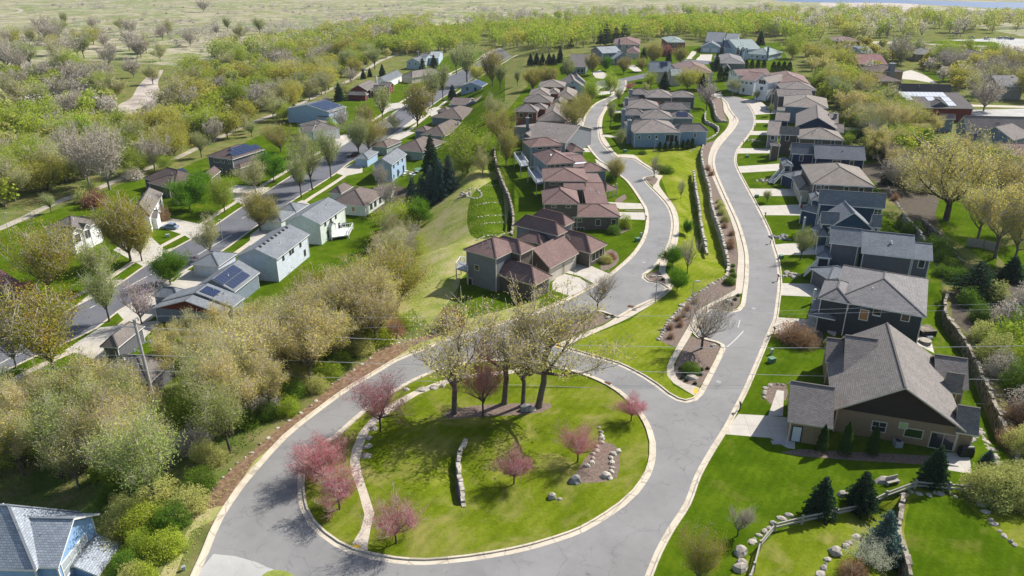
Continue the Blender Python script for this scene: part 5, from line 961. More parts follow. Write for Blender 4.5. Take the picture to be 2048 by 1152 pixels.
simple('blue_gable_house', 'L3', (550, 650), V, ['sky'], 'bluegrey', 'blue house whose whole roof slope is covered in long solar panel rows', [('gab', (665, 640), (905, 565), None, 5.8, 2.4, dict(k=(482, 502))), ('hip', (640, 720), (830, 690), None, 3.4, 1.6, dict(depth=7))], lambda h, i: (h.panel(i[0], 0, .04, .96, .15, .95, 8, 4), h.win(i[0], 0, (.7, .9), 4.4, 1, 1.6)))
simple('red_gable_house', 'L3', (1000, 360), V, ['red', 'white'], 'greytan', 'house with a bright red gable facing the camera and smaller red gables over white bays', [('gbc', (940, 338), (1180, 345), None, 3.8, 2.6, dict(ridge=((1055, 254), (1150, 180)))), ('hip', (885, 405), (1180, 400), None, 2.9, 1.4, dict(depth=4)), ('gbc', (1395, 345), (1460, 320), None, 3.4, 2.2, dict(depth=6)), ('gbc', (1480, 300), (1560, 270), None, 3.4, 2.0, dict(depth=6)), ('gab', (1180, 350), (1400, 300), None, 3.2, 2.2, dict(k=(1180, 265)))], lambda h, i: (h.win(i[2], 0, (.5,), 1.8, 1, 1.8), h.win(i[3], 0, (.5,), 1.8, 1, 1.8)))
simple('slate_roof_house', 'L3', (1500, 240), V, ['white'], 'slate', 'slate grey roofed house with a white chimney behind the red gables', [('gab', (1440, 235), (1660, 130), None, 3.6, 2.6, dict(k=(1325, 180)))], lambda h, i: h.chimney('L3', (1300, 150), 7.2, .9, mat='w_white'))
simple('brown_roof_house', 'L3', (1700, 150), V, ['cream'], 'tan', 'tan roofed low house between the slate roof and the tall green pine', [('hip', (1640, 150), (1790, 170), (1870, 60), 3.4, 2.6)])
simple('paleblue_house', 'L5', (180, 250), V, ['paleblue'], 'slate', 'pale blue gabled house with chimney near the top end of the lower street', [('gbc', (112, 225), (262, 232), None, 4.6, 2.2, dict(ridge=((178, 172), (215, 150)))), ('gab', (230, 190), (330, 190), None, 5.0, 2.0, dict(k=(240, 140)))], lambda h, i: (h.win(i[0], 0, (.2, .7), 3.4, .9, 1.1), h.chimney('L5', (238, 122), 8.4, 1.0, mat='w_grey')))
simple('paleblue_house', 'L5', (380, 200), V, ['paleblue'], 'pale', 'pale grey roofed house behind the blue spruce at the top of the lower street', [('gab', (350, 190), (460, 190), None, 4.6, 2.2, dict(k=(395, 120)))])
# ---- right side behind the trees
simple('prairie_house', 'L8', (350, 145), 0, ['redwood'], 'rose', 'wood clad house with a shallow rose brown hip roof standing alone by the far wood', [('hip', (240, 105), (485, 108), (430, 72), 5.6, 1.6)])
simple('grey_gables_house', 'L8', (450, 230), 0, ['paleblue'], 'bluegrey', 'blue grey roofed house with two white edged gables below the rose brown hip roof', [('gab', (330, 215), (608, 217), None, 4.2, 2.6, dict(k=(480, 152))), ('gbc', (390, 215), (500, 218), None, 4.4, 2.4, dict(depth=6))])
simple('maroon_roof_house', 'L8', (600, 330), 0, ['brick'], 'maroon', 'broad maroon roof half buried in trees at the right', [('gab', (470, 325), (745, 327), None, 4.0, 3.6, dict(k=(500, 228)))])
simple('brown_hip_house', 'L8', (750, 430), 0, ['tanw'], 'brown', 'brown hip roofed house with a broad grey chimney, beside a white driveway', [('hip', (600, 398), (905, 396), None, 5.6, 2.2, dict(k=(700, 330))), ('hip', (620, 490), (890, 488), None, 3.4, 2.0, dict(k=(730, 410)))], lambda h, i: (h.win(i[0], 0, (.6,), 4.6, 1.8, 1.2, mull=(2, 1)), h.chimney('L8', (790, 320), 9, 2.2, mat='w_grey')))
simple('dark_roof_house', 'L8', (1100, 600), 0, ['greyt'], 'dkgrey', 'long dark grey roof just behind the white solar panels', [('gab', (830, 592), (1350, 602), None, 4.4, 3.0, dict(k=(822, 512)))])
simple('red_barn_house', 'L8', (1450, 780), 0, ['red', 'greyt'], 'dkgrey', 'dark red walled house with pale white solar panels on a dark roof at the right', [('gab', (965, 742), (1578, 750), None, 4.8, 3.2, dict(k=(950, 592))), ('gbc', (1060, 765), (1412, 780), None, 3.6, 3.4, dict(ridge=((1108, 660), (1140, 640)), wi=1, gi=1))], lambda h, i: (h.panel(i[0], 0, .01, .74, .68, .99, 11, 1, 'm_solarpale'), h.panel(i[0], 0, .62, .75, .12, .68, 3, 2, 'm_solarpale'), h.panel(i[0], 0, .37, .5, .42, .68, 3, 1, 'm_solarpale'), h.panel(i[0], 0, .01, .14, .45, .68, 3, 1, 'm_solarpale'), h.win(i[1], 0, (.35,), 2.4, 1.6, 1.6, mull=(2, 1))))
simple('grey_roof_house', 'L8', (1700, 1050), 0, ['slateb', 'bgrey'], 'tan', 'very large tan grey roof with a blue gable at the right edge', [('gab', (1500, 985), (2150, 1000), None, 4.6, 4.4, dict(k=(1600, 822))), ('gbc', (1560, 985), (1950, 1055), None, 4.4, 3.0, dict(ridge=((1742, 932), (1605, 822)))), ('gab', (1250, 850), (1400, 855), None, 4.4, 1.4, dict(k=(1330, 805)))], lambda h, i: h.vents(i[0], 0, [(.1, .3)], mat='m_black'))
simple('grey_roof_house', 'L8', (1900, 590), 0, ['bgrey', 'white'], 'grey', 'grey house with a band of small windows at the right edge, behind a bare tree', [('gab', (1815, 535), (2060, 540), None, 5.4, 3.0, dict(k=(1830, 430)))], lambda h, i: h.win(i[0], 0, (.25, .4, .55, .7, .85), 4.6, .8, .8))
simple('grey_roof_house', 'L8', (1100, 230), 0, ['bgrey'], 'grey', 'small grey roof seen through the bare trees below the far pale road', [('hip', (1015, 232), (1250, 235), (1230, 175), 3.8, 2.4)])
simple('brown_roof_house', 'L8', (1750, 300), 0, ['taupe'], 'brownv', 'brown hip roof seen through trees left of the golden willow clump', [('hip', (1640, 290), (1845, 292), (1780, 215), 3.8, 2.8)])
simple('grey_roof_house', 'L8', (1990, 1130), 0, ['bgrey'], 'rose2', 'corner of a pale rose roof at the right edge above the oak crowns', [('gab', (1880, 1210), (2140, 1215), None, 3.6, 2.6, dict(k=(1900, 1080)))])
# ---- blue house in the lower left corner
h = H('blue_house', 'R8', (600, 1100), -4, ['bright', 'm_black'], 'cornergrey', 'bright blue house with grey shingles and six pane window in the lower left corner')
g = h.add('R8', 'gbc', (700, 1050), (1200, 400), None, 6.0, 2.6, ridge=((885, 515), (110, 490)), ov=.6)
h.add('R8', 'hip', (470, 1080), (940, 388), None, 6.05, 4.2, depth=13)
l = h.add('R8', 'gab', (1190, 1152), (1435, 765), None, 2.8, 1.3, k=(1150, 660)); h.opening(g, 0, .42, 4.35, 4.2, 1.7, glass='m_paleglass', mull=(3, 2))
h.done()
h = H('grey_roof_house', 'C1', (900, 700), -12, ['greyt', 'bgrey'], 'greytan', 'grey tan roofed house under the oaks behind the tall utility pole')
h.add('C1', 'hip', (765, 512), (905, 520), (1010, 345), 3.2, 1.6); h.add('C1', 'gab', (850, 640), (1120, 780), None, 3.6, 2.6, k=(900, 470)) if False else h.add('C1', 'hip', (700, 760), (1150, 790), (1330, 600), 3.2, 2.6); h.done()
# ---------------- trees ----------------
mottled('m_bark', (.085, .068, .055), (.19, .16, .135), 2.2, bstr=.6, bdist=.04); mottled('m_barkgrey', (.17, .155, .14), (.33, .305, .275), 1.6, bstr=.4); mottled('m_barkdark', (.045, .038, .032), (.105, .088, .072), 2, bstr=.5)
mottled('m_twig', (.34, .29, .23), (.52, .46, .38), .8); mottled('m_barkpale', (.33, .32, .29), (.52, .50, .46), 2)
LM = dict(
    oak=[(.19, .15, .05), (.33, .27, .09), (.28, .26, .07), (.40, .33, .13)],
    bright=[(.10, .15, .015), (.175, .225, .022), (.24, .28, .035), (.15, .205, .02)],
    gold=[(.20, .19, .03), (.28, .26, .05), (.24, .26, .04)],
    budding=[(.14, .16, .05), (.23, .235, .075), (.30, .28, .10)],
    orange=[(.31, .14, .035), (.22, .165, .03), (.17, .19, .022), (.40, .18, .05)],
    pale=[(.115, .155, .04), (.20, .235, .065), (.27, .29, .095)],
    maple=[(.05, .13, .006), (.095, .205, .010), (.13, .255, .016)],
    pink=[(.42, .06, .14), (.56, .12, .23), (.42, .13, .15), (.62, .25, .36)],
    maroon=[(.13, .05, .045), (.21, .09, .075), (.16, .10, .06)],
    lilac=[(.26, .17, .28), (.38, .27, .40), (.22, .19, .15)],
    greytwig=[(.22, .20, .17), (.33, .30, .26), (.25, .25, .15)],
    fir=[(.012, .032, .018), (.024, .055, .026), (.040, .080, .032)],
    bluefir=[(.025, .052, .045), (.05, .095, .082), (.085, .14, .12)],
    thuja=[(.018, .040, .010), (.035, .070, .015), (.055, .10, .02)],
    white=[(.36, .40, .26), (.55, .56, .42), (.24, .30, .12)],
    shrub=[(.05, .10, .012), (.10, .17, .02), (.15, .22, .03)],
    rust=[(.20, .11, .06), (.30, .17, .09), (.16, .11, .07)])
BRI = dict(oak=2.15, budding=2.1, fir=1.3, bluefir=1.4, thuja=1.3, maple=1.25, shrub=1.35, white=1.1, maroon=1.5, rust=1.35, pink=1.25)
for k, c in LM.items(): leafmat('l_'+k, [sc(q, BRI.get(k, 1.75)) for q in c], .12 if k in ('fir', 'bluefir', 'thuja') else .4)

def grow(r, H, th, nl, spread, up, depth, bend=.25, multi=1, tilt=0, girth=1):
    """grows a skeleton; returns segments (p0,p1,r0,r1,level) and twig points"""
    segs = []; tips = []
    def branch(p, d, L, rad, lev):
        n = 4 if lev < 2 else 3; dirn = np.array(d, float); dirn /= np.linalg.norm(dirn); q = np.array(p, float); rr = rad
        for i in range(n):
            dirn = dirn+np.array([r.gauss(0, bend), r.gauss(0, bend), r.gauss(0, bend*.6)+up*.16]); dirn /= np.linalg.norm(dirn)
            q2 = q+dirn*L/n; r2 = rad*(1-(i+1)/n*.72); segs.append((q, q2, rr, r2, lev)); 
            if lev < depth and (i >= 1 or lev > 0):
                k = 2 if lev < depth-1 else 1
                for _ in range(k):
                    a = r.uniform(0, 2*math.pi); s = np.array([math.cos(a), math.sin(a), r.uniform(-.1, .7)]); dd = dirn*r.uniform(.35, .8)+s*r.uniform(.55, .95)
                    branch(q2, dd, L*r.uniform(.42, .66), r2*.52, lev+1)
            if lev >= depth-1: tips.append(q2)
            q, rr = q2, r2
        if lev < depth: branch(q, dirn, L*.6, rr*.8, lev+1)
    for m in range(multi):
        a = 2*math.pi*m/max(multi, 1)+r.uniform(0, 1); t = tilt if multi == 1 else .35
        d = np.array([math.cos(a)*t, math.sin(a)*t, 1]); d /= np.linalg.norm(d); R = .0175*H/(multi**.4)*girth; p = np.array([0, 0, -.4]) if multi == 1 else np.array([math.cos(a)*.15, math.sin(a)*.15, -.4])
        n = 4; q = p
        for i in range(n):
            q2 = q+(d+np.array([r.gauss(0, .05), r.gauss(0, .05), 0]))*(th*H+.4)/n; segs.append((q, q2, R*(1.5 if i == 0 else 1.08-.05*i), R*(1.03-.05*i), 0)); q = q2
        for k in range(nl):
            b = 2*math.pi*(k+r.uniform(-.3, .3))/nl; up_ = r.uniform(.5, 1.2); dd = np.array([math.cos(b)*spread, math.sin(b)*spread, up_])
            z = q-d*th*H*r.uniform(0, .25)*(k % 2); branch(z, dd, H*(1-th)*r.uniform(.40, .55), R*.62, 1)
        branch(q, d+np.array([r.gauss(0, .15), r.gauss(0, .15), .4]), H*(1-th)*.55, R*.75, 1)
    return segs, np.array(tips)
def norm_h(segs, tips, H, wmax=None):
    top = max(tips[:, 2].max(), .1); k = H/top
    def f(p): return np.array([p[0], p[1], p[2]])*k
    segs = [(f(a), f(b), r0, r1, l) for a, b, r0, r1, l in segs]; return segs, tips*k
def seg_mesh(name, segs, mat, minr=.02, sides=(7, 6, 5, 4, 3, 3)):
    Vs = []; Fs = []; k = 0; MI = []
    for a, b, r0, r1, lev in segs:
        n = sides[min(lev, 5)]; d = b-a; l = np.linalg.norm(d)
        if l < 1e-5: continue
        d = d/l; u = np.cross(d, (0, 0, 1.)) if abs(d[2]) < .9 else np.cross(d, (1., 0, 0)); u /= np.linalg.norm(u); w = np.cross(d, u); t = np.arange(n)*2*math.pi/n
        ring = np.outer(np.cos(t), u)+np.outer(np.sin(t), w); Vs.append(a-d*min(r0, l)*.3+ring*max(r0, minr)); Vs.append(b+ring*max(r1, minr*.7))
        Fs += [(k+i, k+(i+1) % n, k+n+(i+1) % n, k+n+i) for i in range(n)]; k += 2*n; MI += [1 if lev >= 3 else 0]*n
    me = bpy.data.meshes.new(name); me.from_pydata(np.vstack(Vs).tolist(), [], Fs); me.materials.append(MATS[mat]); me.materials.append(MATS['m_twig']); me.polygons.foreach_set('material_index', MI); me.polygons.foreach_set('use_smooth', [True]*len(Fs)); me.update(); return me
def leaf_mesh(name, C, size, mat, rs, flat=0.0, aspect=.65, elong=None):
    """C: leaf centres; each leaf cluster a small bent quad"""
    n = len(C); C = np.asarray(C)
    d = rs.normal(size=(n, 3)); d[:, 2] = d[:, 2]*(1-flat); d /= np.linalg.norm(d, axis=1)[:, None]+1e-9
    e = rs.normal(size=(n, 3)); e -= d*(e*d).sum(1)[:, None]; e /= np.linalg.norm(e, axis=1)[:, None]+1e-9
    s = size*rs.uniform(.6, 1.35, n)[:, None]; a = d*s; b = e*s*aspect
    V = np.stack([C-a, C+b*.9-a*.1, C+a, C-b*.9+a*.1], 1).reshape(-1, 3)
    me = bpy.data.meshes.new(name); me.vertices.add(4*n); me.vertices.foreach_set('co', V.ravel()); me.loops.add(4*n); me.polygons.add(n)
    me.loops.foreach_set('vertex_index', np.arange(4*n)); me.polygons.foreach_set('loop_start', np.arange(0, 4*n, 4)); me.materials.append(MATS[mat]); me.update(calc_edges=True); return me
def twig_lines(tips, rs, n, L, up=.5):
    """fine twigs springing from the branch ends"""
    idx = rs.randint(0, len(tips), n); d = rs.normal(size=(n, 3)); d[:, 2] = np.abs(d[:, 2])*up+.2; d /= np.linalg.norm(d, axis=1)[:, None]
    return [(tips[i], tips[i]+d[j]*L*rs.uniform(.6, 1.4), .018, .008, 5) for j, i in enumerate(idx)]
SPEC = {  # kind: trunk frac, limbs, spread, up, leaves near, leaf size, scatter, leaf mat, bark, twigs, multi
    'oak': (.26, 5, 1.05, 1.1, 10500, .072, .32, 'oak', 'm_bark', 600, 1),
    'bigoak': (.2, 6, 1.25, .8, 20000, .05, .3, 'oak', 'm_barkdark', 500, 1),
    'ringoak': (.32, 4, 1.2, 1.2, 3600, .068, .18, 'oak', 'm_bark', 260, 1),
    'bright': (.14, 6, .95, .8, 17000, .10, .8, 'bright', 'm_barkdark', 0, 1),
    'gold': (.14, 6, .95, .8, 16000, .10, .8, 'gold', 'm_barkdark', 0, 1),
    'budding': (.2, 6, .8, 1.2, 10000, .074, .4, 'budding', 'm_barkgrey', 600, 1),
    'orange': (.13, 9, .85, 1.5, 19000, .075, .5, 'orange', 'm_bark', 500, 1),
    'pale': (.25, 7, .68, 1.5, 11000, .08, .5, 'pale', 'm_barkdark', 500, 1),
    'maple': (.16, 8, .95, .9, 24000, .12, .6, 'maple', 'm_bark', 0, 1),
    'pink': (.24, 6, 1.15, .6, 13000, .062, .42, 'pink', 'm_barkdark', 400, 1),
    'bare': (.22, 6, .8, 1.3, 0, .1, .4, 'greytwig', 'm_barkdark', 420, 1),
    'greybare': (.14, 7, .8, 1.3, 2600, .07, .5, 'greytwig', 'm_barkgrey', 1400, 1),
    'lilac': (.16, 6, .9, 1.0, 2200, .08, .4, 'lilac', 'm_bark', 1000, 1),
    'whitetrunk': (.3, 6, .7, 1.2, 3400, .12, .5, 'pale', 'm_barkpale', 300, 2),
    'flower': (.12, 7, 1.1, .5, 6000, .08, .35, 'white', 'm_bark', 200, 1)}
PROTO = {}
def proto(kind, lod, var):
    key = (kind, lod, var)
    if key in PROTO: return PROTO[key]
    th, nl, sp, up, nlf, ls, scat, lm, bk, tw, multi = SPEC[kind]
    r = random.Random(hash_(kind)*7+var*31+5); rs = np.random.RandomState(hash_(kind)+var*13+lod)
    segs, tips = grow(r, 10.0, th, nl, sp, up, 3 if lod else 4 if kind in ('oak', 'ringoak', 'bare', 'pink', 'greybare', 'lilac') else 3, multi=multi, girth=1.35 if kind == 'bigoak' else 1.1 if kind in ('oak', 'ringoak') else 1)
    segs, tips = norm_h(segs, tips, 9.6)
    if len(tips) > 6000: tips = tips[rs.choice(len(tips), 6000, False)]
    ntw = int(tw*(1, .8, .35)[lod]); mr = (.014, .026, .05)[lod]
    if lod == 2: segs = [s for s in segs if s[4] < 3 or rs.rand() < .5]
    if kind in ('ringoak', 'oak', 'budding') and lod == 0: segs = [q for q in segs if q[4] < 3 or rs.rand() < .75]
    if kind == 'ringoak': segs = [q for q in segs if q[4] < 3 or rs.rand() < .6]
    if ntw: segs = segs+twig_lines(tips, rs, ntw, .9, 1.0)
    tm = seg_mesh('trunk', segs, bk, mr); cm = None
    if nlf:
        n = int(nlf*(1.0, .8, .36)[lod]); size = ls*(1.0, 1.15, 1.75)[lod]
        idx = rs.randint(0, len(tips), n); C = tips[idx]+rs.normal(size=(n, 3))*scat*np.array([1, 1, .8]); 
        C[:, 2] = np.maximum(C[:, 2], 1.0+.5*rs.rand(n)); cm = leaf_mesh('crown', C, size, 'l_'+lm, rs, .2)
    PROTO[key] = (tm, cm); return PROTO[key]
def hash_(s): return sum((i+1)*ord(c) for i, c in enumerate(s)) % 9973
def conifer_proto(kind, lod, var):
    key = (kind, lod, var)
    if key in PROTO: return PROTO[key]
    r = random.Random(hash_(kind)+var*17+3); rs = np.random.RandomState(hash_(kind)+var*5+lod); Hh = 10.0
    segs = [(np.array([0, 0, -.3]), np.array([0, 0, 5.]), .22, .12, 0), (np.array([0, 0, 5.]), np.array([0, 0, 9.7]), .12, .02, 0)]; C = []
    wid = dict(fir=2.7, bluefir=3.1, thuja=1.75, pine=3.2)[kind]; n = int(dict(fir=13000, bluefir=13000, thuja=6500, pine=6500)[kind]*(1, .6, .35)[lod])
    if kind == 'thuja':
        for _ in range(n):
            z = r.random()**.8; w = wid*(1-z**2.2)**.8*(.9+.12*math.sin(z*25+var)); a = r.uniform(0, 6.283); k = r.random()**.35; C.append((math.cos(a)*w*k, math.sin(a)*w*k, .1+z*9.8))
    else:
        tiers = []; z = .7 if kind != 'pine' else 1.8
        while z < 9.6:
            L = wid*(1-(z/10)**1.45)*r.uniform(.82, 1.12)+.12; m = max(4, int(9-z*.35)); a0 = r.uniform(0, 6)
            for k in range(m): a = a0+k*6.283/m+r.uniform(-.2, .2); tiers.append((z, a, L*r.uniform(.78, 1.12)))
            z += r.uniform(.32, .5) if kind != 'pine' else r.uniform(.6, .9)
        wts = np.array([t[2]**1.3 for t in tiers]); wts /= wts.sum(); pick = rs.choice(len(tiers), n, p=wts)
        for z, a, L in tiers: segs.append((np.array([0, 0, z]), np.array([math.cos(a)*L*.9, math.sin(a)*L*.9, z-.12*L]), .05, .02, 3))
        for i in pick:
            z, a, L = tiers[i]; t = r.random()**.6; sw = .22*L*(1.1-t)+.06; C.append((math.cos(a)*L*t-math.sin(a)*r.gauss(0, sw), math.sin(a)*L*t+math.cos(a)*r.gauss(0, sw), z-.13*L*t*t*2+r.gauss(0, .09)+.15*t))
    tm = seg_mesh('trunk', segs, 'm_barkdark', .03); cm = leaf_mesh('crown', np.array(C), .15*(1, 1.3, 1.8)[lod], 'l_'+dict(fir='fir', bluefir='bluefir', thuja='thuja', pine='fir')[kind], rs, .35, .5)
    PROTO[key] = (tm, cm); return PROTO[key]
def bush_proto(kind, lod, var):
    key = (kind, lod, var)
    if key in PROTO: return PROTO[key]
    rs = np.random.RandomState(hash_(kind)+var*9+lod); n = int(7500*(1, .5, .2)[lod])
    lm, dens = dict(roundbush=('shrub', 1), oliveb=('budding', 1), maroonb=('maroon', 1), rustb=('rust', .5), brightb=('bright', 1), greyb=('greytwig', .6), greenb=('shrub', 1.0), lowjun=('fir', 1))[kind]
    n = int(n*dens); d = rs.normal(size=(n, 3)); d /= np.linalg.norm(d, axis=1)[:, None]; lump = 1+.22*np.sin(d[:, 0]*5+var)*np.cos(d[:, 1]*6+var*2)+.12*np.sin(d[:, 2]*9) if kind != 'roundbush' else 1
    rad = (rs.rand(n)**.35)*lump; C = d*rad[:, None]*np.array([5.2, 5.2, 4.8]); C[:, 2] = np.abs(C[:, 2]+1.6)*1.45+.1
    segs = [(np.array([0, 0, -.5]), np.array([math.cos(a)*3.4*q, math.sin(a)*3.4*q, 5.5+2*(1-q)]), .16, .05, 2) for a, q in ((i*.7, .35+.65*((i*37) % 10)/10) for i in range(14))]
    if kind in ('greyb', 'rustb'): segs += [(np.array([0, 0, 0]), C[i], .06, .03, 4) for i in rs.randint(0, n, 260)]
    tm = seg_mesh('stem', segs, 'm_bark' if kind != 'greyb' else 'm_barkgrey', .05); cm = leaf_mesh('foliage', C, (.2 if kind != 'roundbush' else .22)*(1, 1.5, 2.5)[lod], 'l_'+lm, rs, .1)
    PROTO[key] = (tm, cm); return PROTO[key]
CON = ('fir', 'bluefir', 'thuja', 'pine'); BUSH = ('roundbush', 'oliveb', 'maroonb', 'rustb', 'brightb', 'greyb', 'greenb', 'lowjun')
def height_px(x, y, ytop):
    b = G(x, y); z = Tz(*b); lo, hi = .1, 60.
    for _ in range(30):
        m = (lo+hi)/2
        if proj((b[0], b[1], z+m))[1] > ytop: lo = m
        else: hi = m
    return b, z, lo
TCOUNT = {}
def put(kind, b, z, Hh, label, name=None, cat=None, group=None, wide=1.0, lod=None, lean=(0, 0)):
    dist = math.hypot(b[0], b[1]); lod = lod if lod is not None else (0 if dist < 125 else 1 if dist < 300 else 2)
    TCOUNT[kind] = TCOUNT.get(kind, 0)+1; var = TCOUNT[kind] % (3 if kind in ('oak', 'bright', 'budding', 'greybare', 'orange', 'pale') else 2)
    fn = conifer_proto if kind in CON else bush_proto if kind in BUSH else proto
    tm, cm = fn(kind, lod, var)
    nm = name or dict(oak='oak_tree', ringoak='oak_tree', bigoak='oak_tree', bright='leafy_tree', gold='golden_willow', budding='budding_tree', orange='street_maple', pale='street_tree', maple='maple_tree', pink='flowering_crabapple', bare='bare_tree', greybare='bare_tree', lilac='redbud_tree', whitetrunk='birch_tree', flower='flowering_shrub', fir='spruce_tree', bluefir='blue_spruce', thuja='arborvitae', pine='pine_tree').get(kind, 'bush')
    s = Hh/10; t = empty(nm, (b[0], b[1], z-.05), label, cat or ('shrub' if kind in BUSH or kind == 'flower' else 'tree'), group); t.rotation_euler = (lean[0], lean[1], rnd.uniform(0, 6.283)); t.scale = (s*wide, s*wide, s)
    link('trunk' if kind not in BUSH else 'stem', tm, t)
    if cm: link('crown' if kind not in BUSH else 'foliage', cm, t)
    return t
def tree(kind, x, y, ytop, label, **k):
    b, z, Hh = height_px(x, y, ytop); return put(kind, b, z, Hh, label, **k)
# --- island
tree('ringoak', 909, 826, 570, 'oak with two high forks, leftmost of the tall oaks in the ring mulch', wide=1.02)
tree('ringoak', 1008, 807, 545, 'straight oak with spreading tan crown, behind the pink tree on the ring', wide=1.05)
tree('ringoak', 1046, 810, 580, 'oak forking low, between the straight oak and the leaning one', wide=.95)
tree('ringoak', 1077, 814, 552, 'rightmost ring oak, leaning and throwing a long limb to the right', wide=1.2, lean=(0, .1))
tree('pink', 966, 834, 668, 'tall thin crabapple with deep pink crown among the oaks', wide=.62)
tree('pink', 761, 864, 738, 'sparse dusky pink tree at the path edge, upper left of the ring', wide=.85)
tree('pink', 634, 962, 872, 'dense pink crabapple hanging over the left kerb of the ring', wide=1.25)
tree('pink', 664, 935, 868, 'pink crabapple directly behind the one over the left kerb', wide=1.1)
tree('pink', 679, 1018, 928, 'pink crabapple between the left kerb and the curved path', wide=1.15)
tree('pink', 792, 1086, 996, 'dusky pink crabapple right of the path end, lowest on the ring', wide=1.1)
tree('pink', 1028, 968, 888, 'pinkish brown crabapple in the middle of the ring lawn', wide=1.0)
tree('pink', 1155, 924, 845, 'pinkish brown crabapple left of the white rock bed', wide=1.0)
tree('pink', 1262, 842, 782, 'small pink crabapple beside the right kerb of the ring', wide=1.1)
tree('maroonb', 905, 655, 612, 'wine red bush at the roadside above the ring', wide=1.1)
# --- bare and small trees on the green strip and parking islands
tree('bare', 1403, 697, 565, 'bare tree in the mulched parking island, casting a branching shadow', wide=1.0)
tree('bare', 1195, 620, 535, 'bare tree at the end of the driveway bay below the red brown roofs', wide=1.1)
tree('bare', 1374, 549, 462, 'slim bare tree on the green strip beside two leafy saplings', wide=.7)
tree('bare', 1308, 356, 302, 'slim bare tree in the small triangular bed of the upper parking bay', wide=.7)
tree('bare', 1362, 395, 352, 'tiny bare sapling alone on the upper green strip', wide=.6)
tree('orange', 1232, 362, 312, 'rounded tree with orange twigs over the left hand road', wide=1.15)
tree('maple', 1344, 532, 486, 'bushy green sapling by the pavement, upper of the two on the strip', wide=1.0)
tree('maple', 1354, 582, 528, 'bushy green sapling on the strip, nearer than its twin', wide=1.0)
tree('maple', 1374, 466, 434, 'thin leafy sapling on the strip left of the short stone wall', wide=.6)
tree('bare', 1475, 1072, 1002, 'twiggy grey shrub tree on the lawn right of the ring road', wide=.95, cat='shrub')
tree('orange', 1396, 1170, 1046, 'bare tree with orange tips at the bottom edge beside the kerb', wide=.75)
tree('pale', 1600, 520, 452, 'light green tree on a driveway in front of the grey taupe house', wide=.85)
tree('pale', 1534, 405, 378, 'small yellow green tree between two driveways of the right hand row', wide=1.1)
tree('whitetrunk', 1464, 190, 152, 'pale trunked tree in front of the far white townhouse', wide=1.3)
tree('pale', 1513, 202, 178, 'small yellow green tree right of the pale trunked one', wide=.9)
tree('pale', 1540, 232, 205, 'little green tree by the steps of the tan gabled house', wide=.7)
# --- yard in the lower right
tree('fir', 1640, 1026, 950, 'dark spruce touching the rail fence, leftmost of the yard spruces', wide=1.35)
tree('fir', 1722, 1006, 940, 'dark spruce behind the fence, between the leftmost and the tallest', wide=1.45)
tree('fir', 1864, 968, 888, 'tall spruce beside the patio of the brown house', wide=1.3)
tree('bluefir', 1768, 1088, 1016, 'blue spruce inside the fence beside the pale flowering shrub', wide=1.15)
tree('flower', 1735, 1122, 1062, 'pale green flowering shrub in front of the blue spruce', wide=1.15)
tree('bluefir', 1975, 925, 898, 'small blue spruce at the end of the long dark wall', wide=1.6)
for i, (x, y, t) in enumerate([(1642, 903, 848), (1688, 907, 842), (1743, 908, 850)]):
    tree('thuja', x, y, t, ['narrow dark arborvitae nearest the white side door', 'middle arborvitae against the tan house wall', 'right arborvitae partly hiding the four pane window'][i], wide=1.15)
for i, (x, y, t, w) in enumerate([(1965, 990, 935, 1.3), (1995, 1000, 940, 1.4), (2035, 995, 935, 1.5), (2010, 970, 925, 1.3)]):
    tree('oliveb', x, y, t, 'olive bush in the clump at the right edge above the lawn', wide=w, group='olive bushes above the bright lawn')
tree('rustb', 1585, 680, 640, 'rust and maroon twiggy shrub beside the charcoal house', wide=1.7); tree('rustb', 1610, 690, 655, 'small dark shrub right of the big rust coloured one', wide=1.4)
tree('rustb', 1705, 1150, 1120, 'low rust coloured bush in the bottom garden bed', wide=1.4)
tree('roundbush', 1381, 745, 722, 'wide round evergreen shrub in the parking island', wide=1.5)
for i, (x, y, t) in enumerate([(1460, 568, 552), (1466, 554, 543), (1452, 566, 556), (1465, 543, 535), (1466, 533, 526)]):
    tree('roundbush', x, y, t, 'clipped round bush in the mulch between wall and pavement', wide=1.25, group='clipped round bushes along the pavement')
for i, (x, y, t) in enumerate([(1441, 416, 400), (1444, 428, 412), (1450, 443, 427), (1437, 405, 396)]):
    tree('oliveb', x, y, t, 'bright round bush at the top of the long stone wall', wide=1.1, group='bushes along the top of the long wall')
for i, (x, y) in enumerate([(1390, 606), (1375, 620), (1368, 632), (1357, 640), (1340, 658), (1360, 652), (1342, 676), (1463, 470), (1462, 485), (1449, 455), (1416, 340), (1423, 350)]):
    tree('rustb', x, y, y-13, 'dry brown grass tuft in the roadside mulch', wide=1.1, group='dry grass tufts in the roadside mulch', name='grass_tuft')
tree('rustb', 1461, 496, 477, 'taller bronze grass clump by the long stone wall', wide=.9, name='grass_tuft')
for i, (x, y) in enumerate([(1364, 757), (1372, 762), (1390, 768), (1401, 750), (1403, 740), (1415, 738), (1361, 738), (1450, 605), (1470, 600), (1463, 610), (1448, 613), (1476, 592), (1213, 632), (1225, 634), (1320, 552), (1326, 560)]):
    tree('lowjun', x, y, y-6, 'knee high green plant in a kerbside planting bed', wide=1.3, group='small plants in the kerbside beds')
tree('greenb', 1285, 308, 300, 'low dark hedge of shrubs above the upper parking bay', wide=2.2); tree('greenb', 1333, 345, 330, 'spreading dark shrub right of the upper parking bay', wide=2.0); tree('greenb', 1318, 338, 328, 'smaller dark shrub left of the spreading one', wide=1.8)
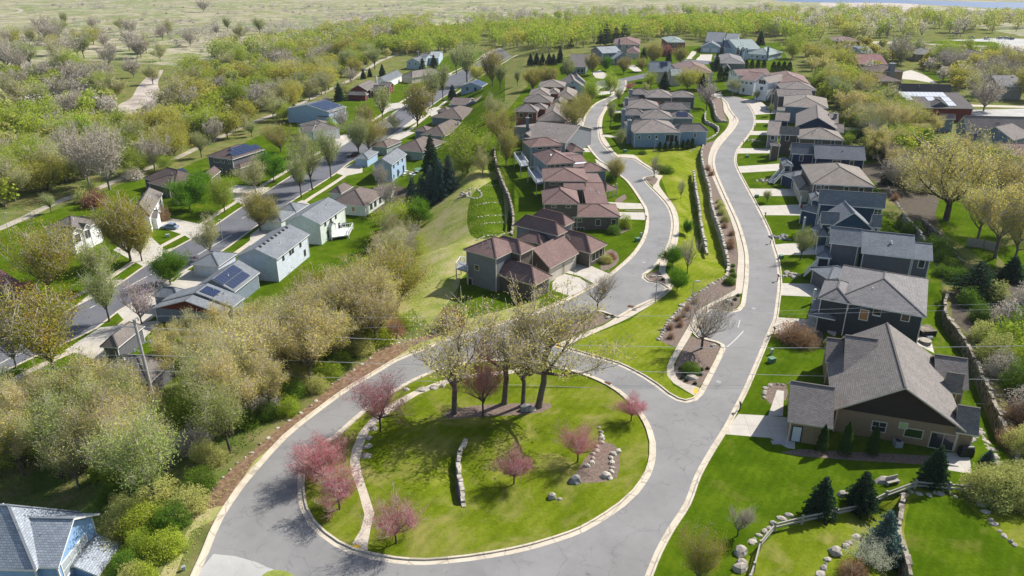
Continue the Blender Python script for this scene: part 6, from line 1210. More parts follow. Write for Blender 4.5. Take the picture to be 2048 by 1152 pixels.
tree('greenb', 1227, 466, 448, 'bright clipped shrub under the tan wall of the second townhouse', wide=1.6); tree('maroonb', 1222, 518, 503, 'dark red shrub at the corner window of the nearest townhouse', wide=1.3); tree('oliveb', 1212, 524, 508, 'yellow green shrub below the corner window of the nearest townhouse', wide=1.7)
tree('brightb', 1250, 455, 428, 'golden small tree at the second townhouse driveway', wide=1.0); tree('greenb', 1222, 358, 340, 'round shrub at the garage corner by the left hand road', wide=1.3)
for i, x in enumerate([(1319, 301), (1330, 302), (1341, 300), (1353, 299), (1365, 298), (1375, 296), (1384, 294)]):
    tree('thuja', x[0], x[1], x[1]-19, 'small dark arborvitae in the row below the light blue cottage', wide=1.7, group='row of arborvitae below the light blue cottage')
tree('thuja', 1307, 290, 266, 'single slim evergreen against the light blue cottage wall', wide=1.0)
tree('maroonb', 1312, 226, 203, 'left reddish bare tree in front of the third cottage roof', wide=1.2); tree('maroonb', 1336, 226, 206, 'right reddish bare tree in front of the third cottage roof', wide=1.2)
tree('pale', 1240, 300, 252, 'small columnar tree beside the stone corner of the light blue cottage', wide=.75); tree('pale', 1221, 252, 192, 'slim tree on the lawn left of the solar cottage', wide=.6)
tree('pale', 1238, 208, 172, 'slim tree at the upper end of the cottage lawns', wide=.7)
tree('orange', 1149, 262, 182, 'big round olive and gold maple at the tan townhouse driveway', wide=1.0); tree('orange', 1166, 243, 180, 'gold crowned maple just behind the big round one', wide=.9)
tree('bright', 1184, 206, 150, 'bright green tree right of the white gable with three windows', wide=.8); tree('bright', 1221, 192, 140, 'bright green tree on the grass beside the dark parked car', wide=.7)
tree('pink', 1258, 182, 162, 'small crimson tree at the head of the left hand road', wide=1.3)
tree('lilac', 1414, 214, 150, 'big bare tree with lilac blossom at its foot, far end of the strip', wide=.95); tree('lilac', 1700, 240, 222, 'lilac redbud between dark evergreens behind the gabled house', wide=1.4)
# --- hilltop trees
for k, x, y, t, w, l in [('orange', 1065, 182, 128, 1.05, 'russet crowned maple left of the topmost townhouse'), ('orange', 1098, 178, 122, 1, 'olive maple right of the russet one'), ('pale', 1134, 162, 112, 1.05, 'olive round tree in front of the plain grey roof'),
    ('pale', 1035, 172, 135, .8, 'pale small tree between two roofs at the upper end of the lower street'), ('orange', 1185, 150, 102, 1, 'russet street tree in front of the grey roofed hilltop house'), ('maple', 1212, 142, 108, .8, 'dark green tree left of the arched entry'),
    ('orange', 1247, 148, 108, 1, 'olive street tree right of the arched entry on the cul de sac lawn'), ('orange', 1284, 143, 108, .9, 'russet tree at the end of the cul de sac lawn'), ('orange', 1305, 130, 83, 1.1, 'large olive tree left of the brick house'), ('orange', 1360, 130, 88, 1, 'large olive tree in front of the brick house'),
    ('bright', 1300, 176, 140, 1.1, 'yellow green tree left of the L shaped solar array'), ('gold', 1375, 182, 134, 1.1, 'golden olive tree hiding the dusty pink roof'), ('gold', 1395, 178, 130, .9, 'second golden olive tree before the dusty pink roof'), ('budding', 1290, 190, 160, .8, 'thin budding tree at the solar house corner')]:
    tree(k, x, y, t, l, wide=w)
tree('maroonb', 1330, 112, 88, 'maroon tree beside the brick house', wide=1.2)
for i, (x, y, t, w) in enumerate([(1142, 97, 72, 1.1), (1212, 92, 46, 1.2), (1231, 90, 50, 1.2), (1247, 88, 46, 1.3), (1200, 92, 58, 1.1)]):
    tree('pine', x, y, t, 'tall dark pine in the cluster behind the cream house' if i else 'lone dark spruce at the wood edge above the small spruce row', wide=w, group='dark pines behind the cream house' if i else None)
for i, x in enumerate((1061, 1073, 1085, 1098, 1107)): tree('fir', x, 130, 106-(i % 2)*2, 'small dark spruce in the straight row behind the rose brown roof', wide=1.3, group='row of small spruces behind the rose brown roof')
tree('fir', 1120, 126, 92, 'taller dark spruce at the right end of the small spruce row', wide=1.0)
for x, y, t, w, l in [(1287, 117, 92, 1.3, 'dark spruce beside the low rose brown roof wing'), (1337, 124, 98, 1.1, 'dark spruce in front of the brick house'), (1328, 180, 141, 1.15, 'big spruce in front of the solar house'), (1404, 182, 146, 1.0, 'tall dark spruce right of the golden olive trees'),
                      (1520, 90, 60, 1.3, 'broad spruce right of the dormered house'), (1432, 142, 104, 1.0, 'dark pine beside the pale blue garage'), (846, 158, 114, 1.1, 'tall green pine at the far side of the lower street'), (679, 202, 164, 1.2, 'broad dark spruce left of the red gable'),
                      (727, 158, 137, 1.2, 'dark spruce behind the red gable, left of its neighbour'), (740, 154, 134, 1.1, 'dark spruce between two others behind the red gable'), (765, 152, 127, 1.2, 'dark spruce right of the white chimney'), (868, 138, 108, 1.3, 'blue spruce before the pale grey roof'), (590, 238, 206, 1.3, 'dark spruce left of the solar roofed blue house'),
                      (625, 234, 216, 1.5, 'small spruce against the blue solar house wall'), (905, 198, 168, 1.3, 'small spruce left of the pale blue solar gable'), (863, 352, 266, 1.0, 'tallest dark spruce behind the low brown roof')]:
    tree('fir', x, y, t, l, wide=w)
for x, y, t, w, l in [(826, 422, 352, .85, 'spruce at the near left end of the dense spruce row'), (845, 418, 346, .85, 'spruce second from the near end of the dense row'), (862, 408, 326, .85, 'spruce in the middle of the dense row'), (880, 398, 312, .85, 'tall spruce toward the far end of the dense row'), (898, 385, 305, .8, 'spruce at the far right end of the dense row')]:
    tree('bluefir', x, y, t, l, wide=w*1.1)
tree('maple', 838, 450, 392, 'dark green tree at the foot of the dense spruce row', wide=.95); tree('bright', 935, 345, 242, 'large bright green tree between the brown roofs and the meadow', wide=1.15); tree('bright', 925, 352, 298, 'yellow green tree at the top of the meadow', wide=.8)
tree('orange', 1003, 298, 200, 'tall olive maple above the long shadowed wall', wide=.8); tree('orange', 1012, 330, 252, 'olive maple overhanging the top of the long shadowed wall', wide=.85); tree('budding', 966, 345, 285, 'grey olive tree at the upper meadow edge', wide=.9); tree('budding', 985, 240, 180, 'olive tree above the tan dormered townhouse', wide=.9)
for i, (x, t) in enumerate(((1440, 132), (1452, 132))): tree('thuja', x, 162, t, 'tall dark evergreen left of the far white townhouse', wide=1.6, group='dark evergreens left of the white townhouses')
for x in (1492, 1503, 1515, 1527): tree('thuja', x, 137, 118, 'dark arborvitae in the hedge below the dormered house', wide=1.9, group='arborvitae hedge below the dormered house')
for x in (1546, 1556, 1567, 1578): tree('thuja', x, 142, 122, 'dark arborvitae in the hedge behind the rose pink roof', wide=2.0, group='arborvitae hedge behind the rose pink roof')
# --- lower street trees
for k, x, y, t, w, l in [('orange', 108, 742, 548, 1.1, 'huge gold and orange maple beside the lower street near the left edge'), ('greybare', 32, 735, 598, .7, 'tall dark leafless tree at the left edge beside the road'), ('pale', 219, 642, 520, .8, 'slender tree beside the road, right of the huge gold maple'),
    ('lilac', 283, 648, 545, .85, 'dusky purple leafless tree above the concrete driveway'), ('orange', 100, 585, 425, 1.0, 'orange brown maple in front of the white house with three gables'), ('pale', 206, 580, 478, 1.0, 'pale green tree below the large olive maple'),
    ('orange', 262, 522, 378, .95, 'large olive maple with orange top, left of the parked hatchback'), ('gold', 284, 522, 420, .75, 'yellow green tree merging with the large olive maple'), ('maple', 341, 568, 492, 1.0, 'round grey green tree standing alone on the street verge'),
    ('maple', 380, 420, 348, 1.15, 'round bright green maple, the nearer of two by the brown roof'), ('maple', 402, 398, 335, 1.1, 'round bright green maple, the farther of two by the brown roof'), ('bright', 450, 424, 342, .8, 'yellow green street tree right of the round maples'),
    ('budding', 422, 516, 418, .8, 'thin grey tree on the near verge by the lamp post'), ('orange', 521, 462, 368, 1.0, 'tan crowned tree by the white parked car, left trunk'), ('budding', 549, 458, 385, .9, 'tan crowned tree by the white parked car, right trunk'),
    ('budding', 512, 385, 305, 1.0, 'grey tan tree before the two storey solar house'), ('maple', 548, 364, 296, .9, 'fresh green tree across the street from the ranch house'), ('pale', 603, 396, 292, .7, 'pale street tree, left of the pair near the ranch house'), ('pale', 625, 380, 262, .75, 'taller pale street tree, right of the pair near the ranch house'),
    ('pale', 662, 356, 250, .7, 'slim street tree left of the dark red parked van'), ('pale', 719, 318, 226, .9, 'green street tree just above the dark red van'), ('orange', 738, 306, 218, 1.0, 'dense olive street maple near the dark red van'), ('orange', 835, 254, 158, 1.0, 'big brown and olive maple halfway up the lower street'),
    ('pale', 866, 212, 130, .7, 'slim green tree left of the small spruce by the road'), ('pale', 886, 199, 122, .7, 'slim green tree right behind the other slim one'), ('pale', 913, 148, 88, .9, 'pale street tree near the top of the lower street'), ('pale', 934, 166, 78, .9, 'taller pale street tree near the top of the lower street'),
    ('budding', 790, 264, 220, 1.1, 'grey rounded tree on the far verge of the lower street'), ('pale', 765, 242, 168, .9, 'yellow green tree in front of the red gables'), ('orange', 733, 262, 200, .8, 'small olive tree beside the yellow green one'), ('greybare', 684, 262, 204, .8, 'grey leafless tree at the corner of the solar roofed house'),
    ('bright', 665, 272, 232, .8, 'lime green tree in front of the solar roofed house'), ('orange', 562, 304, 238, 1.1, 'orange tipped tree left of the small white house'), ('budding', 610, 312, 250, .9, 'thin pale tree before the small white house'), ('gold', 955, 162, 122, 1.0, 'golden green tree left of the road end'),
    ('orange', 985, 172, 90, .8, 'russet tall tree at the upper end of the lower street'), ('pale', 1000, 180, 120, .7, 'green tree beside the russet tall one'), ('greybare', 790, 345, 300, .9, 'leafless grey tree rising in front of the blue gable wall') if False else ('greybare', 762, 375, 320, .8, 'leafless grey tree rising in front of the blue gable wall'),
    ('greybare', 780, 425, 350, .8, 'leafless grey tree behind the ranch house sunroom'), ('orange', 870, 196, 150, .6, 'small olive tree beyond the road bend')]:
    tree(k, x, y, t, l, wide=w)
tree('maroonb', 192, 412, 378, 'maroon bush on the lawn beside the gravel path', wide=1.4); tree('maroonb', 60, 610, 560, 'dark maroon shrub before the maroon roof', wide=.9); tree('rustb', 330, 440, 410, 'small bronze tree beside the garage with the hatchback', wide=.8)
tree('greenb', 808, 316, 300, 'left one of two round bushes beside the blue gable house', wide=1.1); tree('greenb', 818, 318, 302, 'right one of two round bushes beside the blue gable house', wide=1.1)
# --- behind the right hand row
tree('bigoak', 1893, 440, 238, 'great oak with a thick dark trunk on the lawn at the right', wide=1.25)
tree('oak', 1953, 488, 345, 'oak with tan crown nearest right of the great oak', wide=.9); tree('oak', 1989, 516, 330, 'tallest oak by the wooden screen at the right edge', wide=.9); tree('oak', 2026, 528, 385, 'oak at the right edge below the others', wide=.9)
tree('oak', 2040, 470, 300, 'oak crown filling the right edge behind the screen', wide=.9)
for x, y, t, w, l in [(1776, 368, 322, 1.4, 'dark spruce behind the navy blue house'), (2020, 560, 510, 2.0, 'spreading dark evergreen right of the retaining wall'), (1725, 300, 245, 1.6, 'leaning dark evergreen above the pergola'), (1950, 590, 520, 2.3, 'wide soft green pine overhanging the retaining wall')]:
    tree('fir' if x != 1950 else 'pine', x, y, t, l, wide=w)
rb = random.Random(4)
for i, (x, y, t, k) in enumerate([(1880, 500, 478, 'greenb'), (1890, 520, 498, 'greenb'), (1902, 540, 515, 'greenb'), (1912, 560, 535, 'greenb'), (1870, 490, 470, 'greenb'), (1885, 550, 530, 'greenb')]): tree(k, x, y, t, 'bright clump of the ground hugging hedge behind the grey taupe house', wide=1.8, group='spreading hedge behind the grey taupe house')
for i, (x, y, t, k) in enumerate([(1965, 680, 640, 'oliveb'), (2010, 700, 640, 'brightb'), (1990, 720, 665, 'oliveb'), (2040, 680, 620, 'greenb'), (2000, 750, 700, 'greyb'), (2040, 780, 720, 'greenb'), (2035, 840, 800, 'rustb'), (2010, 650, 600, 'greyb'), (1960, 640, 605, 'greenb'), (1935, 610, 575, 'greenb'), (2045, 900, 850, 'oliveb'), (2020, 880, 850, 'rustb'), (2060, 740, 670, 'brightb'), (1990, 600, 560, 'oliveb'), (2045, 620, 570, 'greyb'), (2070, 830, 760, 'greyb')]):
    tree(k, x, y, t, 'unpruned shrub on the bank above the long dark wall', wide=1.15, group='shrubs on the bank behind the brown house')
for i, (x, y, t, k) in enumerate([(1790, 400, 385, 'rustb'), (1820, 375, 350, 'greyb'), (1850, 385, 355, 'greyb'), (1800, 450, 438, 'greenb'), (1815, 458, 445, 'greenb'), (1830, 455, 440, 'greenb')]):
    tree(k, x, y, t, 'small twiggy shrub on the bark slope under the great oak', wide=1.1, group='shrubs on the bark slope')
POLEGAP = GP('P', [(285, 760), (360, 760), (400, 900), (390, 1000), (310, 1000), (290, 880)])
# --- woods: every tree that shows is a tree of its own
def scatter(poly, n, kinds, hrange, label, group, seed, mind=4.0, wide=(.85, 1.2), lod=None):
    r = random.Random(seed); pl = np.array(poly, float); pts = []; tries = 0
    w = GP('P', poly); lo, hi = w.min(0), w.max(0)
    while len(pts) < n and tries < n*80:
        tries += 1; x, y = r.uniform(lo[0], hi[0]), r.uniform(lo[1], hi[1])
        if not inpoly(np.array([x]), np.array([y]), w)[0]: continue
        if any((x-a)**2+(y-b)**2 < mind**2 for a, b in pts): continue
        pts.append((x, y))
    for x, y in pts:
        if inpoly(np.array([x]), np.array([y]), POLEGAP)[0] and kinds[0] not in BUSH: continue
        k = r.choice(kinds); Hh = r.uniform(*hrange)*(.45 if k in BUSH else 1)
        put(k, (x, y), Tz(x, y), Hh, label[k] if isinstance(label, dict) else label, group=group, wide=r.uniform(*wide)*(1.3 if k in BUSH else 1), lod=lod)
LB = lambda where: {'oak': 'tan budding oak '+where, 'bright': 'yellow green leafy tree '+where, 'gold': 'golden green tree '+where, 'budding': 'grey olive budding tree '+where, 'greybare': 'leafless grey tree '+where, 'pale': 'pale green tree '+where, 'orange': 'russet budding tree '+where,
                    'brightb': 'bright green understorey bush '+where, 'greyb': 'grey twiggy thicket bush '+where, 'oliveb': 'olive understorey bush '+where, 'greenb': 'dark green bush '+where, 'rustb': 'brown dry bush '+where, 'maple': 'fresh green tree '+where}
scatter([(-40, 880), (60, 850), (200, 845), (300, 835), (420, 820), (500, 830), (470, 900), (410, 960), (375, 1000), (330, 1050), (262, 1035), (215, 985), (120, 965), (60, 955), (-40, 960)], 52, ['oak', 'oak', 'budding', 'oak', 'pale', 'budding'], (11, 14.5), LB('in the wood above the bright blue corner house'), 'near wood', 3, 4.2, (.7, .92))
scatter([(-40, 850), (480, 800), (420, 930), (370, 1010), (330, 1130), (270, 1180), (262, 1060), (200, 960), (-40, 930)], 26, ['brightb', 'oliveb', 'greyb', 'oliveb'], (5, 8), LB('under the oaks above the bright blue corner house'), 'near wood understorey', 5, 3)
scatter([(400, 770), (480, 742), (560, 712), (620, 695), (680, 658), (760, 650), (800, 655), (790, 668), (740, 700), (680, 742), (620, 790), (560, 830), (500, 830), (440, 800)], 34, ['oak', 'oak', 'budding', 'oak', 'oak'], (10, 14), LB('in the hillside wood left of the ring road'), 'hillside wood', 8, 4.5)
scatter([(600, 790), (560, 845), (640, 780), (730, 706), (800, 665), (830, 640), (760, 640), (690, 690), (500, 840), (480, 880)], 24, ['brightb', 'oliveb', 'greyb', 'greenb', 'rustb'], (5, 8), LB('at the foot of the hillside wood by the road'), 'hillside understorey', 9, 2.6)
scatter([(300, 765), (400, 735), (500, 700), (560, 690), (520, 740), (430, 800), (330, 800)], 11, ['oak', 'oak', 'budding'], (8.5, 11), LB('between the utility pole and the lower houses'), 'oaks behind the lower houses', 12, 5)
scatter([(610, 660), (690, 640), (760, 600), (800, 610), (790, 640), (700, 655)], 6, ['oak', 'oak', 'orange'], (12, 15.5), LB('in the tan clump left of the terraced meadow'), 'tan clump beside the meadow', 14, 5)
scatter([(760, 470), (800, 440), (830, 470), (800, 520), (760, 520)], 6, ['greyb', 'bright', 'greybare', 'oliveb'], (6, 10), LB('on the rough bank behind the ranch house'), 'rough bank', 15, 3.5)
scatter([(770, 480), (800, 450), (835, 470), (820, 540), (800, 600), (770, 560)], 9, ['budding', 'oak', 'greybare', 'bright'], (7, 11), LB('at the left foot of the meadow bank'), 'trees at the foot of the meadow bank', 16, 3.5)
scatter([(335, 700), (400, 676), (470, 655), (520, 660), (480, 700), (400, 735), (340, 740)], 9, ['oak', 'oak', 'budding'], (6.5, 8.5), LB('in front of the barn red gable'), 'oaks before the barn red gable', 17, 4)
scatter([(1740, 330), (1790, 330), (1850, 360), (1870, 400), (1820, 400), (1780, 390), (1750, 350)], 8, ['greybare', 'budding', 'oak'], (6, 9.5), LB('on the dark bark slope left of the great oak'), 'trees on the bark slope', 18, 3.5)
scatter([(1690, 240), (1740, 250), (1770, 300), (1790, 325), (1740, 322), (1705, 290)], 7, ['budding', 'oak', 'greybare'], (8, 11), LB('behind the navy and taupe houses'), 'trees behind the navy and taupe houses', 19, 4)

scatter([(470, 700), (560, 650), (640, 610), (700, 595), (690, 650), (600, 690), (500, 715)], 9, ['oak', 'budding', 'oak'], (7, 9), LB('below the white and grey rear walls'), 'trees below the rear walls', 51, 4)
for i, (x, y, t) in enumerate([(1838, 262, 212), (1868, 270, 222), (1830, 285, 235)]): tree('oak', x, y, t, 'tan budding oak in front of the dark red walled house', wide=1.2, group='oaks before the dark red walls')

scatter([(215, 1000), (262, 1040), (330, 1050), (380, 1010), (400, 960), (450, 900), (430, 960), (395, 1020), (350, 1090), (300, 1180), (250, 1180), (240, 1100)], 22, ['brightb', 'oliveb', 'brightb', 'greenb'], (4.5, 7.5), LB('on the bank between the bright blue house and the ring road'), 'bushes on the bank by the blue house', 53, 2.6)
scatter([(0, 850), (250, 840), (420, 850), (400, 930), (330, 1000), (200, 960), (0, 940)], 12, ['bright', 'pale', 'bright'], (8, 11), LB('low in the near wood'), 'leafy trees low in the near wood', 54, 5, (.8, 1.1))
scatter([(-100, 440), (0, 425), (100, 385), (230, 345), (330, 310), (420, 270), (380, 240), (300, 250), (180, 265), (60, 300), (-100, 330)], 40, ['bright', 'bright', 'gold', 'budding', 'pale', 'greybare'], (9, 15), LB('in the dense wood beside the gravel path'), 'wood beside the gravel path', 21, 6.5, (1.0, 1.35))
scatter([(-100, 430), (100, 378), (330, 305), (420, 265), (560, 208), (640, 178), (760, 118), (700, 105), (560, 150), (380, 235), (60, 300), (-100, 330)], 28, ['brightb', 'oliveb', 'greyb', 'brightb'], (8, 12), LB('in the dense wood beside the gravel path'), 'undergrowth beside the gravel path', 22, 6, (1.1, 1.6))
scatter([(-100, 320), (0, 300), (120, 262), (230, 250), (240, 205), (150, 150), (60, 160), (-100, 200)], 26, ['greybare', 'budding', 'greybare', 'bright', 'pale'], (10, 17), LB('in the grey wood left of the reed clearing'), 'wood left of the reed clearing', 23, 8.5, (1, 1.3))
scatter([(340, 240), (420, 262), (560, 205), (650, 172), (740, 125), (720, 95), (600, 110), (480, 130), (360, 150), (345, 200)], 44, ['bright', 'bright', 'budding', 'gold', 'greybare', 'pale'], (10, 17), LB('in the wood between the clearing and the far side houses'), 'wood beyond the far side houses', 24, 8, (1, 1.3))
scatter([(-60, 160), (60, 140), (230, 120), (330, 125), (300, 95), (150, 85), (0, 95)], 14, ['greybare', 'budding', 'greybare', 'gold'], (12, 19), LB('at the far edge of the left wood'), 'far edge of the left wood', 25, 14, (1, 1.3))
scatter([(1830, 312), (1900, 340), (1960, 372), (2060, 410), (2060, 352), (1960, 330), (1885, 306), (1835, 290)], 11, ['oak', 'budding', 'oak'], (8, 10.5), LB('above the great oak, below the large tan roof'), 'trees below the large tan roof', 34, 5, (1, 1.3))
scatter([(1630, 150), (1700, 165), (1770, 215), (1815, 255), (1832, 330), (1760, 330), (1710, 290), (1690, 230), (1640, 200)], 30, ['oak', 'budding', 'budding', 'bright', 'gold', 'oak', 'pale'], (9, 13), LB('in the wood behind the right hand row'), 'wood behind the right hand row', 26, 6, (1, 1.35))
scatter([(1580, 120), (1620, 150), (1690, 165), (1700, 130), (1640, 95), (1570, 95)], 12, ['bright', 'budding', 'gold', 'orange'], (9, 13), LB('between the white townhouses and the maroon roof'), 'trees left of the maroon roof', 27, 8, (1, 1.3))
scatter([(1780, 130), (1900, 150), (1940, 200), (2060, 210), (2060, 130), (1960, 112), (1830, 105)], 22, ['greybare', 'greybare', 'budding', 'bright', 'gold'], (10, 14), LB('among the houses at the far right'), 'trees among the far right houses', 28, 10, (1, 1.3))
scatter([(1690, 215), (1740, 250), (1790, 300), (1840, 340), (1700, 320), (1690, 260)], 14, ['brightb', 'greenb', 'oliveb', 'greyb'], (7, 10), LB('behind the right hand row, low among the trees'), 'bushes behind the right hand row', 29, 5, (1, 1.4))
scatter([(262, 362), (330, 345), (420, 300), (500, 262), (580, 230), (680, 185), (760, 135), (740, 118), (640, 165), (560, 200), (440, 262), (345, 305), (262, 340)], 34, ['bright', 'budding', 'greybare', 'pale', 'gold'], (10, 16), LB('along the upper stretch of the gravel path'), 'trees along the upper gravel path', 31, 5, (.9, 1.2))
scatter([(60, 445), (130, 425), (260, 375), (340, 350), (420, 312), (560, 250), (640, 215), (700, 190), (690, 180), (560, 232), (420, 290), (340, 325), (240, 362), (60, 440)], 16, ['pale', 'budding', 'oliveb', 'greyb', 'bright'], (6, 11), LB('between the gravel path and the back gardens'), 'trees behind the back gardens', 32, 6, (.9, 1.2))
scatter([(-40, 95), (150, 85), (330, 110), (330, 190), (200, 200), (60, 150), (-40, 160)], 26, ['greybare', 'greybare', 'budding', 'pale'], (12, 19), LB('in the tall pale wood at the top left'), 'tall pale wood at the top left', 33, 9, (1, 1.3))
tree('greybare', 1967, 222, 145, 'broad leafless tree beside the grey street at the far right', wide=1.3); tree('greybare', 1796, 128, 58, 'tall leafless tree right of the grey gables', wide=1.1); tree('orange', 2035, 150, 95, 'bronze willow clump at the right edge of the picture', wide=1.6)
tree('greybare', 178, 372, 235, 'tall pale leafless tree at the path, left of a pair', wide=.9); tree('greybare', 220, 380, 225, 'tall pale leafless tree at the path, right of a pair', wide=.9)
tree('budding', 348, 240, 142, 'olive multi stemmed tree at the right of the reed clearing', wide=1.3); tree('greybare', 90, 80, 20, 'huge leafless cottonwood near the top left corner', wide=1.2); tree('greybare', 130, 128, 66, 'wide leafless tree below the huge cottonwood', wide=1.4); tree('greybare', 408, 24, -6, 'lone forked tree standing in the far meadow', wide=1.2)
scatter([(0, 20), (120, 30), (330, 45), (560, 60), (720, 70), (600, 100), (330, 105), (100, 90), (-40, 60)], 20, ['greybare', 'greybare', 'budding', 'pale'], (10, 18), LB('standing apart in the wet meadow'), 'trees standing apart in the wet meadow', 35, 16, (.9, 1.3))
# far woods beyond the nearest three hundred: one mass of small crowns
def far_wood(name, regions, seed, label):
    r = random.Random(seed); C = []; Sg = []; rs = np.random.RandomState(seed); objs = {}
    for poly, n, mats, hr, wd in regions:
        w = GP('P', poly); lo, hi = w.min(0), w.max(0); k = 0
        while k < n:
            x, y = r.uniform(lo[0], hi[0]), r.uniform(lo[1], hi[1])
            if not inpoly(np.array([x]), np.array([y]), w)[0]: continue
            k += 1; z = Tz(x, y); Hh = r.uniform(*hr); mt = r.choice(mats); m = 330 if mt != 'greytwig' else 170
            d = rs.normal(size=(m, 3)); d /= np.linalg.norm(d, axis=1)[:, None]; rad = rs.rand(m)**.4*(1+.25*np.sin(d[:, 0]*4+k)*np.cos(d[:, 1]*5)); c = d*rad[:, None]*np.array([Hh*wd, Hh*wd, Hh*.42]); c += [x, y, z+Hh*.58]
            objs.setdefault(mt, []).append(c); q = np.array([x, y, z])
            for j in range(5 if mt != 'greytwig' else 12): a = r.uniform(0, 6.28); s = r.uniform(.1, .75)*wd; Sg.append((q, q+[math.cos(a)*Hh*s, math.sin(a)*Hh*s, Hh*r.uniform(.6, .97)], .22, .07, 3))
    root = None
    mats = list(objs); big = np.vstack([np.vstack(objs[m]) for m in mats]); cnt = [sum(len(c) for c in objs[m]) for m in mats]
    me = leaf_mesh(name, big, .62, 'l_'+mats[0], rs, .2)
    for m in mats[1:]: me.materials.append(MATS['l_'+m])
    me.polygons.foreach_set('material_index', np.repeat(np.arange(len(mats)), cnt)); o = link(name, me); tag(o, label, 'woodland', kind='stuff')
    t = link(name+'_stems', seg_mesh(name+'_stems', Sg, 'm_barkgrey', .05)); tag(t, 'grey stems and limbs standing inside the '+label, 'woodland', kind='stuff')
far_wood('far_woodland', [
    ([(760, 108), (860, 112), (980, 92), (1080, 112), (1180, 92), (1300, 84), (1420, 84), (1560, 78), (1600, 92), (1560, 52), (1400, 46), (1200, 52), (1000, 60), (860, 72)], 520, ['bright', 'bright', 'bright', 'bright', 'gold'], (10, 14), .5),
    ([(850, 72), (1000, 60), (1200, 52), (1400, 44), (1560, 48), (1560, 30), (1300, 26), (1000, 40), (860, 55)], 170, ['greytwig', 'greytwig', 'budding', 'bright'], (9, 13), .45),
    ([(1560, 95), (1700, 82), (1850, 78), (1900, 72), (2060, 66), (2060, 40), (1900, 34), (1700, 26), (1500, 24), (1520, 60)], 330, ['greytwig', 'bright', 'gold', 'budding', 'budding', 'greytwig'], (10, 14), .45),
    ([(540, 128), (700, 92), (850, 72), (860, 50), (700, 62), (560, 96), (430, 112), (420, 130)], 210, ['budding', 'bright', 'greytwig', 'pale', 'gold'], (10, 15), .45),
    ([(-80, 260), (60, 235), (230, 240), (230, 190), (60, 190), (-80, 210)], 90, ['greytwig', 'budding', 'bright'], (6, 10), .5)], 41, 'belt of yellow green and grey trees closing off the neighbourhood')
far_wood('wood_thicket', [
    ([(-100, 440), (0, 425), (100, 385), (230, 345), (330, 310), (420, 270), (560, 210), (640, 180), (760, 118), (860, 112), (860, 80), (700, 90), (560, 125), (400, 150), (345, 190), (340, 250), (230, 262), (120, 262), (-100, 310)], 330, ['bright', 'gold', 'bright', 'pale', 'budding'], (6, 10), .5),
    ([(-100, 310), (0, 300), (120, 262), (230, 250), (240, 200), (180, 150), (60, 140), (-100, 160)], 110, ['greytwig', 'budding', 'pale', 'bright'], (5, 8), .5),
    ([(1630, 150), (1700, 165), (1770, 215), (1815, 255), (1840, 300), (1960, 335), (2060, 360), (2060, 400), (1830, 330), (1760, 330), (1710, 290), (1690, 230), (1640, 200)], 110, ['bright', 'budding', 'gold', 'pale', 'shrub'], (5, 8), .5),
    ([(1600, 110), (1700, 90), (1900, 115), (2060, 112), (2060, 200), (1940, 195), (1800, 130), (1700, 165), (1620, 150)], 90, ['greytwig', 'budding', 'greytwig', 'gold'], (5, 8), .5)], 43, 'lower trees and thicket filling the woods between the larger trees')
# brush in the far meadow
def far_brush():
    r = random.Random(5); rs = np.random.RandomState(5); C = []; L = []
    spots = [(x0+r.gauss(0, sx), y0+abs(r.gauss(0, sy))) for x0, y0, sx, sy, n in ((760, 30, 60, 6, 120), (200, 16, 12, 3, 8), (130, 10, 30, 3, 12), (990, 18, 20, 3, 16), (400, 60, 60, 14, 60), (560, 50, 60, 14, 60), (640, 10, 250, 10, 120), (330, 40, 140, 24, 90), (1300, 16, 240, 6, 160), (60, 60, 60, 20, 40)) for _ in range(n)]
    for x, y in spots:
        if y < -8: continue
        b = G(x, max(y, 1)); s = r.uniform(1.2, 4.2); m = 60; d = rs.normal(size=(m, 3)); d /= np.linalg.norm(d, axis=1)[:, None]; c = d*(rs.rand(m)**.4)[:, None]*[s*1.3, s*1.3, s*.8]; c += [b[0], b[1], Tz(*b)+s*.7]; C.append(c)
    o = link('meadow_brush', leaf_mesh('meadow_brush', np.vstack(C), .55, 'l_greytwig', rs)); tag(o, 'grey brush scattered over the far wet meadow', 'brush', kind='stuff')
far_brush()
# rough grass and leaf litter on the banks
def tufts(name, polys, n, size, mat, label, seed, cat='grass'):
    rs = np.random.RandomState(seed); r = random.Random(seed); P = []
    for poly, k in polys:
        w = GP('P', poly); lo, hi = w.min(0), w.max(0); q = np.column_stack([rs.uniform(lo[0], hi[0], k*4), rs.uniform(lo[1], hi[1], k*4)]); m = inpoly(q[:, 0], q[:, 1], w); q = q[m]; q = q[seg_dist(q[:, 0], q[:, 1], rl)[0] > 1.5][:k]; P.append(np.column_stack([q, T(q[:, 0], q[:, 1])+.08]))
    o = link(name, leaf_mesh(name, np.vstack(P), size, mat, rs)); tag(o, label, cat, kind='stuff')
tufts('rough_grass', [([(800, 640), (790, 580), (840, 440), (960, 330), (1010, 300), (1030, 470), (960, 500), (900, 600)], 9000), ([(340, 1180), (440, 1035), (520, 930), (600, 860), (760, 748), (905, 688), (1075, 624), (930, 640), (880, 668), (754, 735), (585, 855), (510, 915), (400, 1020), (300, 1180)], 9000)], 0, .09, 'l_budding', 'rough uncut grass on the meadow and along the bark strip', 3)
tufts('undergrowth', [([(-40, 830), (60, 775), (300, 790), (480, 800), (600, 760), (700, 640), (800, 600), (860, 650), (700, 735), (560, 835), (430, 950), (330, 1130), (200, 1180), (-40, 1180)], 24000)], 0, .12, 'l_shrub', 'green undergrowth and leaf litter on the floor of the near woods', 6, 'undergrowth')
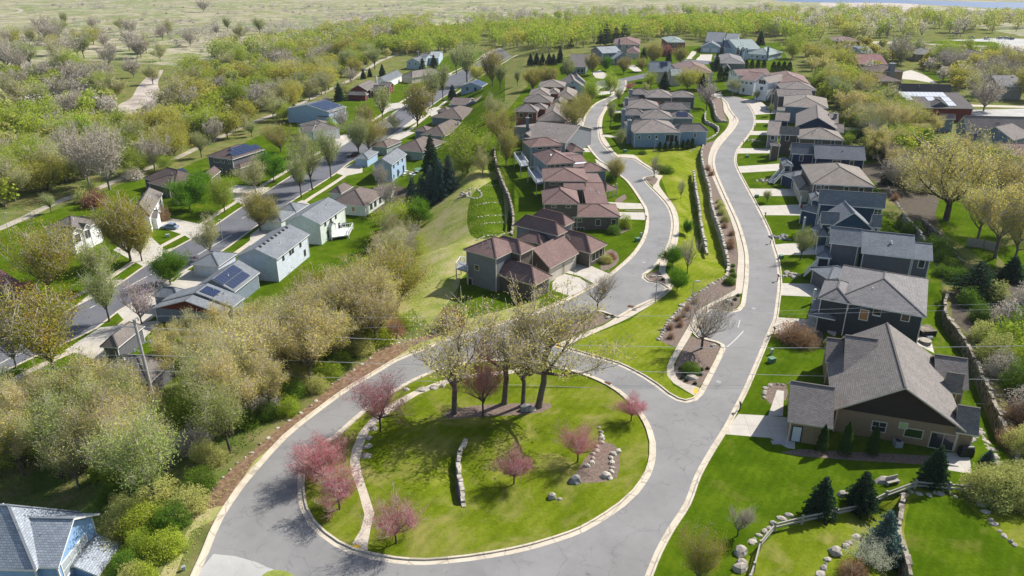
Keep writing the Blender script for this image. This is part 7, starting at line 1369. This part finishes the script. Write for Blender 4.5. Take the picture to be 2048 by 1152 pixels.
# ---------------- street furniture, vehicles and yard things ----------------
def gxy(fr, p): x, y = GP(fr, [p])[0]; return x, y, Tz(x, y)
def paint_mat(name, c):
    if name not in MATS:
        m, nt, o = newmat(name); b = pbsdf(nt, o, c, .28, .5); b.inputs['Coat Weight'].default_value = .5; MATS[name] = m
    return name
plain('m_rubber', (.018, .018, .02), .8); plain('m_pole', (.42, .40, .37), .7); plain('m_utility', (.10, .22, .14), .6); plain('m_galv', (.42, .44, .46), .4, metal=.3); plain('m_wire', (.68, .68, .70), .5); glassmat('m_lampglass', (.7, .7, .66), .2); plain('m_weathered', (.34, .31, .27), .8); glassmat('m_taillight', (.35, .01, .01), .3)
def car(fr, p, ang, col, label, kind='parked_car', L=4.6, W=1.8, Hc=1.48, long=False, group=None):
    x, y, z = gxy(fr, p); t = empty(kind, (x, y, z), label, 'van' if 'van' in kind else 'car', group, math.radians(ang))
    h0, hb = .32, .82; mb = MB(); n = 13
    us = np.linspace(-1, 1, n)
    prof = [(-1, .62), (-.94, .86), (-.8, .9), (-.5, .93), (.3, .93), (.62, .86), (.9, .76), (1, .58)]
    top = lambda u: np.interp(u, [a for a, _ in prof], [b for _, b in prof]); wid = lambda u: W/2*(1-.12*abs(u)**5)
    for i in range(n-1):
        a, b = us[i], us[i+1]; A = [(a*L/2, -wid(a), .28), (a*L/2, -wid(a)*1.0, top(a)*.86), (a*L/2, -wid(a)*.86, top(a)), (a*L/2, wid(a)*.86, top(a)), (a*L/2, wid(a), top(a)*.86), (a*L/2, wid(a), .28)]
        B = [(b*L/2, q[1]/wid(a)*wid(b), q[2]/top(a)*top(b) if q[2] > .3 else .28) for q in A]
        for k in range(5): mb.face([A[k+1], A[k], B[k], B[k+1]])
        if i == 0: mb.face(A)
        if i == n-2: mb.face(B[::-1])
    rear = -.93 if long else -.72
    cab = [(rear, .9), (rear+.1, Hc*.97), (-.2, Hc), (.12, Hc*.98), (.42, .88)]
    g = MB()
    for i in range(len(cab)-1):
        (a, za), (b, zb) = cab[i], cab[i+1]; f = lambda u, zz: W/2*(.94 if zz < 1 else .72); wa, wb = f(a, za), f(b, zb)
        tgt = mb if 0 < i < 3 else g
        tgt.face([(a*L/2, -wa, za), (b*L/2, -wb, zb), (b*L/2, wb, zb), (a*L/2, wa, za)])
        if True:
            for s in (-1, 1):
                q = [(a*L/2, s*W/2*.94, .88), (b*L/2, s*W/2*.94, .88), (b*L/2, s*wb, zb), (a*L/2, s*wa, za)]
                g.face(q if s < 0 else q[::-1])
    body = mb.build('body', paint_mat('paint_%02d%02d%02d' % tuple(int(99*c) for c in col), col), t); g.build('window_glass', 'm_glass', body)
    for sx in (-.62, .6):
        for sy in (-1, 1):
            w = MB(); w.tube((sx*L/2, sy*W/2-.09*sy-.1, .33), (sx*L/2, sy*W/2-.09*sy+.1, .33), .34, .34, 14); wo = w.build('wheel', 'm_rubber', t); r = MB(); yy = sy*W/2+.02*sy; r.tube((sx*L/2, yy-.03, .33), (sx*L/2, yy, .33), .2, .2, 10); r.build('rim', 'm_galv', wo)
    for sy in (-1, 1):
        hl = MB(); hl.box((L/2*.955, sy*.55-.2, .62), (.08, 0, 0), (0, .4, 0), (0, 0, .14)); hl.build('headlight', 'm_lampglass', t); tl = MB(); tl.box((-L/2*1.0, sy*.62-.16, .66), (.06, 0, 0), (0, .32, 0), (0, 0, .16)); tl.build('taillight', 'm_taillight', t)
    return t
car('B1', (1305, 680), 172, (.16, .24, .36), 'steel blue hatchback parked on the white garage driveway', L=4.5)
car('L1', (990, 142), 205, (.75, .76, .78), 'white car parked on the street under the two tan crowned trees', L=4.6)
car('L1', (490, 640), 30, (.02, .03, .06), 'black car nose out on the driveway of the solar house', 'parked_car', Hc=1.7, long=True)
car('L1', (552, 610), 30, (.03, .08, .25), 'deep blue car beside the black one on the driveway of the solar house')
car('B2', (750, 125), 200, (.14, .01, .015), 'dark red van parked at the kerb of the lower street', 'parked_van', Hc=1.75, long=True, L=4.8)
car('A3', (710, 695), 178, (.02, .022, .03), 'black sedan on the driveway at the top of the left hand road')
car('B4', (600, 520), 40, (.02, .02, .02), 'black grill', L=1) if False else None
for i, (x, y, c, l) in enumerate([(1943, 77, (.12, .22, .4), 'blue pickup sized car, first from the left in the far car park'), (1974, 79, (.7, .72, .75), 'white car right of the blue one in the far car park'), (1998, 78, (.65, .7, .75), 'pale car, left of the three parked together far away'), (2010, 78, (.75, .77, .8), 'pale car, middle of the three parked together far away'), (2022, 79, (.2, .3, .4), 'grey blue car, right of the three parked together far away')]):
    car('P', (x, y), 95 if i > 1 else 20, c, l, group='cars in the far car park', Hc=1.6, long=True)
# tall utility pole and its lines
bx, by = G(325, 872); bz = Tz(bx, by)
def on_pole(v):
    lo, hi = 0, 40
    for _ in range(30):
        m = (lo+hi)/2; lo, hi = (m, hi) if proj((bx, by, bz+m))[1] > v else (lo, m)
    return lo
Hp = on_pole(638); pole = empty('utility_pole', (bx, by, bz), 'tall grey utility pole with three pairs of insulator arms, leaning above the wood', 'utility pole')
mb = MB(); mb.tube((0, 0, -1), (-.35, 0, Hp), .3, .2, 12); mb.build('pole', 'm_pole', pole)
arms = []
for v, dx, dy in ((655, -2.0, -.3), (705, -1.3, .5), (716, -1.5, -.4), (690, 1.1, .8), (732, -1.2, .2), (640, .5, .2)):
    h_ = on_pole(v); b0 = np.array([-.35*h_/Hp, 0, h_]); e0 = b0+np.array([dx, dy, .35]); a = MB(); a.tube(b0, e0, .06, .04, 6); ao = a.build('insulator_arm', 'm_galv', pole); q = MB()
    for k in range(4): q.tube(e0-[0, 0, .1+.12*k], e0-[0, 0, .16+.12*k], .11, .11, 8)
    q.build('insulator', 'm_galv', ao); arms.append(e0+np.array([bx, by, bz]))
def wire(A, B, sag, label, r=.022):
    A, B = np.array(A, float), np.array(B, float); mb = MB(); n = 36; P = [A+(B-A)*i/n-np.array([0, 0, sag*4*(i/n)*(1-i/n)]) for i in range(n+1)]; o = P[0].copy()
    for i in range(n): mb.tube(P[i]-o, P[i+1]-o, r, r, 5, cap=False)
    w = mb.build('power_line', 'm_wire', loc=o); tag(w, label, 'power line', 'power lines from the tall utility pole')
def at_depth(u, v, Y): d = ray(u, v); t = Y/d[1]; return np.array([0, 0, CAM_H])+d*t
def wire_px(P0, pts, Y, label, sagm=.0, r=.03):
    """a hanging line: its height is read at a few points in the vertical plane through the pole and a far pole"""
    mb = MB(); q = [np.array(P0)]+[at_depth(u, v, Y) for u, v in pts]; q = np.array(q); xs = q[:, 0]; order = np.argsort(xs); X = np.linspace(xs.min(), xs.max(), 60); cz = np.polyfit(xs, q[:, 2], 2, w=[3]+[1]*(len(xs)-1)); cy = np.polyfit(xs, q[:, 1], 1)
    P = np.column_stack([X, np.polyval(cy, X), np.polyval(cz, X)]); o = P[0].copy()
    for i in range(len(P)-1): mb.tube(P[i]-o, P[i+1]-o, r, r, 5, cap=False)
    tag(mb.build('power_line', 'm_wire', loc=o), label, 'power line', 'power lines from the tall utility pole')
wire_px(arms[0], [(1024, 689), (1536, 694), (2048, 690), (2500, 680)], by, 'power line crossing highest over the ridge of the brown gabled house')
wire_px(arms[1], [(874, 733), (1024, 741), (1344, 750), (1536, 755), (2048, 759), (2500, 760)], by-3, 'power line crossing in the middle over the brown gabled house')
wire_px(arms[4], [(1024, 778), (1344, 792), (1578, 799), (2048, 810), (2500, 820)], by-5, 'power line crossing lowest, in front of the big shingled gable')
wire_px(arms[3], [(1536, 617), (1800, 611), (2048, 607), (2500, 598)], by+4, 'thin power line over the charcoal sided house, upper of two', r=.013)
wire_px(arms[5], [(1536, 627), (1800, 620), (2048, 615), (2500, 606)], by+3, 'thin power line over the charcoal sided house, lower of two', r=.013)
for k, v in ((0, 676), (1, 706), (2, 740)): wire_px(arms[(0, 2, 4)[k]], [(100, v), (-120, v-4), (-400, v-8)], by+1, ['upper', 'middle', 'lower'][k]+' power line running left from the pole over the huge maple', r=.014)
# lamp posts
def lamp(fr, base, top, label, head=(.9, 0)):
    x, y, z = gxy(fr, base); v = px(fr, [top])[0][1]; lo, hi = 1, 20
    for _ in range(30):
        m = (lo+hi)/2; lo, hi = (m, hi) if proj((x, y, z+m))[1] > v else (lo, m)
    t = empty('lamp_post', (x, y, z), label, 'lamp post'); a = MB(); a.tube((0, 0, -.2), (0, 0, lo), .09, .06, 8); a.build('post', 'm_metal', t); b = MB(); b.bar((0, 0, lo), (head[0]*.4, head[1]*.4, lo+.05), .07); ao = b.build('arm', 'm_metal', t)
    c = MB(); c.box((head[0]*.35, head[1]*.35-.18, lo-.05), (.7, 0, 0), (0, .36, 0), (0, 0, .16)); lh = c.build('lamp_head', 'm_metal', t); d = MB(); d.box((head[0]*.35+.08, head[1]*.35-.13, lo-.075), (.52, 0, 0), (0, .26, 0), (0, 0, .03)); d.build('lens', 'm_lampglass', lh)
lamp('P', (447.6, 494.6), (439.7, 440), 'tall thin lamp post on the verge of the lower street', (-.9, 0)); lamp('P', (1380, 637), (1391, 563), 'lamp post on the mulch slope below the long stone wall'); lamp('C3', (1100, 170), (1108, -30), 'lamp post at the kerb between the parking bay and the green strip', (0.2, 0))
lamp('R4', (603, 1105), (590, 912), 'lamp post in front of the light blue cottage wall', (.3, 0)); lamp('R5', (195, 790), (198, 735), 'short lamp post at the pavement end by the far bend', (.3, 0)); lamp('L8', (1820, 175-8), (1850, 110), 'thin leaning post at the edge of the far car park', (.3, 0)); lamp('B1', (85, 770), (10, 560), 'thin pole in the garden beside the gravel path', (.2, 0))
# mailboxes, hydrant, utility boxes
def mailbox(fr, p, label):
    x, y, z = gxy(fr, p); t = empty('mailbox', (x, y, z), label, 'mailbox', rz=1.5); a = MB(); a.bar((0, 0, -.1), (0, 0, 1.05), .12); a.build('post', 'm_black', t); b = MB(); b.box((-.28, -.12, 1.02), (.56, 0, 0), (0, .24, 0), (0, 0, .14)); b.tube((-.28, 0, 1.16), (.28, 0, 1.16), .12, .12, 10); bo = b.build('box', 'm_black', t); c = MB(); c.box((.1, .12, 1.15), (.16, 0, 0), (0, .02, 0), (0, 0, .14)); c.build('flag', 'm_red', bo)
for fr, p, l in (('P', (1547.4, 668.5), 'black mailbox by the charcoal house driveway'), ('C3', (1748, 1005), 'black mailbox at the corner of the brown gabled house driveway'), ('P', (1292, 442), 'black mailbox at the left road beside the double driveway'), ('P', (1530, 436), 'black mailbox on the lawn left of the blue turret house'), ('P', (1555, 562), 'small black mailbox at the kerb beside the rock planter'), ('P', (1541, 487), 'black mailbox at the kerb left of the shaded driveway'),
                 ('P', (1486, 290), 'black mailbox near the bend, opposite the wall curve'), ('P', (1553, 668), 'low black mailbox') if False else ('P', (1508, 258), 'black mailbox on the lawn by the tan gabled house')): mailbox(fr, p, l)
x, y, z = gxy('P', (397.5, 526)); t = empty('mailbox_post', (x, y, z), 'brown wooden double mailbox at the kerb of the lower street', 'mailbox'); a = MB(); a.bar((0, 0, -.1), (0, 0, 1.5), .14); a.build('post', 'm_weathered', t); b = MB(); b.bar((-1.0, 0, 1.1), (0, 0, 1.25), .1); b.box((-1.1, -.15, 1.15), (.5, 0, 0), (0, .3, 0), (0, 0, .3)); b.build('box', 'm_red', t)
def ubox(fr, p, label, s=.8, h=.75, mat='m_utility', nm='utility_box'):
    x, y, z = gxy(fr, p); t = empty(nm, (x, y, z), label, 'utility box', rz=.4); b = MB(); b.box((-s/2, -s*.4, -.1), (s, 0, 0), (0, s*.8, 0), (0, 0, h)); b.build('cabinet', mat, t); c = MB(); c.box((-s/2-.04, -s*.4-.04, h-.1), (s+.08, 0, 0), (0, s*.8+.08, 0), (.0, .0, .07)); c.build('lid', mat, t)
ubox('P', (1543, 724), 'pair of green utility boxes on the lawn below the rust coloured shrub', .9); ubox('P', (1543, 708), 'slim grey green pedestal just above the pair of green utility boxes', .35, .9, 'm_galv'); ubox('P', (1275, 482), 'green utility box on the lawn beside the nearest townhouse', .9); ubox('P', (1282, 474), 'slim pale pedestal beside the green utility box by the nearest townhouse', .35, 1.0, 'm_galv')
ubox('P', (1250, 304), 'grey green utility cabinet by the upper pavement under the light blue cottage', 1.0); ubox('P', (336, 474), 'two tone utility box on the grass below the parked hatchback', .9, .8, 'm_galv'); ubox('P', (1562, 517), 'green utility box on the lawn below the light green tree', .8); ubox('P', (1513, 395), 'green utility box beside the small yellow green tree', .8); ubox('P', (1494, 315), 'green utility box on the lawn below the far bend', .8)
ubox('P', (41, 633), 'pale green pedestal on the lawn beside the maroon roofed house', .8, .8, 'm_galv'); ubox('P', (368, 1140), 'small pale marker box on the grass left of the ring road', .3, .5, 'm_galv')
# split rail fence
def rail_fence(fr, pts, label, sub=2):
    g = GP(fr, pts); x0, y0 = g[0]; z0 = Tz(x0, y0); t = empty('rail_fence', (x0, y0, z0), label, 'fence'); W = [np.array([a-x0, b-y0, Tz(a, b)-z0]) for a, b in g]
    for i, p in enumerate(W):
        m = MB(); m.bar(p-[0, 0, .3], p+[0, 0, 1.2], .22); m.build('post', 'm_weathered', t)
        if i < len(W)-1:
            for h_ in (.45, .9):
                m = MB(); m.bar(p+[0, 0, h_], W[i+1]+[0, 0, h_+rnd.uniform(-.04, .04)], .13, .18); m.build('rail', 'm_weathered', t)
rail_fence('Q5', [(345, 1250), (400, 1100), (470, 835), (648, 615), (980, 530), (1375, 440), (1712, 300)], 'weathered split rail fence curving up the yard from the bottom edge')
rail_fence('D4', [(728, 608), (910, 530), (1125, 480), (1385, 500), (1545, 515)], 'weathered split rail fence along the top of the yard, behind the blue spruce')
# bench, grill, patio things, pergola, screen, gazebo
def boxes(nm, fr, p, label, cat, parts, rz=0):
    x, y, z = gxy(fr, p); t = empty(nm, (x, y, z), label, cat, rz=rz)
    for pn, mat, bl in parts:
        m = MB()
        for b in bl:
            if b[0] == 't': m.tube(b[1], b[2], b[3], b[4], 12)
            elif b[0] == 'r': m.bar(b[1], b[2], b[3])
            else: m.box(*b)
        m.build(pn, mat, t)
    return t
boxes('garden_bench', 'P', (1784, 968), 'weathered bench behind the rail fence between two spruces', 'bench', [('seat', 'm_weathered', [((-.8, -.25, .42), (1.6, 0, 0), (0, .5, 0), (0, 0, .06))]), ('backrest', 'm_weathered', [((-.8, .22, .5), (1.6, 0, 0), (0, .08, .02), (0, -.0, .45))]), ('leg', 'm_weathered', [((-.75, -.2, 0), (.1, 0, 0), (0, .4, 0), (0, 0, .42))]), ('leg', 'm_weathered', [((.65, -.2, 0), (.1, 0, 0), (0, .4, 0), (0, 0, .42))])], .3)
boxes('air_conditioner', 'R7', (945, 1010), 'air conditioner unit by the tan wall of the brown gabled house', 'air conditioner', [('casing', 'm_metal', [((-.45, -.45, 0), (.9, 0, 0), (0, .9, 0), (0, 0, .8))]), ('fan_grille', 'm_black', [('t', (0, 0, .8), (0, 0, .83), .36, .36)])])
boxes('barbecue_grill', 'Q4', (508, 985), 'black covered grill on the patio by the sliding door', 'grill', [('cover', 'm_black', [((-.8, -.4, 0), (1.6, 0, 0), (0, .8, 0), (0, 0, 1.0)), ('t', (-.75, 0, 1.0), (.75, 0, 1.0), .35, .35)])])
boxes('hot_tub', 'Q4', (238, 145), 'dark hot tub with a mottled cover on the patio of the charcoal house', 'hot tub', [('tub', 'm_black', [((-1.2, -1.1, 0), (2.4, 0, 0), (0, 2.2, 0), (0, 0, .95))]), ('cover', 'm_darkstone', [((-1.25, -1.15, .95), (2.5, 0, 0), (0, 2.3, 0), (0, 0, .12))]), ('step', 'm_whitewood', [((-.5, -1.6, 0), (.9, 0, 0), (0, .4, 0), (0, 0, .35))])], .1)
boxes('fire_pit', 'Q4', (238, 212), 'round stone fire pit with a pale ring below the hot tub', 'fire pit', [('ring', 'm_stonebase', [('t', (0, 0, 0), (0, 0, .45), .95, .85)]), ('rim', 'm_boulder', [('t', (0, 0, .45), (0, 0, .52), .9, .9)])])
boxes('doormat', 'R7', (60, 985), 'striped pale mat on the driveway beside the white side door', 'mat', [('mat', 'm_galv', [((-.8, -.4+.2*i, .02), (1.6, 0, 0), (0, .12, 0), (0, 0, .03)) for i in range(4)])])
boxes('wooden_screen', 'Q3', (1040, 560), 'grey wooden screen fence in two angled panels under the edge oaks', 'screen', [('panel', 'm_weathered', [((-2.2+.25*i, .5, 0), (.22, 0, 0), (0, .06, 0), (0, 0, 1.8)) for i in range(12)]), ('panel', 'm_weathered', [((.9+.2*i, .4-.12*i, 0), (.18, -.1, 0), (0.03, .05, 0), (0, 0, 1.8)) for i in range(11)])], -.4)
boxes('pergola', 'R10', (1165, 390), 'brown slatted pergola behind the navy blue house', 'pergola', [('post', 'm_weathered', [('r', (sx*2, sy*1.6, -.2), (sx*2, sy*1.6, 2.5), .18)]) for sx in (-1, 1) for sy in (-1, 1)]+[('slat_roof', 'm_weathered', [('r', (-2.6+.4*i, -2.1, 2.62), (-2.6+.4*i, 2.1, 2.62), .1) for i in range(14)]+[('r', (-2.7, s*1.6, 2.5), (2.7, s*1.6, 2.5), .14) for s in (-1, 1)])])
boxes('patio_table', 'R10', (1115, 410), 'white patio table under the edge of the pergola', 'table', [('table_top', 'm_whitewood', [('t', (0, 0, .7), (0, 0, .75), .8, .8)]), ('leg', 'm_metal', [('t', (0, 0, 0), (0, 0, .7), .06, .06)])])
boxes('gazebo', 'L8', (1385, 78), 'tiny dark roofed picnic shelter near the far car park', 'shelter', [('roof', 'm_black', [((-3, -2.5, 3.0), (6, 0, 0), (0, 5, 0), (0, 0, .4)), ((-2, -1.5, 3.4), (4, 0, 0), (0, 3, 0), (0, 0, .5))])]+[('post', 'm_weathered', [('r', (sx*2.5, sy*2, 0), (sx*2.5, sy*2, 3), .25)]) for sx in (-1, 1) for sy in (-1, 1)])
boxes('round_deck_table', 'L1', (1690, 245), 'dark covered round table on the white railed deck', 'table', [('table_top', 'm_black', [('t', (0, 0, 1.55), (0, 0, 1.7), .8, .8)]), ('leg', 'm_black', [('t', (0, 0, .9), (0, 0, 1.6), .1, .1)])])
boxes('barbecue_grill', 'L1', (1735, 262), 'black grill on the right side of the white railed deck', 'grill', [('body', 'm_black', [((-.8, -.4, 1.0), (1.6, 0, 0), (0, .8, 0), (0, 0, .8))])], .6)
rp = random.Random(9); cols = ['m_whitewood', 'm_galv', 'm_metal', 'm_trimgrey', 'm_tantrim', 'm_black']
for i in range(16):
    u, v = rp.uniform(1010, 1200), rp.uniform(520, 620); s = rp.uniform(.35, .6); k = i % 3; m_ = cols[i % 6]
    if k: boxes('garden_chair', 'L2', (u, v), 'garden chair in the jumble on the patio of the blue gable house', 'chair', [('seat', m_, [((-s/2, -s/2, .4), (s, 0, 0), (0, s, 0), (0, 0, .07))]), ('backrest', m_, [((-s/2, s/2, .42), (s, 0, 0), (0, .06, 0), (0, 0, .5))])]+[('leg', m_, [((a*s*.45, b*s*.45, 0), (.05, 0, 0), (0, .05, 0), (0, 0, .4))]) for a in (-1, 1) for b in (-1, 1)], rp.uniform(0, 6))['group'] = 'garden chairs behind the blue gable house'
    else: boxes('patio_table', 'L2', (u, v), 'garden table in the jumble on the patio of the blue gable house', 'table', [('table_top', m_, [((-.6, -.45, .68), (1.2, 0, 0), (0, .9, 0), (0, 0, .06))])]+[('leg', m_, [((a*.5, b*.38, 0), (.06, 0, 0), (0, .06, 0), (0, 0, .68))]) for a in (-1, 1) for b in (-1, 1)], rp.uniform(0, 6))['group'] = 'garden tables behind the blue gable house'
boxes('patio_umbrella', 'L2', (960, 560), 'closed blue umbrella and cover against the white rear wall', 'umbrella', [('pole', 'm_metal', [('t', (0, 0, 0), (0, 0, 2.4), .04, .04)]), ('canopy', paint_mat('paint_umb', (.03, .16, .5)), [('t', (0, 0, 1.2), (0, 0, 2.3), .35, .06)])])
boxes('trampoline', 'L2', (1200, 500), 'green round trampoline at the back of the cluttered patio', 'trampoline', [('mat', 'm_utility', [('t', (0, 0, .8), (0, 0, .86), 1.6, 1.6)])]+[('leg', 'm_metal', [('r', (1.5*math.cos(a), 1.5*math.sin(a), 0), (1.5*math.cos(a), 1.5*math.sin(a), .8), .07)]) for a in (0, 1.57, 3.14, 4.7)])
boxes('welcome_flag', 'Q8', (638, 300), 'small red flag on the porch of the blue turret house', 'flag', [('pole', 'm_whitewood', [('r', (0, 0, 1.5), (-.5, -.3, 3.6), .05)]), ('cloth', 'm_red', [((-.7, -.35, 2.6), (.5, .1, 0), (0, .03, 0), (.05, 0, .8))])])
# rock planters by the right hand driveways
for fr, p, l in (('Q8', (520, 890), 'squarish rock planter by the stair of the grey taupe house'), ('R5', (470, 1090), 'tan stepping stones and rocks in front of the navy house'), ('Q8', (430, 500), 'dark rock cluster at the kerb of the shaded driveway'), ('P', (1528, 362), 'grey rockery with a trickle in front of the taupe house'), ('P', (936, 388), 'pile of pale rubble inside the round bed')):
    x, y, z = gxy(fr, p); m = MB(); r = random.Random(int(x*7)); 
    for k in range(16): a = r.uniform(0, 6.28); d = r.uniform(.5, 2.2); rock_mesh(m, (d*math.cos(a), d*math.sin(a), 0), .55*r.uniform(.6, 1.3), .42, .35*r.uniform(.6, 1.3), r, a)
    tag(m.build('rockery', 'm_boulder' if 'dark' not in l else 'm_greyrock', loc=(x, y, z)), l, 'rockery')

for p, l in (((1215, 767), 'rusty storm drain grate in the kerb at the upper right of the ring'), ((1262, 613), 'storm drain grate at the end of the left hand parking bay'), ((1400, 655), 'orange brown grate beside the bare tree of the parking island')):
    x, y, z = gxy('P', p); m = MB()
    for k in range(5): m.box((-.5, -.35+.14*k, .05), (1.0, 0, 0), (0, .09, 0), (0, 0, .04))
    o = m.build('storm_drain', plain('m_rust', (.16, .07, .035), .8), loc=(x, y, z)); o.rotation_euler = (0, 0, -.5); tag(o, l, 'storm drain')
for p, l in (((1437, 764), 'manhole cover in the road right of the parking island'), ((1507, 617), 'manhole cover in the road above the marked parking bay'), ((1288, 525), 'small manhole cover in the left hand road below the double driveway')):
    x, y, z = gxy('P', p); m = MB(); m.tube((0, 0, 0), (0, 0, .012), .36, .36, 18); tag(m.build('manhole_cover', 'm_metal', loc=(x, y, z+.004)), l, 'manhole cover')

# ---------------- air ----------------
mb = MB(); mb.box((-2750, -60, -15.5), (5500, 0, 0), (0, 5400, 0), (0, 0, 75))
m, nt, o = newmat('m_haze'); pv = N(nt, 'ShaderNodeVolumePrincipled'); pv.inputs['Color'].default_value = (.86, .92, 1, 1); pv.inputs['Density'].default_value = .00006; pv.inputs['Anisotropy'].default_value = .2
nt.links.new(pv.outputs[0], o.inputs['Volume']); MATS['m_haze'] = m; hz = mb.build('haze', 'm_haze'); hz['kind'] = 'stuff'; hz['label'] = 'thin spring haze paling the far marsh and woods'
SC.cycles.volume_bounces = 0
